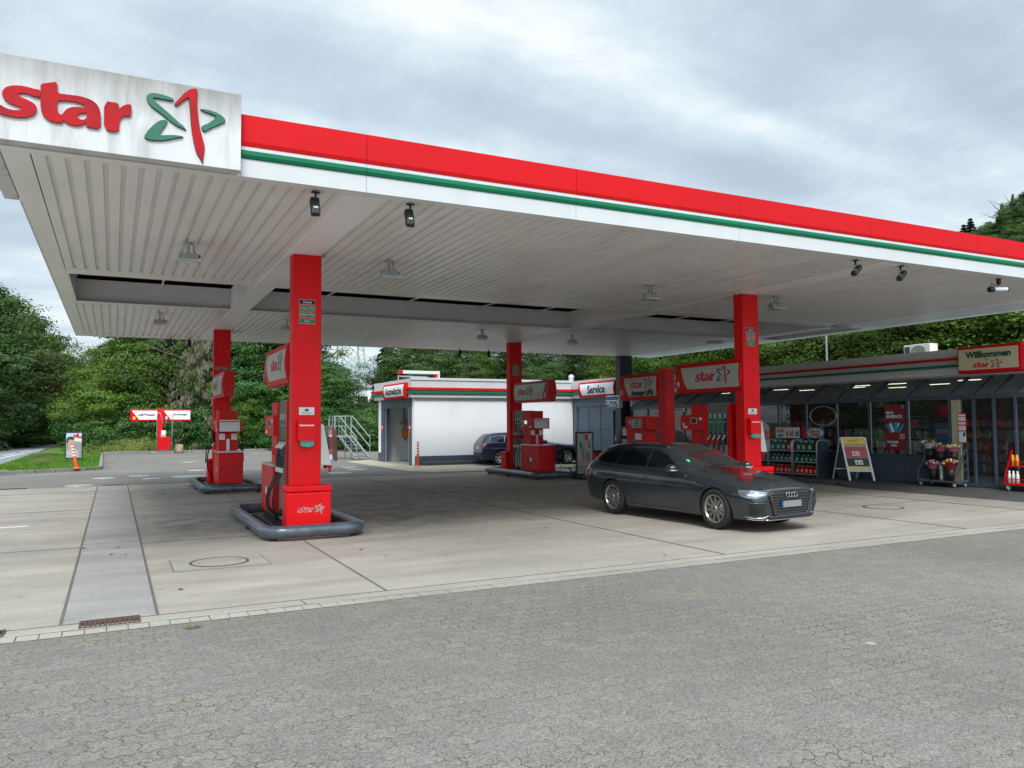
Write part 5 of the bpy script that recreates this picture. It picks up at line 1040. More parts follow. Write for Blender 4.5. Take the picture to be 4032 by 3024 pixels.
def car_shell(m, dark, sx=1, sy=1, sz=1):
    prof = []
    for (x, zl, yl, ym, zb, yb, yc, zc_, yr, zr, zz) in ST:
        h = zb
        half = [(0, zl), (yl*.7, zl), (yl, zl+.04), (yl+.03, zl+.17), (ym-.012, zl+(h-zl)*.42), (ym, zl+(h-zl)*.66), (ym-.012, zl+(h-zl)*.84), (yb, zb), (yc, zc_), (yr, zr), (yr*.5, zz-.004), (0, zz)]
        ring = half+[(-y, z) for y, z in reversed(half[1:-1])]; prof.append([(x*sx, y*sy, z*sz) for y, z in ring])
    k = len(prof[0]); vs = [v for r_ in prof for v in r_]; fs = []
    for i in range(len(prof)-1):
        for j in range(k): fs.append((i*k+j, i*k+(j+1) % k, (i+1)*k+(j+1) % k, (i+1)*k+j))
    fs.append(tuple(range(k-1, -1, -1))); fs.append(tuple(range((len(prof)-1)*k, len(prof)*k)))
    me = bpy.data.meshes.new('shell'); me.from_pydata(vs, [], fs); me.materials.append(m); me.materials.append(dark)
    bm = bmesh.new(); bm.from_mesh(me); bmesh.ops.recalc_face_normals(bm, faces=bm.faces)
    cl = bm.edges.layers.float.new('crease_edge')
    for e in bm.edges:
        a, b_ = e.verts
        ja, jb = a.index % k, b_.index % k; 
        if ja == jb and ja in (7, k-7): e[cl] = .45
        if ja == jb and ja in (2, k-2): e[cl] = .6
        if ja == jb and ja in (5, k-5): e[cl] = .35
        ia, ib = a.index//k, b_.index//k
        if ia == ib and ia in (7,) and min(ja, k-ja) >= 7 and min(jb, k-jb) >= 7: e[cl] = .5
        if ia == ib and ia == 14 and min(ja, k-ja) >= 9: e[cl] = .5
        if ia == ib and ia in (0, len(prof)-1): e[cl] = .5
    bm.to_mesh(me); bm.free()
    for p in me.polygons: p.use_smooth = True
    o = bpy.data.objects.new('shell', me); COL.objects.link(o)
    s = o.modifiers.new('s', 'SUBSURF'); s.levels = 3; s.render_levels = 3
    cm = MB()
    for ax in (0, -2.924):
        for sd_ in (-1, 1): cm.cyl((ax*sx, sd_*.60*sy, .335), (ax*sx, sd_*1.2*sy, .335), .385*sz, dark, 40)
    co = cm.build('cutter')
    bo = o.modifiers.new('b', 'BOOLEAN'); bo.operation = 'DIFFERENCE'; bo.object = co; bo.solver = 'EXACT'
    dg = bpy.context.evaluated_depsgraph_get(); ev = o.evaluated_get(dg)
    me2 = bpy.data.meshes.new_from_object(ev); bvh = BVHTree.FromPolygons([v.co for v in me2.vertices], [tuple(p.vertices) for p in me2.polygons])
    bpy.data.objects.remove(o); bpy.data.objects.remove(co)
    me2.materials.clear(); me2.materials.append(m); me2.materials.append(dark)
    for p in me2.polygons:
        c = p.center
        inside = any((c.x-ax*sx)**2+(c.z-.335)**2 < (.386*sz)**2 and abs(c.y) > .58*sy for ax in (0, -2.924))
        p.material_index = 1 if inside or c.z < .19*sz else 0
        p.use_smooth = not (inside)
    return me2, bvh
def patch(bvh, top, bot, d, n, m, name, parent, rows=6, lift=.004, mb=None):
    """sheet stretched over the shell between two guide lines, pressed on along d"""
    d = Vector(d).normalized()
    def samp(P, q):
        q *= len(P)-1; i = min(int(q), len(P)-2); return Vector(P[i]).lerp(Vector(P[i+1]), q-i)
    vs = []; 
    for r_ in range(rows+1):
        for i in range(n+1):
            p = samp(bot, i/n).lerp(samp(top, i/n), r_/rows); hit = bvh.ray_cast(p+d*1.2, -d)
            vs.append(hit[0]+(hit[1] if hit[1].dot(d) > 0 else -hit[1])*lift if hit[0] is not None else p)
    b = mb or MB(); b.add(vs, [(r_*(n+1)+i, r_*(n+1)+i+1, (r_+1)*(n+1)+i+1, (r_+1)*(n+1)+i) for r_ in range(rows) for i in range(n)], m, True)
    return b if mb else b.build(name, parent)
def strip_(bvh, pts, d, w, m, b, lift=.005):
    """narrow line (shut line, trim) pressed on the shell"""
    d = Vector(d).normalized(); P = []
    for a, c in zip(pts, pts[1:]):
        for q in range(6): P.append(Vector(a).lerp(Vector(c), q/6))
    P.append(Vector(pts[-1])); Q = []
    for p in P:
        h = bvh.ray_cast(p+d*1.2, -d)
        if h[0] is not None: Q.append(h[0]+d*(lift-w*.5 if m is BLACK else lift-w*.3))
    if len(Q) > 2: b.tube(Q, w/2, m, 5)
def wheel(t, x, y, s, r, spokes, sz=1, fat=1.0):
    """y: outer face of the tyre, s: side"""
    c = (x, y, r); ax = (0, s, 0)
    b = MB(); w = .225; rp = r*.70
    b.lathe([(rp, -w), (r-.03, -w), (r-.006, -w+.03), (r, -w*.6), (r, -.06), (r-.008, -.02), (r-.03, -.002), (rp+.03, .004), (rp, -.012), (rp, -w)], c, ax, RUBBER, 40)
    for k in range(4): b.lathe([(r+.0005, -.05-.04*k), (r+.001, -.044-.04*k)], c, ax, BLACK, 40)
    wh = b.build('wheel', t)
    b = MB(); b.lathe([(rp, -.006), (rp-.008, .0), (rp-.022, -.008), (rp-.03, -.06), (rp-.05, -.12), (.0, -.125)], c, ax, RIMM, 40); b.lathe([(rp*.85, -.10), (0, -.10)], c, ax, BLACK, 30)
    b.lathe([(.15, -.085), (.15, -.075), (.0, -.075)], c, ax, STEEL, 30)
    for i in range(spokes):
        a = 2*math.pi*i/spokes+.2
        if spokes == 10:
            pairs = [(a, .016)]
        else: pairs = [(a-.10, .014), (a+.10, .014)]
        for aa, ww in pairs:
            dx, dz = math.cos(aa), math.sin(aa); nx, nz = -dz, dx
            vs = []
            for rr, wd, h in ((.035, ww*1.1, -.022), (rp-.012, ww*.75, -.012)):
                for sg in (-1, 1):
                    for dep in (0, -.03): vs.append((x+dx*rr+nx*wd*sg, y+s*(h+dep), r+dz*rr+nz*wd*sg))
            b.add(vs, [(0, 2, 6, 4), (1, 5, 7, 3), (0, 4, 5, 1), (2, 3, 7, 6), (0, 1, 3, 2), (4, 6, 7, 5)], RIMM)
    b.lathe([(.055, -.03), (.052, -.014), (.03, -.008), (0, -.008)], c, ax, RIMM, 20); b.lathe([(.022, -.0075), (0, -.0065)], c, ax, BLACK, 14)
    b.build('rim', wh)
def finish(t, loc, rz, s): t.location = loc; t.rotation_euler = (0, 0, rz); t.scale = (s, s, s)

# dark grey estate: local x forward, y left; origin under the front axle
PG = paint('dark_grey_metallic', (.022, .031, .037))
t = thing('parked_car', 'dark grey estate car with tinted windows standing at pump 9', 'car', (0, 0, 0))
me, bvh = car_shell(PG, BLACK); me.name = 'body'; body = bpy.data.objects.new('body', me); COL.objects.link(body); body.parent = t
for ax in (0, -2.924):
    for s in (-1, 1): wheel(t, ax, s*.925, s, .350, 10)
for s in (-1, 1):
    D = (0, s, .12)
    y = s*.8
    patch(bvh, [(-1.16, y, 1.085), (-1.42, y, 1.245), (-1.66, y, 1.325), (-1.86, y, 1.345)], [(-.96, y, .985), (-1.2, y, .985), (-1.5, y, .987), (-1.86, y, .992)], D, 14, GLASSD, 'side_window', t)
    patch(bvh, [(-1.92, y, 1.347), (-2.3, y, 1.350), (-2.74, y, 1.335)], [(-1.92, y, .993), (-2.4, y, 1.0), (-2.86, y, 1.01)], D, 12, GLASSD, 'side_window', t)
    patch(bvh, [(-2.80, y, 1.333), (-3.1, y, 1.31), (-3.36, y, 1.27)], [(-2.92, y, 1.012), (-3.25, y, 1.03), (-3.58, y, 1.08)], D, 12, GLASSD, 'side_window', t)
    b = MB()
    strip_(bvh, [(-.86, y, .955), (-1.5, y, .972), (-2.3, y, .98), (-2.9, y, .995), (-3.6, y, 1.05)], (0, s, 0), .014, GLOSSB, b)
    strip_(bvh, [(-1.0, y, 1.09), (-1.38, y, 1.27), (-1.66, y, 1.35), (-2.3, y, 1.372), (-2.9, y, 1.352), (-3.4, y, 1.30), (-3.64, y, 1.12)], (0, s, .5), .014, GLOSSB, b)
    b.build('window_trim', t)
    b = MB()
    for P in ([(-.74, y, .90), (-.80, y, .62), (-.74, y, .30)], [(-1.89, y, .95), (-1.90, y, .6), (-1.87, y, .26)], [(-2.88, y, .98), (-2.86, y, .80), (-2.62, y, .60), (-2.5, y, .35)], [(-.74, y, .28), (-1.9, y, .26), (-2.5, y, .28)]): strip_(bvh, P, (0, s, 0), .014, BLACK, b, .004)
    b.build('shut_line', t)
    b = MB(); strip_(bvh, [(-.45, y, .79), (-1.6, y, .745), (-2.8, y, .78), (-3.6, y, .86)], (0, s, 0), .012, PG, b, .002); b.build('body_crease', t)
    for hx in (-1.78, -2.74):
        b = MB(); hh = bvh.ray_cast(Vector((hx, s*2, .80)), Vector((0, -s, 0)))[0].y
        b.tube([(hx-.10, hh, .80), (hx-.07, hh+s*.028, .803), (hx+.07, hh+s*.028, .797), (hx+.10, hh, .795)], .013, PG, 8); b.build('door_handle', t)
    # mirror
    b = MB(); X = Matrix.Translation((-.98, s*1.0, 1.0)); b.lathe([(0, -.10), (.045, -.095), (.07, -.05), (.078, .03), (.07, .07), (.0, .075)], (-.98, s*1.03, 1.005), (-1, 0, 0), PG, 14)
    b.bar((-.98, s*.86, .965), (-.98, s*.99, .985), .05, .03, BLACK); b.tube([(-.9, s*.955, .97), (-.87, s*1.03, .965), (-.9, s*1.105, .975)], .010, ALU, 6); mm = b.build('wing_mirror', t)
    for v in mm.data.vertices:
        v.co.y = s*(1.03)+(v.co.y-s*1.03)*1.35 if abs(v.co.y) > .95 else v.co.y
    # headlight, tail light
    H = (1, s*1.05, .18)
    patch(bvh, [(.52, s*.86, .700), (.66, s*.80, .702), (.80, s*.70, .690), (.89, s*.55, .668)], [(.56, s*.88, .630), (.68, s*.84, .572), (.80, s*.74, .565), (.89, s*.57, .612)], H, 16, HEADL, 'headlight', t, lift=.006)
    b = MB(); patch(bvh, [(.60, s*.88, .665), (.72, s*.80, .635), (.80, s*.72, .630), (.88, s*.60, .640)], [(.62, s*.88, .640), (.72, s*.82, .605), (.80, s*.74, .600), (.88, s*.61, .622)], H, 14, CHR, '', None, 2, .010, b)
    patch(bvh, [(.50, s*.87, .716), (.66, s*.81, .718), (.80, s*.71, .706), (.90, s*.54, .682)], [(.52, s*.86, .702), (.66, s*.80, .704), (.80, s*.70, .692), (.89, s*.55, .670)], H, 14, BLACK, '', None, 1, .007, b); b.build('headlight_trim', t)
    patch(bvh, [(-3.62, y, .95), (-3.82, y, .935), (-3.95, y, .90)], [(-3.66, y, .86), (-3.82, y, .82), (-3.95, y, .80)], (-.7, s, 0), 10, TAILL, 'tail_light', t, lift=.008)
    # lower air intake and silver blade
    patch(bvh, [(.72, s*.82, .475), (.82, s*.76, .48), (.90, s*.62, .475)], [(.74, s*.82, .31), (.85, s*.77, .30), (.92, s*.60, .30)], (1, s*.9, 0), 10, BLACK, 'air_intake', t, lift=.006)
    b = MB()
    strip_(bvh, [(.66, s*.86, .27), (.80, s*.80, .245), (.90, s*.68, .25), (.93, s*.55, .285)], (1, s*.9, 0), .022, CHR, b, .012); b.build('bumper_trim', t); b = MB(); strip_(bvh, [(.70, s*.85, .235), (.82, s*.80, .215), (.92, s*.62, .215)], (1, s*.9, 0), .016, CHR, b, .012); b.build('bumper_trim', t); b = MB(); strip_(bvh, [(.70, s*.86, .49), (.84, s*.76, .50), (.92, s*.62, .49)], (1, s*.9, 0), .02, PG, b, .012)
    b.build('bumper_trim', t)
patch(bvh, [(-1.46, -.56, 1.37), (-1.52, -.25, 1.41), (-1.53, 0, 1.415), (-1.52, .25, 1.41), (-1.46, .56, 1.37)], [(-.78, -.73, 1.04), (-.70, -.35, 1.045), (-.68, 0, 1.05), (-.70, .35, 1.045), (-.78, .73, 1.04)], (.7, 0, 1), 22, GLASSW, 'windscreen', t, 12)
b = MB(); b.cyl((-.98, -.60, 1.135), (-.975, -.60, 1.145), .045, GSTK, 16); 
h = bvh.ray_cast(Vector((-.95, -.62, 2.1)), Vector((0, 0, -1)))[0]; b = MB(); b.cyl(h+Vector((.004, 0, .008)), h+Vector((.008, 0, .014)), .042, mat('eco_sticker', (.01, .45, .25), .4), 18); b.cyl(h+Vector((.009, 0, .015)), h+Vector((.010, 0, .017)), .016, WTXT, 12); b.build('round_sticker', t)
patch(bvh, [(-3.55, -.50, 1.32), (-3.57, 0, 1.345), (-3.55, .50, 1.32)], [(-3.86, -.60, 1.04), (-3.9, 0, 1.04), (-3.86, .60, 1.04)], (-1, 0, .7), 14, GLASSD, 'rear_window', t)
b = MB()      # wipers and bonnet lines
for y0 in (-.35, .30): 
    b.tube([(-.66, y0, 1.03), (-.72, y0+.18, 1.062), (-.74, y0+.5, 1.06)], .008, BLACK, 5)
b.build('wiper', t)
b = MB()
for s in (-1, 1): strip_(bvh, [(-.62, s*.80, 1), (0, s*.76, .9), (.5, s*.62, .8), (.82, s*.50, .7)], (0, 0, 1), .007, BLACK, b, .002); strip_(bvh, [(-.55, s*.52, 1), (0, s*.50, .9), (.5, s*.44, .8), (.84, s*.36, .7)], (0, 0, 1), .02, PG, b, .0)
b.build('bonnet_line', t)
for s in (-1, 1): 
    b = MB(); P = []
    for x in (-1.5, -1.62, -2.0, -2.6, -3.1, -3.42):
        h = bvh.ray_cast(Vector((x, s*.585, 2.2)), Vector((0, 0, -1)))[0]; P.append(h+Vector((0, 0, .028 if x not in (-1.5, -3.42) else 0)))
    b.tube(P, .013, GLOSSB, 8); b.build('roof_rail', t)
b = MB(); b.prism([(-3.32, 1.40), (-3.16, 1.42), (-3.30, 1.50), (-3.36, 1.50)], -.02, .02, PG, Matrix(((1, 0, 0, 0), (0, 0, 1, 0), (0, 1, 0, 0), (0, 0, 0, 1)))); b.build('roof_aerial', t)
# grille: six-sided frame, bars, rings, plate
def nose(y, z, l=.02):
    h = bvh.ray_cast(Vector((2.2, y, z)), Vector((-1, 0, 0)))[0]; return Vector((h.x+l, y, z))
hexo = [(-.55, .625), (-.47, .695), (.47, .695), (.55, .625), (.43, .285), (-.43, .285)]
b = MB(); vs = [nose(y, z, .012) for y, z in hexo]+[nose(y*.5, z, .016) for y, z in hexo]; n = 16
gp = MB(); 
def hexw(z):
    return .47+.08*(.695-z)/.07 if z > .625 else .55-.12*(.625-z)/.34
rows = [.290+.0360*i for i in range(12)]
vs = []
for z in rows:
    for i in range(13): q = -1+2*i/12; vs.append(nose(q*(hexw(z)-.01), z, .012))
gp.add(vs, [(r_*13+i, r_*13+i+1, (r_+1)*13+i+1, (r_+1)*13+i) for r_ in range(11) for i in range(12)], BLACK)
for z in [.32+.046*i for i in range(8)]: gp.tube([nose(q/6*(hexw(z)-.02), z, .020) for q in range(-6, 7)], .0075, GLOSSB, 5)
gr = gp.build('grille', t)
b = MB(); P = []
for a, c in zip(hexo, hexo[1:]+hexo[:1]):
    for q in range(8): y, z = a[0]+(c[0]-a[0])*q/8, a[1]+(c[1]-a[1])*q/8; P.append(nose(y, z, .015))
b.tube(P, .014, GLOSSB, 6, True); b.build('grille_frame', gr)
b = MB()
for i in range(4):
    y = -.105+i*.07; b.tube([nose(y+.042*math.cos(a), .615+.042*math.sin(a), .034) for a in [k*6.2832/20 for k in range(20)]], .0075, mat('dark_chrome', (.34, .34, .36), .2, .9), 6, True)
b.build('ring_badge', gr)
b = MB(); X0 = nose(0, .47, .034).x; b.box(X0-.01, X0, -.265, .265, .405, .525, BLACK); b.box(X0+.001, X0+.003, -.255, .255, .412, .518, mat('blank_plate', (.20, .20, .20), .5)); b.box(X0+.0035, X0+.0045, -.255, -.215, .412, .518, BLUE) ; b.build('number_plate', t)
b = MB(); b.tube([nose(q/8*.56, .255, .02) for q in range(-8, 9)], .03, BLACK, 6); b.tube([nose(q/8*.60, .212, .03) for q in range(-8, 9)], .012, CHR, 5); b.build('lower_grille', t)
b = MB(); b.box(-3.3, .3, -.62, .62, .17, .25, BLACK); b.build('underbody', t)
finish(t, (9.28, 9.74, .010), R(-85.44), .872); t.scale = (.872, .872, .915)

# dark blue estate by the wash hall: seen from behind, nose to the right
PB = mat('dark_blue_metallic', (.006, .014, .055), .34, .2, coat=.35)
t = thing('parked_car', 'dark blue estate car parked along the white car wash wall', 'car', (0, 0, 0))
SX, SY, SZ = .918, .925, .965
me, bvh = car_shell(PB, BLACK, SX, SY, SZ); me.name = 'body'; body = bpy.data.objects.new('body', me); COL.objects.link(body); body.parent = t
for ax in (0, -2.924*SX):
    for s in (-1, 1): wheel(t, ax, s*.86, s, .285, 7)
for s in (-1, 1):
    D = (0, s, .12); y = s*.75
    for top, bot in (([(-1.08, y, 1.06), (-1.35, y, 1.22), (-1.60, y, 1.285)], [(-.90, y, .955), (-1.2, y, .955), (-1.60, y, .962)]), ([(-1.66, y, 1.288), (-2.0, y, 1.295), (-2.42, y, 1.285)], [(-1.66, y, .963), (-2.0, y, .97), (-2.48, y, .98)]), ([(-2.50, y, 1.28), (-2.8, y, 1.26), (-3.1, y, 1.20)], [(-2.56, y, .985), (-2.9, y, 1.0), (-3.25, y, 1.02)])):
        patch(bvh, top, bot, D, 12, GLASSD, 'side_window', t)
    b = MB(); P1_ = [(-2.48, y, .965), (-2.46, y, 1.27), (-2.8, y, 1.275), (-3.12, y, 1.22), (-3.30, y, 1.0), (-2.48, y, .965)]; strip_(bvh, P1_, D, .016, CHR, b); strip_(bvh, [(-.8, y, .70), (-1.6, y, .66), (-2.4, y, .68)], (0, s, 0), .03, BLACK, b); b.build('window_trim', t)
    patch(bvh, [(-3.38, y, .93), (-3.52, y, .92), (-3.63, y, .88)], [(-3.36, y, .76), (-3.52, y, .74), (-3.64, y, .73)], (-.8, s, 0), 10, TAILL, 'tail_light', t, lift=.008)
    patch(bvh, [(-3.42, y, .93), (-3.52, y, .92), (-3.60, y, .90)], [(-3.42, y, .88), (-3.52, y, .87), (-3.60, y, .86)], (-.8, s, 0), 8, HEADL, 'reversing_light', t, lift=.012)
    b = MB(); P = []
    for x in (-1.4, -1.5, -2.2, -2.9, -3.1):
        h = bvh.ray_cast(Vector((x, s*.54, 2.2)), Vector((0, 0, -1)))[0]; P.append(h+Vector((0, 0, .035 if x not in (-1.4, -3.1) else 0)))
    b.tube(P, .014, BLACK, 8); b.build('roof_rail', t)
    b = MB(); b.box(-.98, -.86, min(s*.86, s*1.04), max(s*.86, s*1.04), .93, 1.05, PB); b.build('wing_mirror', t, bev=.03)
patch(bvh, [(-1.35, -.5, 1.32), (-1.4, 0, 1.36), (-1.35, .5, 1.32)], [(-.72, -.66, 1.0), (-.62, 0, 1.01), (-.72, .66, 1.0)], (.7, 0, 1), 14, GLASSW, 'windscreen', t, 8)
patch(bvh, [(-3.24, -.46, 1.28), (-3.26, 0, 1.30), (-3.24, .46, 1.28)], [(-3.54, -.56, 1.0), (-3.57, 0, 1.0), (-3.54, .56, 1.0)], (-1, 0, .7), 12, mat('rear_glass', (.03, .033, .036), .16, spec=.3), 'rear_window', t)
b = MB(); b.box(-3.688, -3.676, -.25, .25, .70, .80, PAPERW); b.box(-3.69, -3.6885, .21, .25, .70, .80, BLUE)
for i in range(6): b.box(-3.6905, -3.689, .16-i*.06, .19-i*.06, .725, .775, BTXT)
b.build('number_plate', t)
b = MB(); b.tube([(-3.62, -.70, .50), (-3.70, -.5, .50), (-3.72, 0, .50), (-3.70, .5, .50), (-3.62, .70, .50)], .05, BLACK, 8); b.cyl((-3.45, .42, .25), (-3.72, .42, .25), .03, STEEL, 10); b.build('rear_bumper_strip', t)
b = MB(); b.tube([(-3.45, -.25, 1.06), (-3.47, 0, 1.08), (-3.46, .1, 1.1)], .01, BLACK, 5); b.lathe([(.035, 0), (.03, .01), (0, .012)], (-3.655, 0, .90), (-1, 0, .1), CHR, 14); b.build('rear_wiper', t)
b = MB(); b.box(-2.9, .3, -.56, .56, .16, .24, BLACK); b.build('underbody', t)
for o in [c for c in t.children if not c.name.startswith('wheel')]:
    for v in o.data.vertices:
        if v.co.x < -2.684: v.co.x = -2.684+(v.co.x+2.684)*.70
        v.co.z *= .89
finish(t, (16.85, 28.75, .012), R(-11), 1.06)
# ------------------------------------------------------------------ yard furniture and details
def disc(x, y, r, name, label, m, ringm=None, z=.006, group=None):
    t = thing(name, label, 'manhole cover', (x, y, 0), group); MB().cyl((x, y, -.02), (x, y, z+.004), r, m, 36, smooth=False).build('cover', t)
    b = MB(); b.lathe([(r+.003, z+.004), (r+.04, z+.005), (r+.045, 0)], (x, y, 0), (0, 0, 1), ringm or STEEL, 40); b.build('rim', t); return t
t = thing('manhole_cover', 'round concrete manhole cover with rusty rim in a square concrete frame', 'manhole cover', (1.2, 10.42, 0))
b = MB(); b.box(.66, 1.74, 9.98, 10.86, -.02, .0075, CEDGE); b.build('frame_slab', t); b = MB(); b.box(.645, 1.755, 9.965, 10.875, -.02, .0055, JOINT); b.build('frame_joint', t)
MB().cyl((1.2, 10.42, 0), (1.2, 10.42, .011), .318, CEDGE, 40, smooth=False).build('cover', t)
b = MB(); b.lathe([(.32, .008), (.325, .014), (.345, .014), (.352, .008)], (1.2, 10.42, 0), (0, 0, 1), RUST_SHADOW, 48); b.box(.93, 1.0, 10.41, 10.43, .011, .0125, RUST_SHADOW); b.box(1.40, 1.47, 10.41, 10.43, .011, .0125, RUST_SHADOW); b.build('rim', t)
disc(13.48, 10.5, .33, 'manhole_cover', 'round manhole cover with rusty rim right of the grey car', CONC, RUST_SHADOW, z=.006)
PALEC = mat('pale_cover', (.29, .28, .255), .7, var=.15)
for i, (x, y, r, s_) in enumerate([(-.26, 29.1, .30, 'left of the two by the far paving'), (.8, 29.8, .30, 'behind the first pair'), (1.1, 28.0, .22, 'small one before the air station lane'), (3.12, 39.5, .28, 'farthest, near the tree stump'), (2.82, 32.2, .28, 'left of the truck pump, middle distance'), (2.3, 28.5, .5, 'widest one, directly left of the truck pump'), (-.85, 25.85, .33, 'beside the far drain grate'),
                                    (8.38, 30.8, .30, 'farthest of three before the wash hall'), (8.25, 29.3, .32, 'middle of three before the wash hall'), (7.14, 27.5, .36, 'nearest of three before the wash hall')]):
    disc(x, y, r, 'manhole_cover', 'pale round cover in the grey paving, '+s_, PALEC, None, .004, 'pale manhole covers in the far paving')
def grate(x0, x1, y0, y1, n, label):
    t = thing('drain_grate', label, 'drain grate', ((x0+x1)/2, (y0+y1)/2, 0)); b = MB(); b.box(x0, x1, y0, y1, -.03, .0045, PIT); b.build('pit', t)
    b = MB(); z0, z1 = .0055, .016; b.box(x0, x1, y0, y0+.025, z0, z1, RUST_SHADOW); b.box(x0, x1, y1-.025, y1, z0, z1, RUST_SHADOW); ym = (y0+y1)/2; b.box(x0, x1, ym-.008, ym+.008, z0, z1-.001, RUST_SHADOW)
    for i in range(n+1): x = x0+(x1-x0-.016)*i/n; b.box(x, x+.018, y0+.026, y1-.026, z0, z1-.0005, RUST_SHADOW)
    b.build('grate_bars', t)
grate(-.235, .235, 7.57, 7.84, 12, 'rusty iron drain grate at the near end of the concrete lane'); grate(-1.24, -.77, 7.57, 7.82, 12, 'rusty iron drain grate cut by the left picture edge')
grate(-.25, .3, 25.25, 25.48, 12, 'drain grate at the far end of the concrete lane'); grate(-2.75, -2.1, 25.22, 25.46, 12, 'drain grate in the far paving edge, left side')
b = MB(); lm = mat('green_leaf', (.09, .12, .04), .8)
for i in range(6): a = i*1.05; b.add([(.62, 7.18, .012), (.62+.05*math.cos(a-.3), 7.18+.05*math.sin(a-.3), .02), (.62+.10*math.cos(a), 7.18+.08*math.sin(a), .03), (.62+.05*math.cos(a+.3), 7.18+.05*math.sin(a+.3), .014)], [(0, 1, 2, 3)], lm)
tag(b.build('fallen_leaf', rel=(.62, 7.18, .01)), 'fallen green leaf on the grey paving near the drain grate', 'leaf')
b = MB(); wm = mat('chewing_gum', (.26, .26, .245), .8); b.lathe([(0, .004), (.022, .003), (.04, .0005)], (5.19, 4.19, 0), (0, 0, 1), wm, 12); tag(b.build('paint_spot', rel=(5.19, 4.19, 0)), 'small pale spot on the near paving', 'spot')
# scattered dry leaves on the concrete
b = MB(); lr = random.Random(12); dl = mat('dry_leaf', (.16, .09, .04), .8, var=.4, scale=3)
for _ in range(260):
    if lr.random() < .25: x, y = lr.uniform(-3, 12), lr.uniform(8, 25)
    elif lr.random() < .6: x, y = lr.gauss(-.2, .15), lr.uniform(35, 45)
    else: x, y = lr.uniform(-1, 18), lr.gauss(29.8, .5)
    a = lr.uniform(0, 6.28); k = lr.uniform(.015, .035); b.add([(x+k*math.cos(a+q), y+k*math.sin(a+q)*1.4, .012+.006*lr.random()) for q in (0, 1.6, 3.1, 4.7)], [(0, 1, 2, 3)], dl)
o = b.build('dry_leaves'); o['kind'] = 'stuff'

# flexible bollards
def bollard(x, y, z, h, lean, label):
    t = thing('bollard', label, 'bollard', (x, y, z), 'flexible orange bollards'); top = Vector((x+lean, y, z+h)); base = Vector((x, y, z))
    MB().lathe([(0, 0), (.13, 0), (.13, .02), (.07, .05), (.05, .06)], (x, y, z), (0, 0, 1), ORNG, 16).build('base', t)
    b = MB(); b.cyl(base+Vector((0, 0, .05)), base.lerp(top, .98), .055, ORNG, 14, .042); b.build('post', t)
    for q in (.50, .62, .74, .86): a = base.lerp(top, q); c = base.lerp(top, q+.065); MB().cyl(a, c, .056, WSTR, 14).build('reflective_band', t)
bollard(10.89, 29.8, .006, 1.0, 0, 'orange flexible bollard with white bands at the corner of the car wash'); bollard(-1.23, 34.1, .1, .95, -.18, 'leaning orange flexible bollard in front of the portrait poster')
# poster stands
def stand(x0, x1, y, z0, z1, base, label, draw):
    t = thing('poster_stand', label, 'poster stand', ((x0+x1)/2, y, base)); b = MB(); w = .045
    b.box(x0, x1, y, y+.05, z1-w, z1, BLACK); b.box(x0, x1, y, y+.05, z0, z0+w, BLACK); b.box(x0, x0+w, y, y+.05, z0+w, z1-w, BLACK); b.box(x1-w, x1, y, y+.05, z0+w, z1-w, BLACK); b.build('frame', t, bev=.005)
    for x in (x0+.12, x1-.12): MB().box(x-.03, x+.03, y+.01, y+.04, base+.08, z0, BLACK).build('leg', t)
    MB().box(x0+.02, x1-.02, y-.28, y+.32, base, base+.085, BLACK).build('foot', t, bev=.03)
    b = MB(); b.box(x0+w, x1-w, y+.012, y+.03, z0+w, z1-w, mat('poster_grey', (.34, .36, .35), .35)); b.build('sheet', t); b = MB(); draw(b, y+.010); b.build('print', t); return t
SKIN = mat('printed_skin', (.48, .27, .19), .45); HAIR = mat('printed_hair', (.035, .022, .016), .5); SHIRT = mat('printed_shirt', (.36, .35, .32), .5)
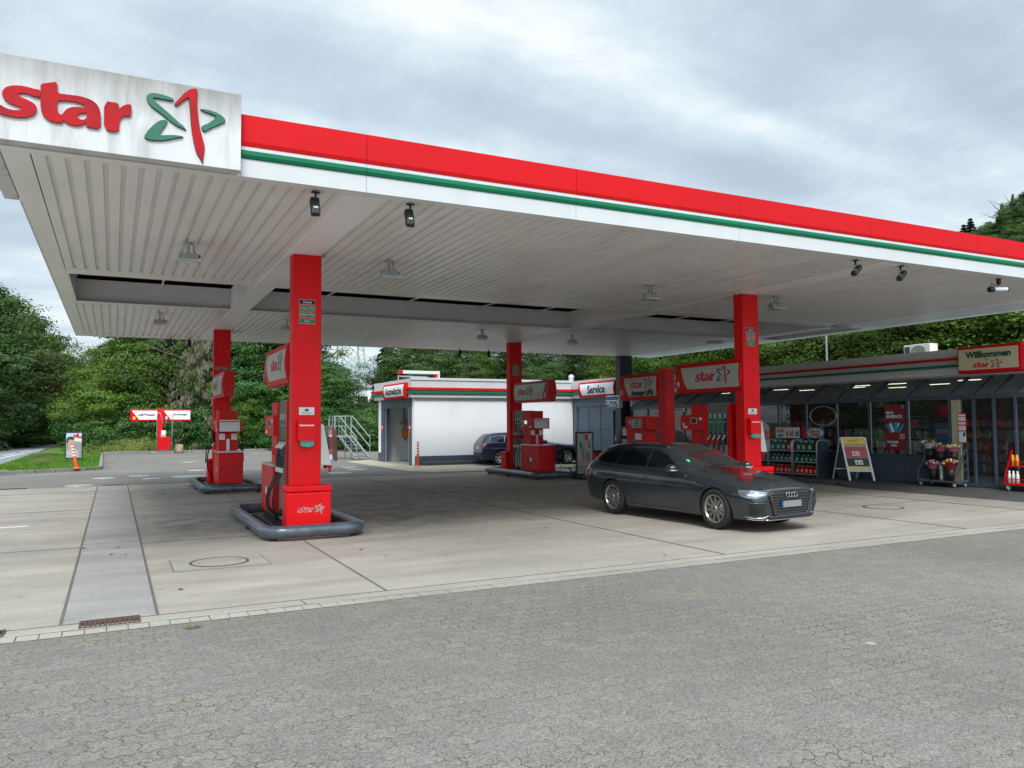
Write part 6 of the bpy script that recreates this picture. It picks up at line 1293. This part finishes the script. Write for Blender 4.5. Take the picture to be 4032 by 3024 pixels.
def portrait(b, y):
    f = lambda pts, m, l: b.add([(px_, y-l, pz) for px_, pz in pts], [tuple(range(len(pts)))], m)
    f([(-1.93, .30), (-1.31, .30), (-1.31, 1.38), (-1.93, 1.38)], mat('printed_grey', (.24, .24, .25), .4), 0)
    f([(-1.93, 1.08), (-1.31, .98), (-1.31, 1.38), (-1.93, 1.38)], mat('printed_sky', (.35, .55, .78), .4), .001); f([(-1.66, 1.20), (-1.31, 1.13), (-1.31, 1.30), (-1.66, 1.33)], mat('printed_red', (.48, .06, .07), .4), .002); f([(-1.6, 1.02), (-1.31, .98), (-1.31, 1.12), (-1.6, 1.18)], PALE, .002)
    f([(-1.92, .25), (-1.40, .25), (-1.44, .58), (-1.60, .70), (-1.80, .70), (-1.92, .60)], SHIRT, .003)
    f([(-1.84, .62), (-1.68, .62), (-1.66, .82), (-1.84, .88)], SKIN, .004); f([(-1.87, .92), (-1.84, .78), (-1.74, .72), (-1.66, .74), (-1.61, .86), (-1.59, .95), (-1.62, 1.0), (-1.62, 1.12), (-1.86, 1.14)], SKIN, .005)
    f([(-1.91, .96), (-1.86, .92), (-1.85, 1.04), (-1.80, 1.10), (-1.66, 1.08), (-1.60, 1.12), (-1.63, 1.20), (-1.74, 1.24), (-1.86, 1.22), (-1.92, 1.12)], HAIR, .006)
    f([(-1.70, 1.0), (-1.63, 1.0), (-1.63, 1.012), (-1.70, 1.012)], HAIR, .007); f([(-1.68, .83), (-1.62, .85), (-1.62, .86), (-1.68, .845)], mat('printed_lip', (.30, .10, .08), .5), .007)
    f([(-1.52, 1.24), (-1.43, 1.24), (-1.43, 1.37), (-1.52, 1.37)], REDD, .008); f([(-1.41, 1.24), (-1.33, 1.24), (-1.33, 1.37), (-1.41, 1.37)], PALE, .008)
    b.text('GUTE', (-1.76, y-.008, .53), (1, 0, 0), (0, 0, 1), PALE, w=.22, h=.07); b.text('FAHRT', (-1.75, y-.008, .43), (1, 0, 0), (0, 0, 1), PALE, w=.28, h=.07)
stand(-1.98, -1.26, 41.5, .22, 1.45, .1, 'black framed poster of a dark-haired man on the grass island', portrait)
def promo(b, y):
    f = lambda x0, x1, z0, z1, m, l: b.add([(x0, y-l, z0), (x1, y-l, z0), (x1, y-l, z1), (x0, y-l, z1)], [(0, 1, 2, 3)], m)
    f(12.52, 13.05, .2, .42, mat('printed_teal', (.14, .22, .22), .4), 0); f(12.80, 12.90, 1.18, 1.34, REDD, .001); f(12.92, 12.99, 1.22, 1.33, PALE, .001)
    r = random.Random(5); cs = [mat('printed_olive', (.17, .19, .11), .4), mat('printed_tan', (.32, .25, .18), .4), mat('printed_sand', (.40, .36, .28), .4), mat('printed_plum', (.22, .14, .13), .4), SHIRT]
    for i in range(16):
        x = 12.58+r.uniform(0, .36); z = .62+r.uniform(0, .32); a = r.uniform(-.3, .3); c = r.choice(cs); w = .025; h_ = r.uniform(.08, .16)
        b.add([(x-w, y-.001-.0003*i, z-h_), (x+w, y-.001-.0003*i, z-h_), (x+w+a*h_, y-.001-.0003*i, z+h_), (x-w+a*h_, y-.001-.0003*i, z+h_)], [(0, 1, 2, 3)], c)
    f(12.6, 12.68, .92, 1.12, GSTK, .008); f(12.9, 12.98, .92, 1.10, cs[3], .008)
    f(12.54, 12.98, .475, .555, mat('printed_pink', (.42, .12, .11), .4), .007); f(12.54, 12.86, .395, .465, MATS['printed_pink'], .007); b.text('STARK IM GESCHMACK', (12.76, y-.008, .515), (1, 0, 0), (0, 0, 1), PALE, w=.40); b.text('WEIT IM PREIS', (12.7, y-.008, .43), (1, 0, 0), (0, 0, 1), PALE, w=.27); f(12.66, 13.0, .21, .25, MATS['printed_pink'], .007)
stand(12.47, 13.10, 20.3, .13, 1.43, 0, 'black framed snack poster stand between the blue car and the grey car', promo)
# bucket with squeegee and watering can by the rear right pump
t = thing('wash_bucket', 'black bucket with a wooden-handled sponge on the cabinet corner of pump 5', 'bucket', (12.38, 21.0, .3))
b = MB(); b.lathe([(0, .48), (.10, .48), (.14, .80), (.13, .80)], (12.42, 21.15, 0), (0, 0, 1), BLACK, 16); b.build('bucket', t); b = MB(); b.cyl((12.42, 21.15, .6), (12.22, 21.1, .98), .014, WOOD, 8); b.build('handle', t); MB().cyl((12.42, 21.15, .1), (12.42, 21.15, .48), .012, PALE, 8).build('stand_pole', t)
t = thing('watering_can', 'black watering can on the ground beside the crash rail of pump 5', 'watering can', (12.55, 20.75, 0))
b = MB(); b.box(12.68, 12.98, 20.62, 20.82, .0, .22, BLACK); b.build('can_body', t, bev=.05); b = MB(); b.tube([(12.95, 20.72, .1), (13.03, 20.72, .2), (13.0, 20.72, .32), (12.88, 20.72, .34), (12.78, 20.72, .28), (12.72, 20.72, .22)], .018, BLACK, 8); b.build('handle', t); b = MB(); b.tube([(12.7, 20.7, .08), (12.58, 20.7, .2), (12.42, 20.7, .34)], .022, BLACK, 8); b.build('spout', t)
# air and water station
t = thing('air_water_station', 'red air and water station with hose arms and long sign at the far kerb', 'air station', (2.6, 52.5, .1))
b = MB(); b.box(2.0, 3.3, 51.9, 53.1, 0, .14, GRANITE); b.build('base_slab', t, bev=.02); b = MB(); b.box(2.42, 3.10, 52.2, 52.8, .14, 1.02, REDF); b.build('cabinet', t, bev=.02); b = MB()
for i in range(14): b.box(2.50+i*.038, 2.515+i*.038, 52.19, 52.199, .28, .94, REDD)
b.box(2.5, 3.05, 52.18, 52.199, .15, .24, TRAF); b.build('louvres', t)
b = MB(); b.box(2.42, 2.66, 52.45, 52.7, 1.0, 2.76, RED); b.build('post', t); b = MB(); b.box(2.58, 2.86, 52.25, 52.5, 1.02, 1.40, STEEL); b.box(2.62, 2.82, 52.24, 52.249, 1.15, 1.42, PAPERW); b.build('control_head', t, bev=.01)
for s, x in ((-1, 2.35), (1, 3.2)): b = MB(); b.tube([(x-s*.02, 52.3, .1), (x, 52.3, 1.2), (x, 52.3, 2.35), (x-s*.06, 52.3, 2.5), (x-s*.14, 52.3, 2.5), (x-s*.3, 52.4, 2.1), (x-s*.42, 52.4, 1.6)], .02, STEEL, 8); b.build('hose_arm', t)
for x0, x1, tx, wd in ((.88, 2.40, 'Luft/Wasser', .98), (2.68, 4.26, 'Staubsauger', .82)):
    b = MB(); b.box(x0, x1, 52.45, 52.65, 2.0, 2.70, REDF); s_ = b.build('sign_box', t, bev=.03); b = MB(); lx = x0+.1 if x0 < 2 else x0+.05
    b.add([(lx, 52.44, 2.62), (x1-.04, 52.44, 2.62), (x1-.04, 52.44, 2.09), (lx+.38, 52.44, 2.09)], [(0, 1, 2, 3)], WTXT); b.text(tx, ((x0+x1)/2+(.13 if x0 < 2 else .2), 52.438, 2.38), (1, 0, 0), (0, 0, 1), BTXT, w=wd, lift=.004); b.box(x0+.15, x0+.28, 52.43, 52.44, 2.1, 2.26, YEL if x0 < 2 else PAPERW); b.build('sign_face', s_)
t = thing('tree_stump', 'pale cut tree stump beside the air and water station', 'stump', (3.55, 52.9, .1)); b = MB(); b.lathe([(0, 0), (.30, 0), (.25, .12), (.22, .5), (0, .52)], (3.62, 52.7, .05), (.08, 0, 1), mat('stump_wood', (.26, .20, .13), .9, var=.3, scale=6, bump=.6), 12); b.build('stump_wood', t)
# steel stairs beside the wash hall
t = thing('steel_stairs', 'galvanised steel platform stairs with railings beside the car wash', 'stairs', (10.3, 38, 0))
b = MB(); x0, x1 = 9.75, 10.75; yA = 39.6; yB = 38.5
for x, y in ((9.72, yA), (9.72, yB), (10.55, yA), (10.55, yB)): b.bar((x, y, 0), (x, y, 2.12), .05, .05, STEEL)
for z in (2.12, 1.62): b.bar((9.72, yA, z), (10.55, yA, z), .04, .04, STEEL); b.bar((9.72, yA, z), (9.72, yB, z), .04, .04, STEEL)
for y in (yB+.01,): b.bar((9.72, y, 2.12), (10.55, y, 2.12), .04, .04, STEEL)
for k in range(5): x = 9.72+.83*k/5; b.bar((x, yA, 1.15), (x, yA, 2.12), .02, .02, STEEL)
b.box(9.68, 10.58, yB-.02, yA+.04, 1.08, 1.14, STEEL); b.build('platform', t)
b = MB()
for y in (yB, yA-.1):
    pass
for x in (9.95, 10.60): b.bar((x+.42*0, yB, 1.12), (x+.45, 36.9, .02), .05, .10, STEEL); 
b.build('stringer', t)
for i in range(6):
    q = (i+.5)/6.4; x = 9.95+.45*q; y = yB+(36.9-yB)*q; z = 1.12-1.1*q
    b = MB(); b.box(x, x+.62, y-.12, y+.12, z-.02, z+.02, STEEL)
    for k in range(6): b.box(x+.02+k*.1, x+.07+k*.1, y-.125, y-.1205, z-.018, z+.018, BLACK)
    b.build('tread', t)
b = MB()
for x in (9.95, 10.60):
    for dz in (.95, .5): b.bar((x, yB, 1.17+dz), (x+.45, 36.95, .12+dz), .035, .035, STEEL)
    b.bar((x+.45, 36.95, .05), (x+.45, 36.95, 1.1), .035, .035, STEEL)
b.build('handrail', t)
t = thing('traffic_post', 'red and white striped post with small orange cone top beside the stairs', 'post', (9.5, 38.5, 0)); 
for i in range(5): MB().cyl((9.52, 38.3, i*.24), (9.52, 38.3, i*.24+.238), .10, WSTR if i % 2 == 0 else REDF, 14).build('band', t)
MB().cyl((9.52, 38.3, 1.2), (9.52, 38.3, 1.65), .09, ORNG, 12, .02).build('cone_top', t)
# low kerb along the wash hall wall
b = MB(); b.box(11.3, 18.5, 30.1, 30.45, 0, .15, DKERB); struct(b.build('kerb', bev=.02))

# ------------------------------------------------------------------ vegetation
def ray_at(u, dist):      # a spot on the ground in the direction seen at u (0..2212), dist metres away
    a = YAW+math.atan((u-1106)/1693.0); return Vector((math.sin(a)*dist, math.cos(a)*dist, 0))
def crown_mesh(name, n, h, r, leaf, m, seed, lobes=9, shape='round', base=.15, droop=0):
    rr = random.Random(seed); L = []
    for i in range(lobes):
        q = rr.uniform(base, .92); wdt = math.sin(min(1, (q-base)/(1-base)*1.0+.12)*math.pi)**.6 if shape == 'round' else (1-q)
        a = rr.uniform(0, 6.28); d = r*wdt*rr.uniform(.25, .75); L.append((Vector((d*math.cos(a), d*math.sin(a), q*h)), r*rr.uniform(.28, .50)*(.6+.5*wdt)))
    L.append((Vector((0, 0, h*.9)), r*.28)); vs = []; fs = []
    tot = sum(k[1]**2 for k in L)
    for c, R_ in L:
        subs = []
        for _ in range(16):
            d = Vector((rr.gauss(0, 1), rr.gauss(0, 1), rr.gauss(0, 1))).normalized(); subs.append((d, rr.uniform(.75, 1.12), rr.uniform(.20, .38)))
        for _ in range(int(n*R_*R_/tot)):
            d = Vector((rr.gauss(0, 1), rr.gauss(0, 1), rr.gauss(0, 1))).normalized(); sc_ = (rr.random()**.33)
            if rr.random() < .55: sc_ = rr.uniform(.85, 1.12)
            nz = 1+.35*noise.noise(d*2.3+c)
            if rr.random() < .80:       # most leaves sit in twig clusters at the outside of the lobe
                sd_, sr, sw = rr.choice(subs); d = (sd_*sr+Vector((rr.gauss(0, 1), rr.gauss(0, 1), rr.gauss(0, .6)))*sw*.55); p = c+Vector((d.x*R_*1.15, d.y*R_*1.15, d.z*R_*.85)); d = d.normalized()
            else: p = c+Vector((d.x*R_*1.1, d.y*R_*1.1, d.z*R_*.85))*sc_*nz*.85
            if p.z < base*h*.6: continue
            nrm = (d+Vector((rr.gauss(0, .5), rr.gauss(0, .5), rr.gauss(.4, .5)))).normalized()
            t_ = nrm.orthogonal().normalized(); t_.rotate(Matrix.Rotation(rr.uniform(0, 6.28), 3, nrm)); b_ = nrm.cross(t_); s = leaf*rr.uniform(.6, 1.35); k = len(vs)
            vs += [p-t_*s, p-b_*s*.5+nrm*s*.1, p+t_*s, p+b_*s*.5-nrm*s*.15]; fs.append((k, k+1, k+2, k+3))
    me = bpy.data.meshes.new(name); me.from_pydata([tuple(v) for v in vs], [], fs); me.materials.append(m); return me
def conifer_mesh(name, n, h, r, leaf, m, seed, droop=.35, gap=0, thin=False):
    rr = random.Random(seed); vs = []; fs = []; tiers = 26
    for i in range(tiers):
        q = i/tiers; z = h*(.08+.9*q); R_ = r*(1-q)**.85*rr.uniform(.8, 1.1); nb = 7+int(5*(1-q))
        for j in range(nb):
            a = 6.283*j/nb+rr.uniform(-.3, .3); k_ = max(6, int(n/tiers/nb))
            if gap and rr.random() < gap: continue
            for _ in range(k_):
                s = rr.random()**.6; w = .16*R_*(1.1-s)+.05; px_ = R_*s; off = rr.uniform(-w, w)
                p = Vector((px_*math.cos(a)-off*math.sin(a), px_*math.sin(a)+off*math.cos(a), z-droop*px_*s+rr.uniform(-.15, .08)))
                nrm = Vector((rr.gauss(0, .4), rr.gauss(0, .4), 1)).normalized(); t_ = Vector((math.cos(a), math.sin(a), -.5)).normalized(); b_ = nrm.cross(t_).normalized()
                if thin: t_ = Vector((rr.gauss(0, .25), rr.gauss(0, .25), -1)).normalized(); b_ = t_.orthogonal().normalized()*.35; p.z -= rr.random()*.5
                l = leaf*rr.uniform(.6, 1.3); kk = len(vs)
                vs += [p-t_*l, p-b_*l*.3, p+t_*l, p+b_*l*.3]; fs.append((kk, kk+1, kk+2, kk+3))
    me = bpy.data.meshes.new(name); me.from_pydata([tuple(v) for v in vs], [], fs); me.materials.append(m); return me
def trunk_mesh(name, h, r, m, seed, limbs=6, hgt=.8):
    rr = random.Random(seed); b = MB(); P = [(0, 0, -.3)]; rf = [r*1.25]
    for i in range(1, 7): P.append((rr.uniform(-.06, .06)*i*.5, rr.uniform(-.06, .06)*i*.5, h*hgt*i/6)); rf.append(r*(1-.13*i))
    b.tube(P, r, m, 8, rf=rf)
    for i in range(limbs):
        q = .3+.6*i/limbs; z = h*hgt*q; a = rr.uniform(0, 6.28); l = h*.22*rr.uniform(.7, 1.3); c = Vector((0, 0, z)); e = c+Vector((math.cos(a)*l, math.sin(a)*l, l*.6)); b.tube([c, c.lerp(e, .5)+Vector((0, 0, -.1)), e], r*.4, m, 6, rf=[r*.42, r*.28, r*.1])
    me = bpy.data.meshes.new(name); me.from_pydata(b.v, [], b.f); me.materials.append(m)
    for p in me.polygons: p.use_smooth = True
    return me
SP = {
 'broad': (crown_mesh('crown', 52000, 10, 3.6, .080, LEAF_A, 11, 30, base=.06), trunk_mesh('trunk', 10, .22, WOOD, 1)),
 'broad2': (crown_mesh('crown', 52000, 10, 3.9, .082, LEAF_A, 12, 34, base=.10), trunk_mesh('trunk', 10, .25, WOOD, 2)),
 'yellow': (crown_mesh('crown', 46000, 10, 3.4, .080, LEAF_B, 13, 28, base=.12), trunk_mesh('trunk', 10, .2, WOOD, 3)),
 'russet': (crown_mesh('crown', 36000, 10, 3.0, .080, LEAF_E, 14, 22, base=.10), trunk_mesh('trunk', 10, .18, WOOD, 4)),
 'ash': (crown_mesh('crown', 48000, 10, 3.6, .09, LEAF_F, 15, 34, base=.04), trunk_mesh('trunk', 10, .18, WOOD, 5)),
 'hedge': (crown_mesh('crown', 70000, 10, 3.9, .075, LEAF_H, 21, 44, base=.02), trunk_mesh('trunk', 10, .25, WOOD, 9)),
 'conifer': (conifer_mesh('crown', 30000, 12, 2.8, .14, LEAF_C, 16), trunk_mesh('trunk', 12, .2, WOOD, 6, 0, .95)),
 'dead': (conifer_mesh('crown', 15000, 12, 2.5, .17, LEAF_D, 17, .45, .30, thin=True), trunk_mesh('trunk', 12, .17, DEADW, 7, 16, .95)),
 'bush': (crown_mesh('crown', 26000, 3.2, 2.6, .07, LEAF_F, 18, 22, base=.0), trunk_mesh('trunk', 2, .06, WOOD, 8, 4)),
}
ADJ = {'broad': 'dark green broadleaf tree', 'broad2': 'dense broadleaf tree', 'yellow': 'yellowing broadleaf tree', 'russet': 'russet brown tree', 'ash': 'light green feathery-leaved tree', 'hedge': 'full bright green tree', 'conifer': 'dark conifer', 'dead': 'half-dead grey spruce', 'bush': 'leafy green bush'}
treen = [0]
def tree(kind, u, dist, h, where, z=0, group='trees round the station', wide=1.0, loc=None):
    p = loc if loc is not None else ray_at(u, dist); treen[0] += 1; rr = random.Random(treen[0]*31)
    t = thing('bush' if kind == 'bush' else ('spruce_tree' if kind in ('conifer', 'dead') else 'broadleaf_tree'), ADJ[kind]+' '+where, 'bush' if kind == 'bush' else 'tree', (p[0], p[1], z), group, rr.uniform(0, 6.28))
    H = {'conifer': 12, 'dead': 12, 'bush': 3.2}.get(kind, 10.6); s = h/H; t.scale = (s*wide*rr.uniform(.9, 1.1), s*wide*rr.uniform(.9, 1.1), s)
    for nm, me in zip(('crown', 'trunk'), SP[kind]): o = bpy.data.objects.new(nm, me); COL.objects.link(o); o.parent = t
    return t
def top_for(v, dist): return 1.7+(914-v)/1693.0*dist
# forest beyond the road, falling towards the right
ordw = ['first', 'second', 'third', 'fourth', 'fifth', 'sixth', 'seventh', 'eighth', 'ninth', 'tenth', 'eleventh', 'twelfth', 'thirteenth', 'fourteenth', 'fifteenth', 'sixteenth', 'seventeenth', 'eighteenth', 'nineteenth', 'twentieth', 'twenty-first', 'twenty-second', 'twenty-third', 'twenty-fourth', 'twenty-fifth', 'twenty-sixth', 'twenty-seventh', 'twenty-eighth', 'twenty-ninth', 'thirtieth']
LFT = [(-60, 70, 600, 'broad'), (-15, 80, 622, 'broad2'), (22, 84, 640, 'yellow'), (55, 92, 676, 'broad'), (0, 100, 660, 'conifer'), (50, 80, 745, 'russet'), (88, 96, 722, 'broad2'), (118, 104, 752, 'yellow'), (140, 110, 768, 'broad'), (165, 112, 772, 'russet'), (-40, 66, 780, 'conifer'), (15, 74, 800, 'broad'), (85, 90, 790, 'conifer'), (120, 88, 810, 'broad'), (60, 76, 810, 'broad2'), (205, 100, 790, 'conifer'), (240, 110, 770, 'broad'), (160, 95, 815, 'broad2')]
for i, (u, d, v, k) in enumerate(LFT): tree(k, u, d, top_for(v, d)*.93, 'beyond the road, %s from the left' % ordw[i], group='trees in the wood beyond the road', wide=1.25)
MID = [(222, 62, 742, 'yellow'), (262, 60, 690, 'yellow'), (300, 63, 690, 'broad'), (340, 61, 690, 'conifer'), (378, 60, 670, 'conifer'), (432, 57.6, 660, 'dead'), (462, 63, 640, 'broad'), (405, 60, 660, 'broad2'), (520, 60, 690, 'ash'), (560, 63, 650, 'broad2'), (600, 59, 670, 'ash'), (706, 57, 775, 'ash'), (742, 60, 780, 'broad2'), (655, 64, 650, 'broad'), (250, 72, 735, 'broad'), (838, 64, 690, 'conifer'), (815, 60, 830, 'russet'), (495, 57, 800, 'hedge'), (330, 58, 820, 'yellow'), (640, 58, 760, 'hedge'), (445, 72, 640, 'broad2')]
for i, (u, d, v, k) in enumerate(MID): tree(k, u, d, top_for(v, d), 'behind the far kerb, %s from the left' % ordw[i], group='trees behind the far kerb', wide=1.7 if k == 'dead' else 1.15)
BSH = [(250, 57, 845), (300, 57.5, 850), (400, 57, 860), (440, 57, 850), (500, 57, 845), (550, 57, 840), (605, 56.5, 850), (650, 56, 850), (700, 55, 860), (745, 55, 865), (215, 60, 850), (370, 58, 840), (580, 59, 820), (800, 52, 880), (830, 54, 850)]
for i, (u, d, v) in enumerate(BSH): tree('bush', u, d, top_for(v, d)*(.62+.3*((i*5) % 3)/2), 'in the undergrowth row, %s from the left' % ordw[i], group='bushes behind the far kerb', wide=1.0)
BCK = [(880, 62, 700, 'broad2'), (935, 66, 690, 'broad'), (990, 60, 700, 'broad2'), (1050, 64, 690, 'yellow'), (1110, 60, 690, 'broad'), (1165, 62, 700, 'broad2'), (1225, 58, 700, 'broad'), (1285, 60, 690, 'broad2'), (1340, 56, 700, 'yellow'), (1400, 58, 680, 'broad'), (1020, 56, 760, 'broad'), (1190, 55, 760, 'broad2'), (910, 58, 770, 'broad')]
for i, (u, d, v, k) in enumerate(BCK): tree(k, u, d, top_for(v, d)-3, 'behind the wash hall, %s from the left' % ordw[i], z=2.5, group='trees on the slope behind the wash hall', wide=1.3)
HDG = [(1440, 44, 690, 'hedge'), (1500, 42, 680, 'hedge'), (1560, 40, 675, 'hedge'), (1620, 38, 665, 'hedge'), (1690, 37, 650, 'hedge'), (1760, 36, 640, 'hedge'), (1830, 35, 625, 'hedge'), (1900, 34, 610, 'hedge'), (1980, 33, 600, 'hedge'), (2060, 32, 590, 'hedge'), (2140, 31, 580, 'hedge'), (2230, 30, 575, 'hedge'), (2320, 29, 570, 'hedge')]
for i, (u, d, v, k) in enumerate(HDG): tree(k, u, d, top_for(v, d)-1.0, 'in the bank behind the shop, %s from the left' % ordw[i], z=1.0, group='trees in the bank behind the shop', wide=1.5)
# woods to the left of and behind the camera, seen only in reflections
for i in range(16):
    x, y = -34-6*(i % 3)-.3*i, -26+6.0*i
    tree(('broad2', 'broad', 'hedge')[i % 3], 0, 0, 11+i % 4, 'outside the view far left, %s nearest' % ordw[i], group='trees far left of the forecourt', wide=1.5, loc=(x, y, 0))
tree('broad', 1390, 80, top_for(374, 80), 'peeking over the red fascia in the middle of the canopy', z=0, wide=.55)
for i, (u, d, h_) in enumerate([(-60, 62, 3), (-25, 68, 3.4), (5, 78, 4), (35, 84, 3.6), (62, 88, 4), (92, 92, 3.8), (118, 98, 4), (145, 100, 4), (172, 102, 4.2), (200, 98, 4)]): tree('broad2', u, d, h_*1.15, 'beyond the road at the wood edge, %s from the left' % ordw[i], group='low trees at the wood edge beyond the road', wide=1.2)
# land rising behind the station
def hill(name, c, rx, ry, h, m=SOIL, n=24):
    b = MB(); vs = []; 
    for i in range(n+1):
        for j in range(n+1):
            u, v = i/n*2-1, j/n*2-1; q = max(0, 1-u*u)*max(0, 1-v*v); vs.append((c[0]+u*rx, c[1]+v*ry, -.4+h*q**.8+.3*noise.noise(Vector((u*3, v*3, 0)))))
    b.add(vs, [(i*(n+1)+j, (i+1)*(n+1)+j, (i+1)*(n+1)+j+1, i*(n+1)+j+1) for i in range(n) for j in range(n)], m, True); return struct(b.build(name))
hill('wooded_slope', (46, 62), 32, 26, 6); hill('wooded_slope', (38, 88), 30, 24, 4); hill('wooded_slope', (52, 26), 22, 34, 5)
HC = (150, 88); hill('distant_hill', HC, 60, 60, 31)
k = 0
for u, d, v, kd in [(2085, 150, 512, 'broad'), (2110, 150, 488, 'conifer'), (2128, 145, 505, 'broad2'), (2150, 150, 500, 'broad'), (2172, 148, 490, 'conifer'), (2190, 150, 475, 'yellow'), (2212, 150, 462, 'broad2'), (2240, 150, 450, 'broad'), (2160, 140, 520, 'broad2'), (2200, 138, 510, 'broad'), (2235, 140, 500, 'yellow'), (2120, 138, 528, 'broad'), (2270, 145, 450, 'conifer'), (2095, 155, 500, 'conifer'), (2180, 160, 470, 'dead'), (2205, 158, 455, 'dead')]:
    top = top_for(v, d)-3.6; h = 10 if kd not in ('conifer', 'dead') else 13; tree(kd, u, d, h, 'on the distant hilltop, number %s along the ridge' % ordw[k], z=top-h, group='trees on the distant hill', wide=1.2); k += 1
# mound of shrubs on the island
me = crown_mesh('mound', 14000, 1.0, 1.0, .05, SHRUB, 33, 26, base=0)
t = thing('shrub_mound', 'low rounded mound of yellow-green shrubs behind the grass island', 'shrub', (-.2, 48, .05)); b = MB(); r = random.Random(4)
vs = []; fs = []
for _ in range(26000):
    a = r.uniform(0, 6.28); q = math.sqrt(r.random()); x = q*math.cos(a); y = q*math.sin(a); zz = (1-q*q)**.7*1.12*(1+.18*noise.noise(Vector((x*4, y*4, 1)))); px_, py_ = x*3.4+.6+.0, y*3.6
    if px_ > 0 and zz > .15: zz *= 1-.15*px_/3
    nrm = Vector((x+r.gauss(0, .5), y+r.gauss(0, .5), 1+r.gauss(0, .4))).normalized(); t_ = nrm.orthogonal().normalized(); t_.rotate(Matrix.Rotation(r.uniform(0, 6.28), 3, nrm)); b_ = nrm.cross(t_); s = .075*r.uniform(.5, 1.4); p = Vector((px_, py_, zz+r.uniform(-.08, .05))); kk = len(vs)
    vs += [p-t_*s, p-b_*s*.4, p+t_*s, p+b_*s*.4]; fs.append((kk, kk+1, kk+2, kk+3))
mm = bpy.data.meshes.new('foliage'); mm.from_pydata([tuple(v) for v in vs], [], fs); mm.materials.append(SHRUB); o = bpy.data.objects.new('foliage', mm); COL.objects.link(o); o.parent = t
t.location = (.9, 57.2, .05)
t.scale = (1.0, .8, 1.1)
t2 = thing('shrub_mound', 'rough lower shrubs along the road edge left of the poster', 'shrub', (-3.2, 46.5, .05)); o = bpy.data.objects.new('foliage', mm); COL.objects.link(o); o.parent = t2; t2.scale = (.20, 2.4, .16)
# lattice pylon far behind the trees
t = thing('power_pylon', 'pale lattice power pylon far behind the trees', 'pylon', (26, 92, 0)); b = MB(); P0 = Vector((24.6, 90, 0)); PG2 = mat('pylon_paint', (.32, .40, .34), .6)
for cx_, cy_ in ((-1, -1), (1, -1), (1, 1), (-1, 1)): b.bar((P0.x+cx_*1.8, P0.y+cy_*1.8, 0), (P0.x+cx_*.5, P0.y+cy_*.5, 24), .16, .16, PG2)
for i in range(12):
    z0, z1 = i*2, i*2+2; w0, w1 = 1.8-1.3*z0/24, 1.8-1.3*z1/24
    for sy in (-1, 1): b.bar((P0.x-w0, P0.y+sy*w0, z0), (P0.x+w1, P0.y+sy*w1, z1), .08, .08, PG2); b.bar((P0.x+w0, P0.y+sy*w0, z0), (P0.x-w1, P0.y+sy*w1, z1), .08, .08, PG2)
    for sx in (-1, 1): b.bar((P0.x+sx*w0, P0.y-w0, z0), (P0.x+sx*w1, P0.y+w1, z1), .08, .08, PG2)
b.build('lattice', t); b = MB()
for z in (12, 16): b.bar((P0.x-6, P0.y, z), (P0.x+6, P0.y, z), .16, .16, PG2); b.bar((P0.x-6, P0.y, z), (P0.x, P0.y, z+1.2), .1, .1, PG2); b.bar((P0.x+6, P0.y, z), (P0.x, P0.y, z+1.2), .1, .1, PG2)
b.build('cross_arm', t)
t = thing('white_building', 'white building glimpsed between the trees left of the wash hall', 'building', (19, 75, 0)); b = MB(); b.box(17, 24, 74, 82, 0, 5.2, PLASTER); b.build('wall', t); b = MB(); b.box(16.8, 24.2, 73.8, 82.2, 5.2, 5.5, GREYP); b.build('roof', t)
b = MB()
for x in (17.8, 19.6, 21.4, 23): 
    for z in (1.0, 3.2): b.box(x-.5, x+.5, 73.97, 73.995, z, z+1.2, BLACK)
b.build('window', t)
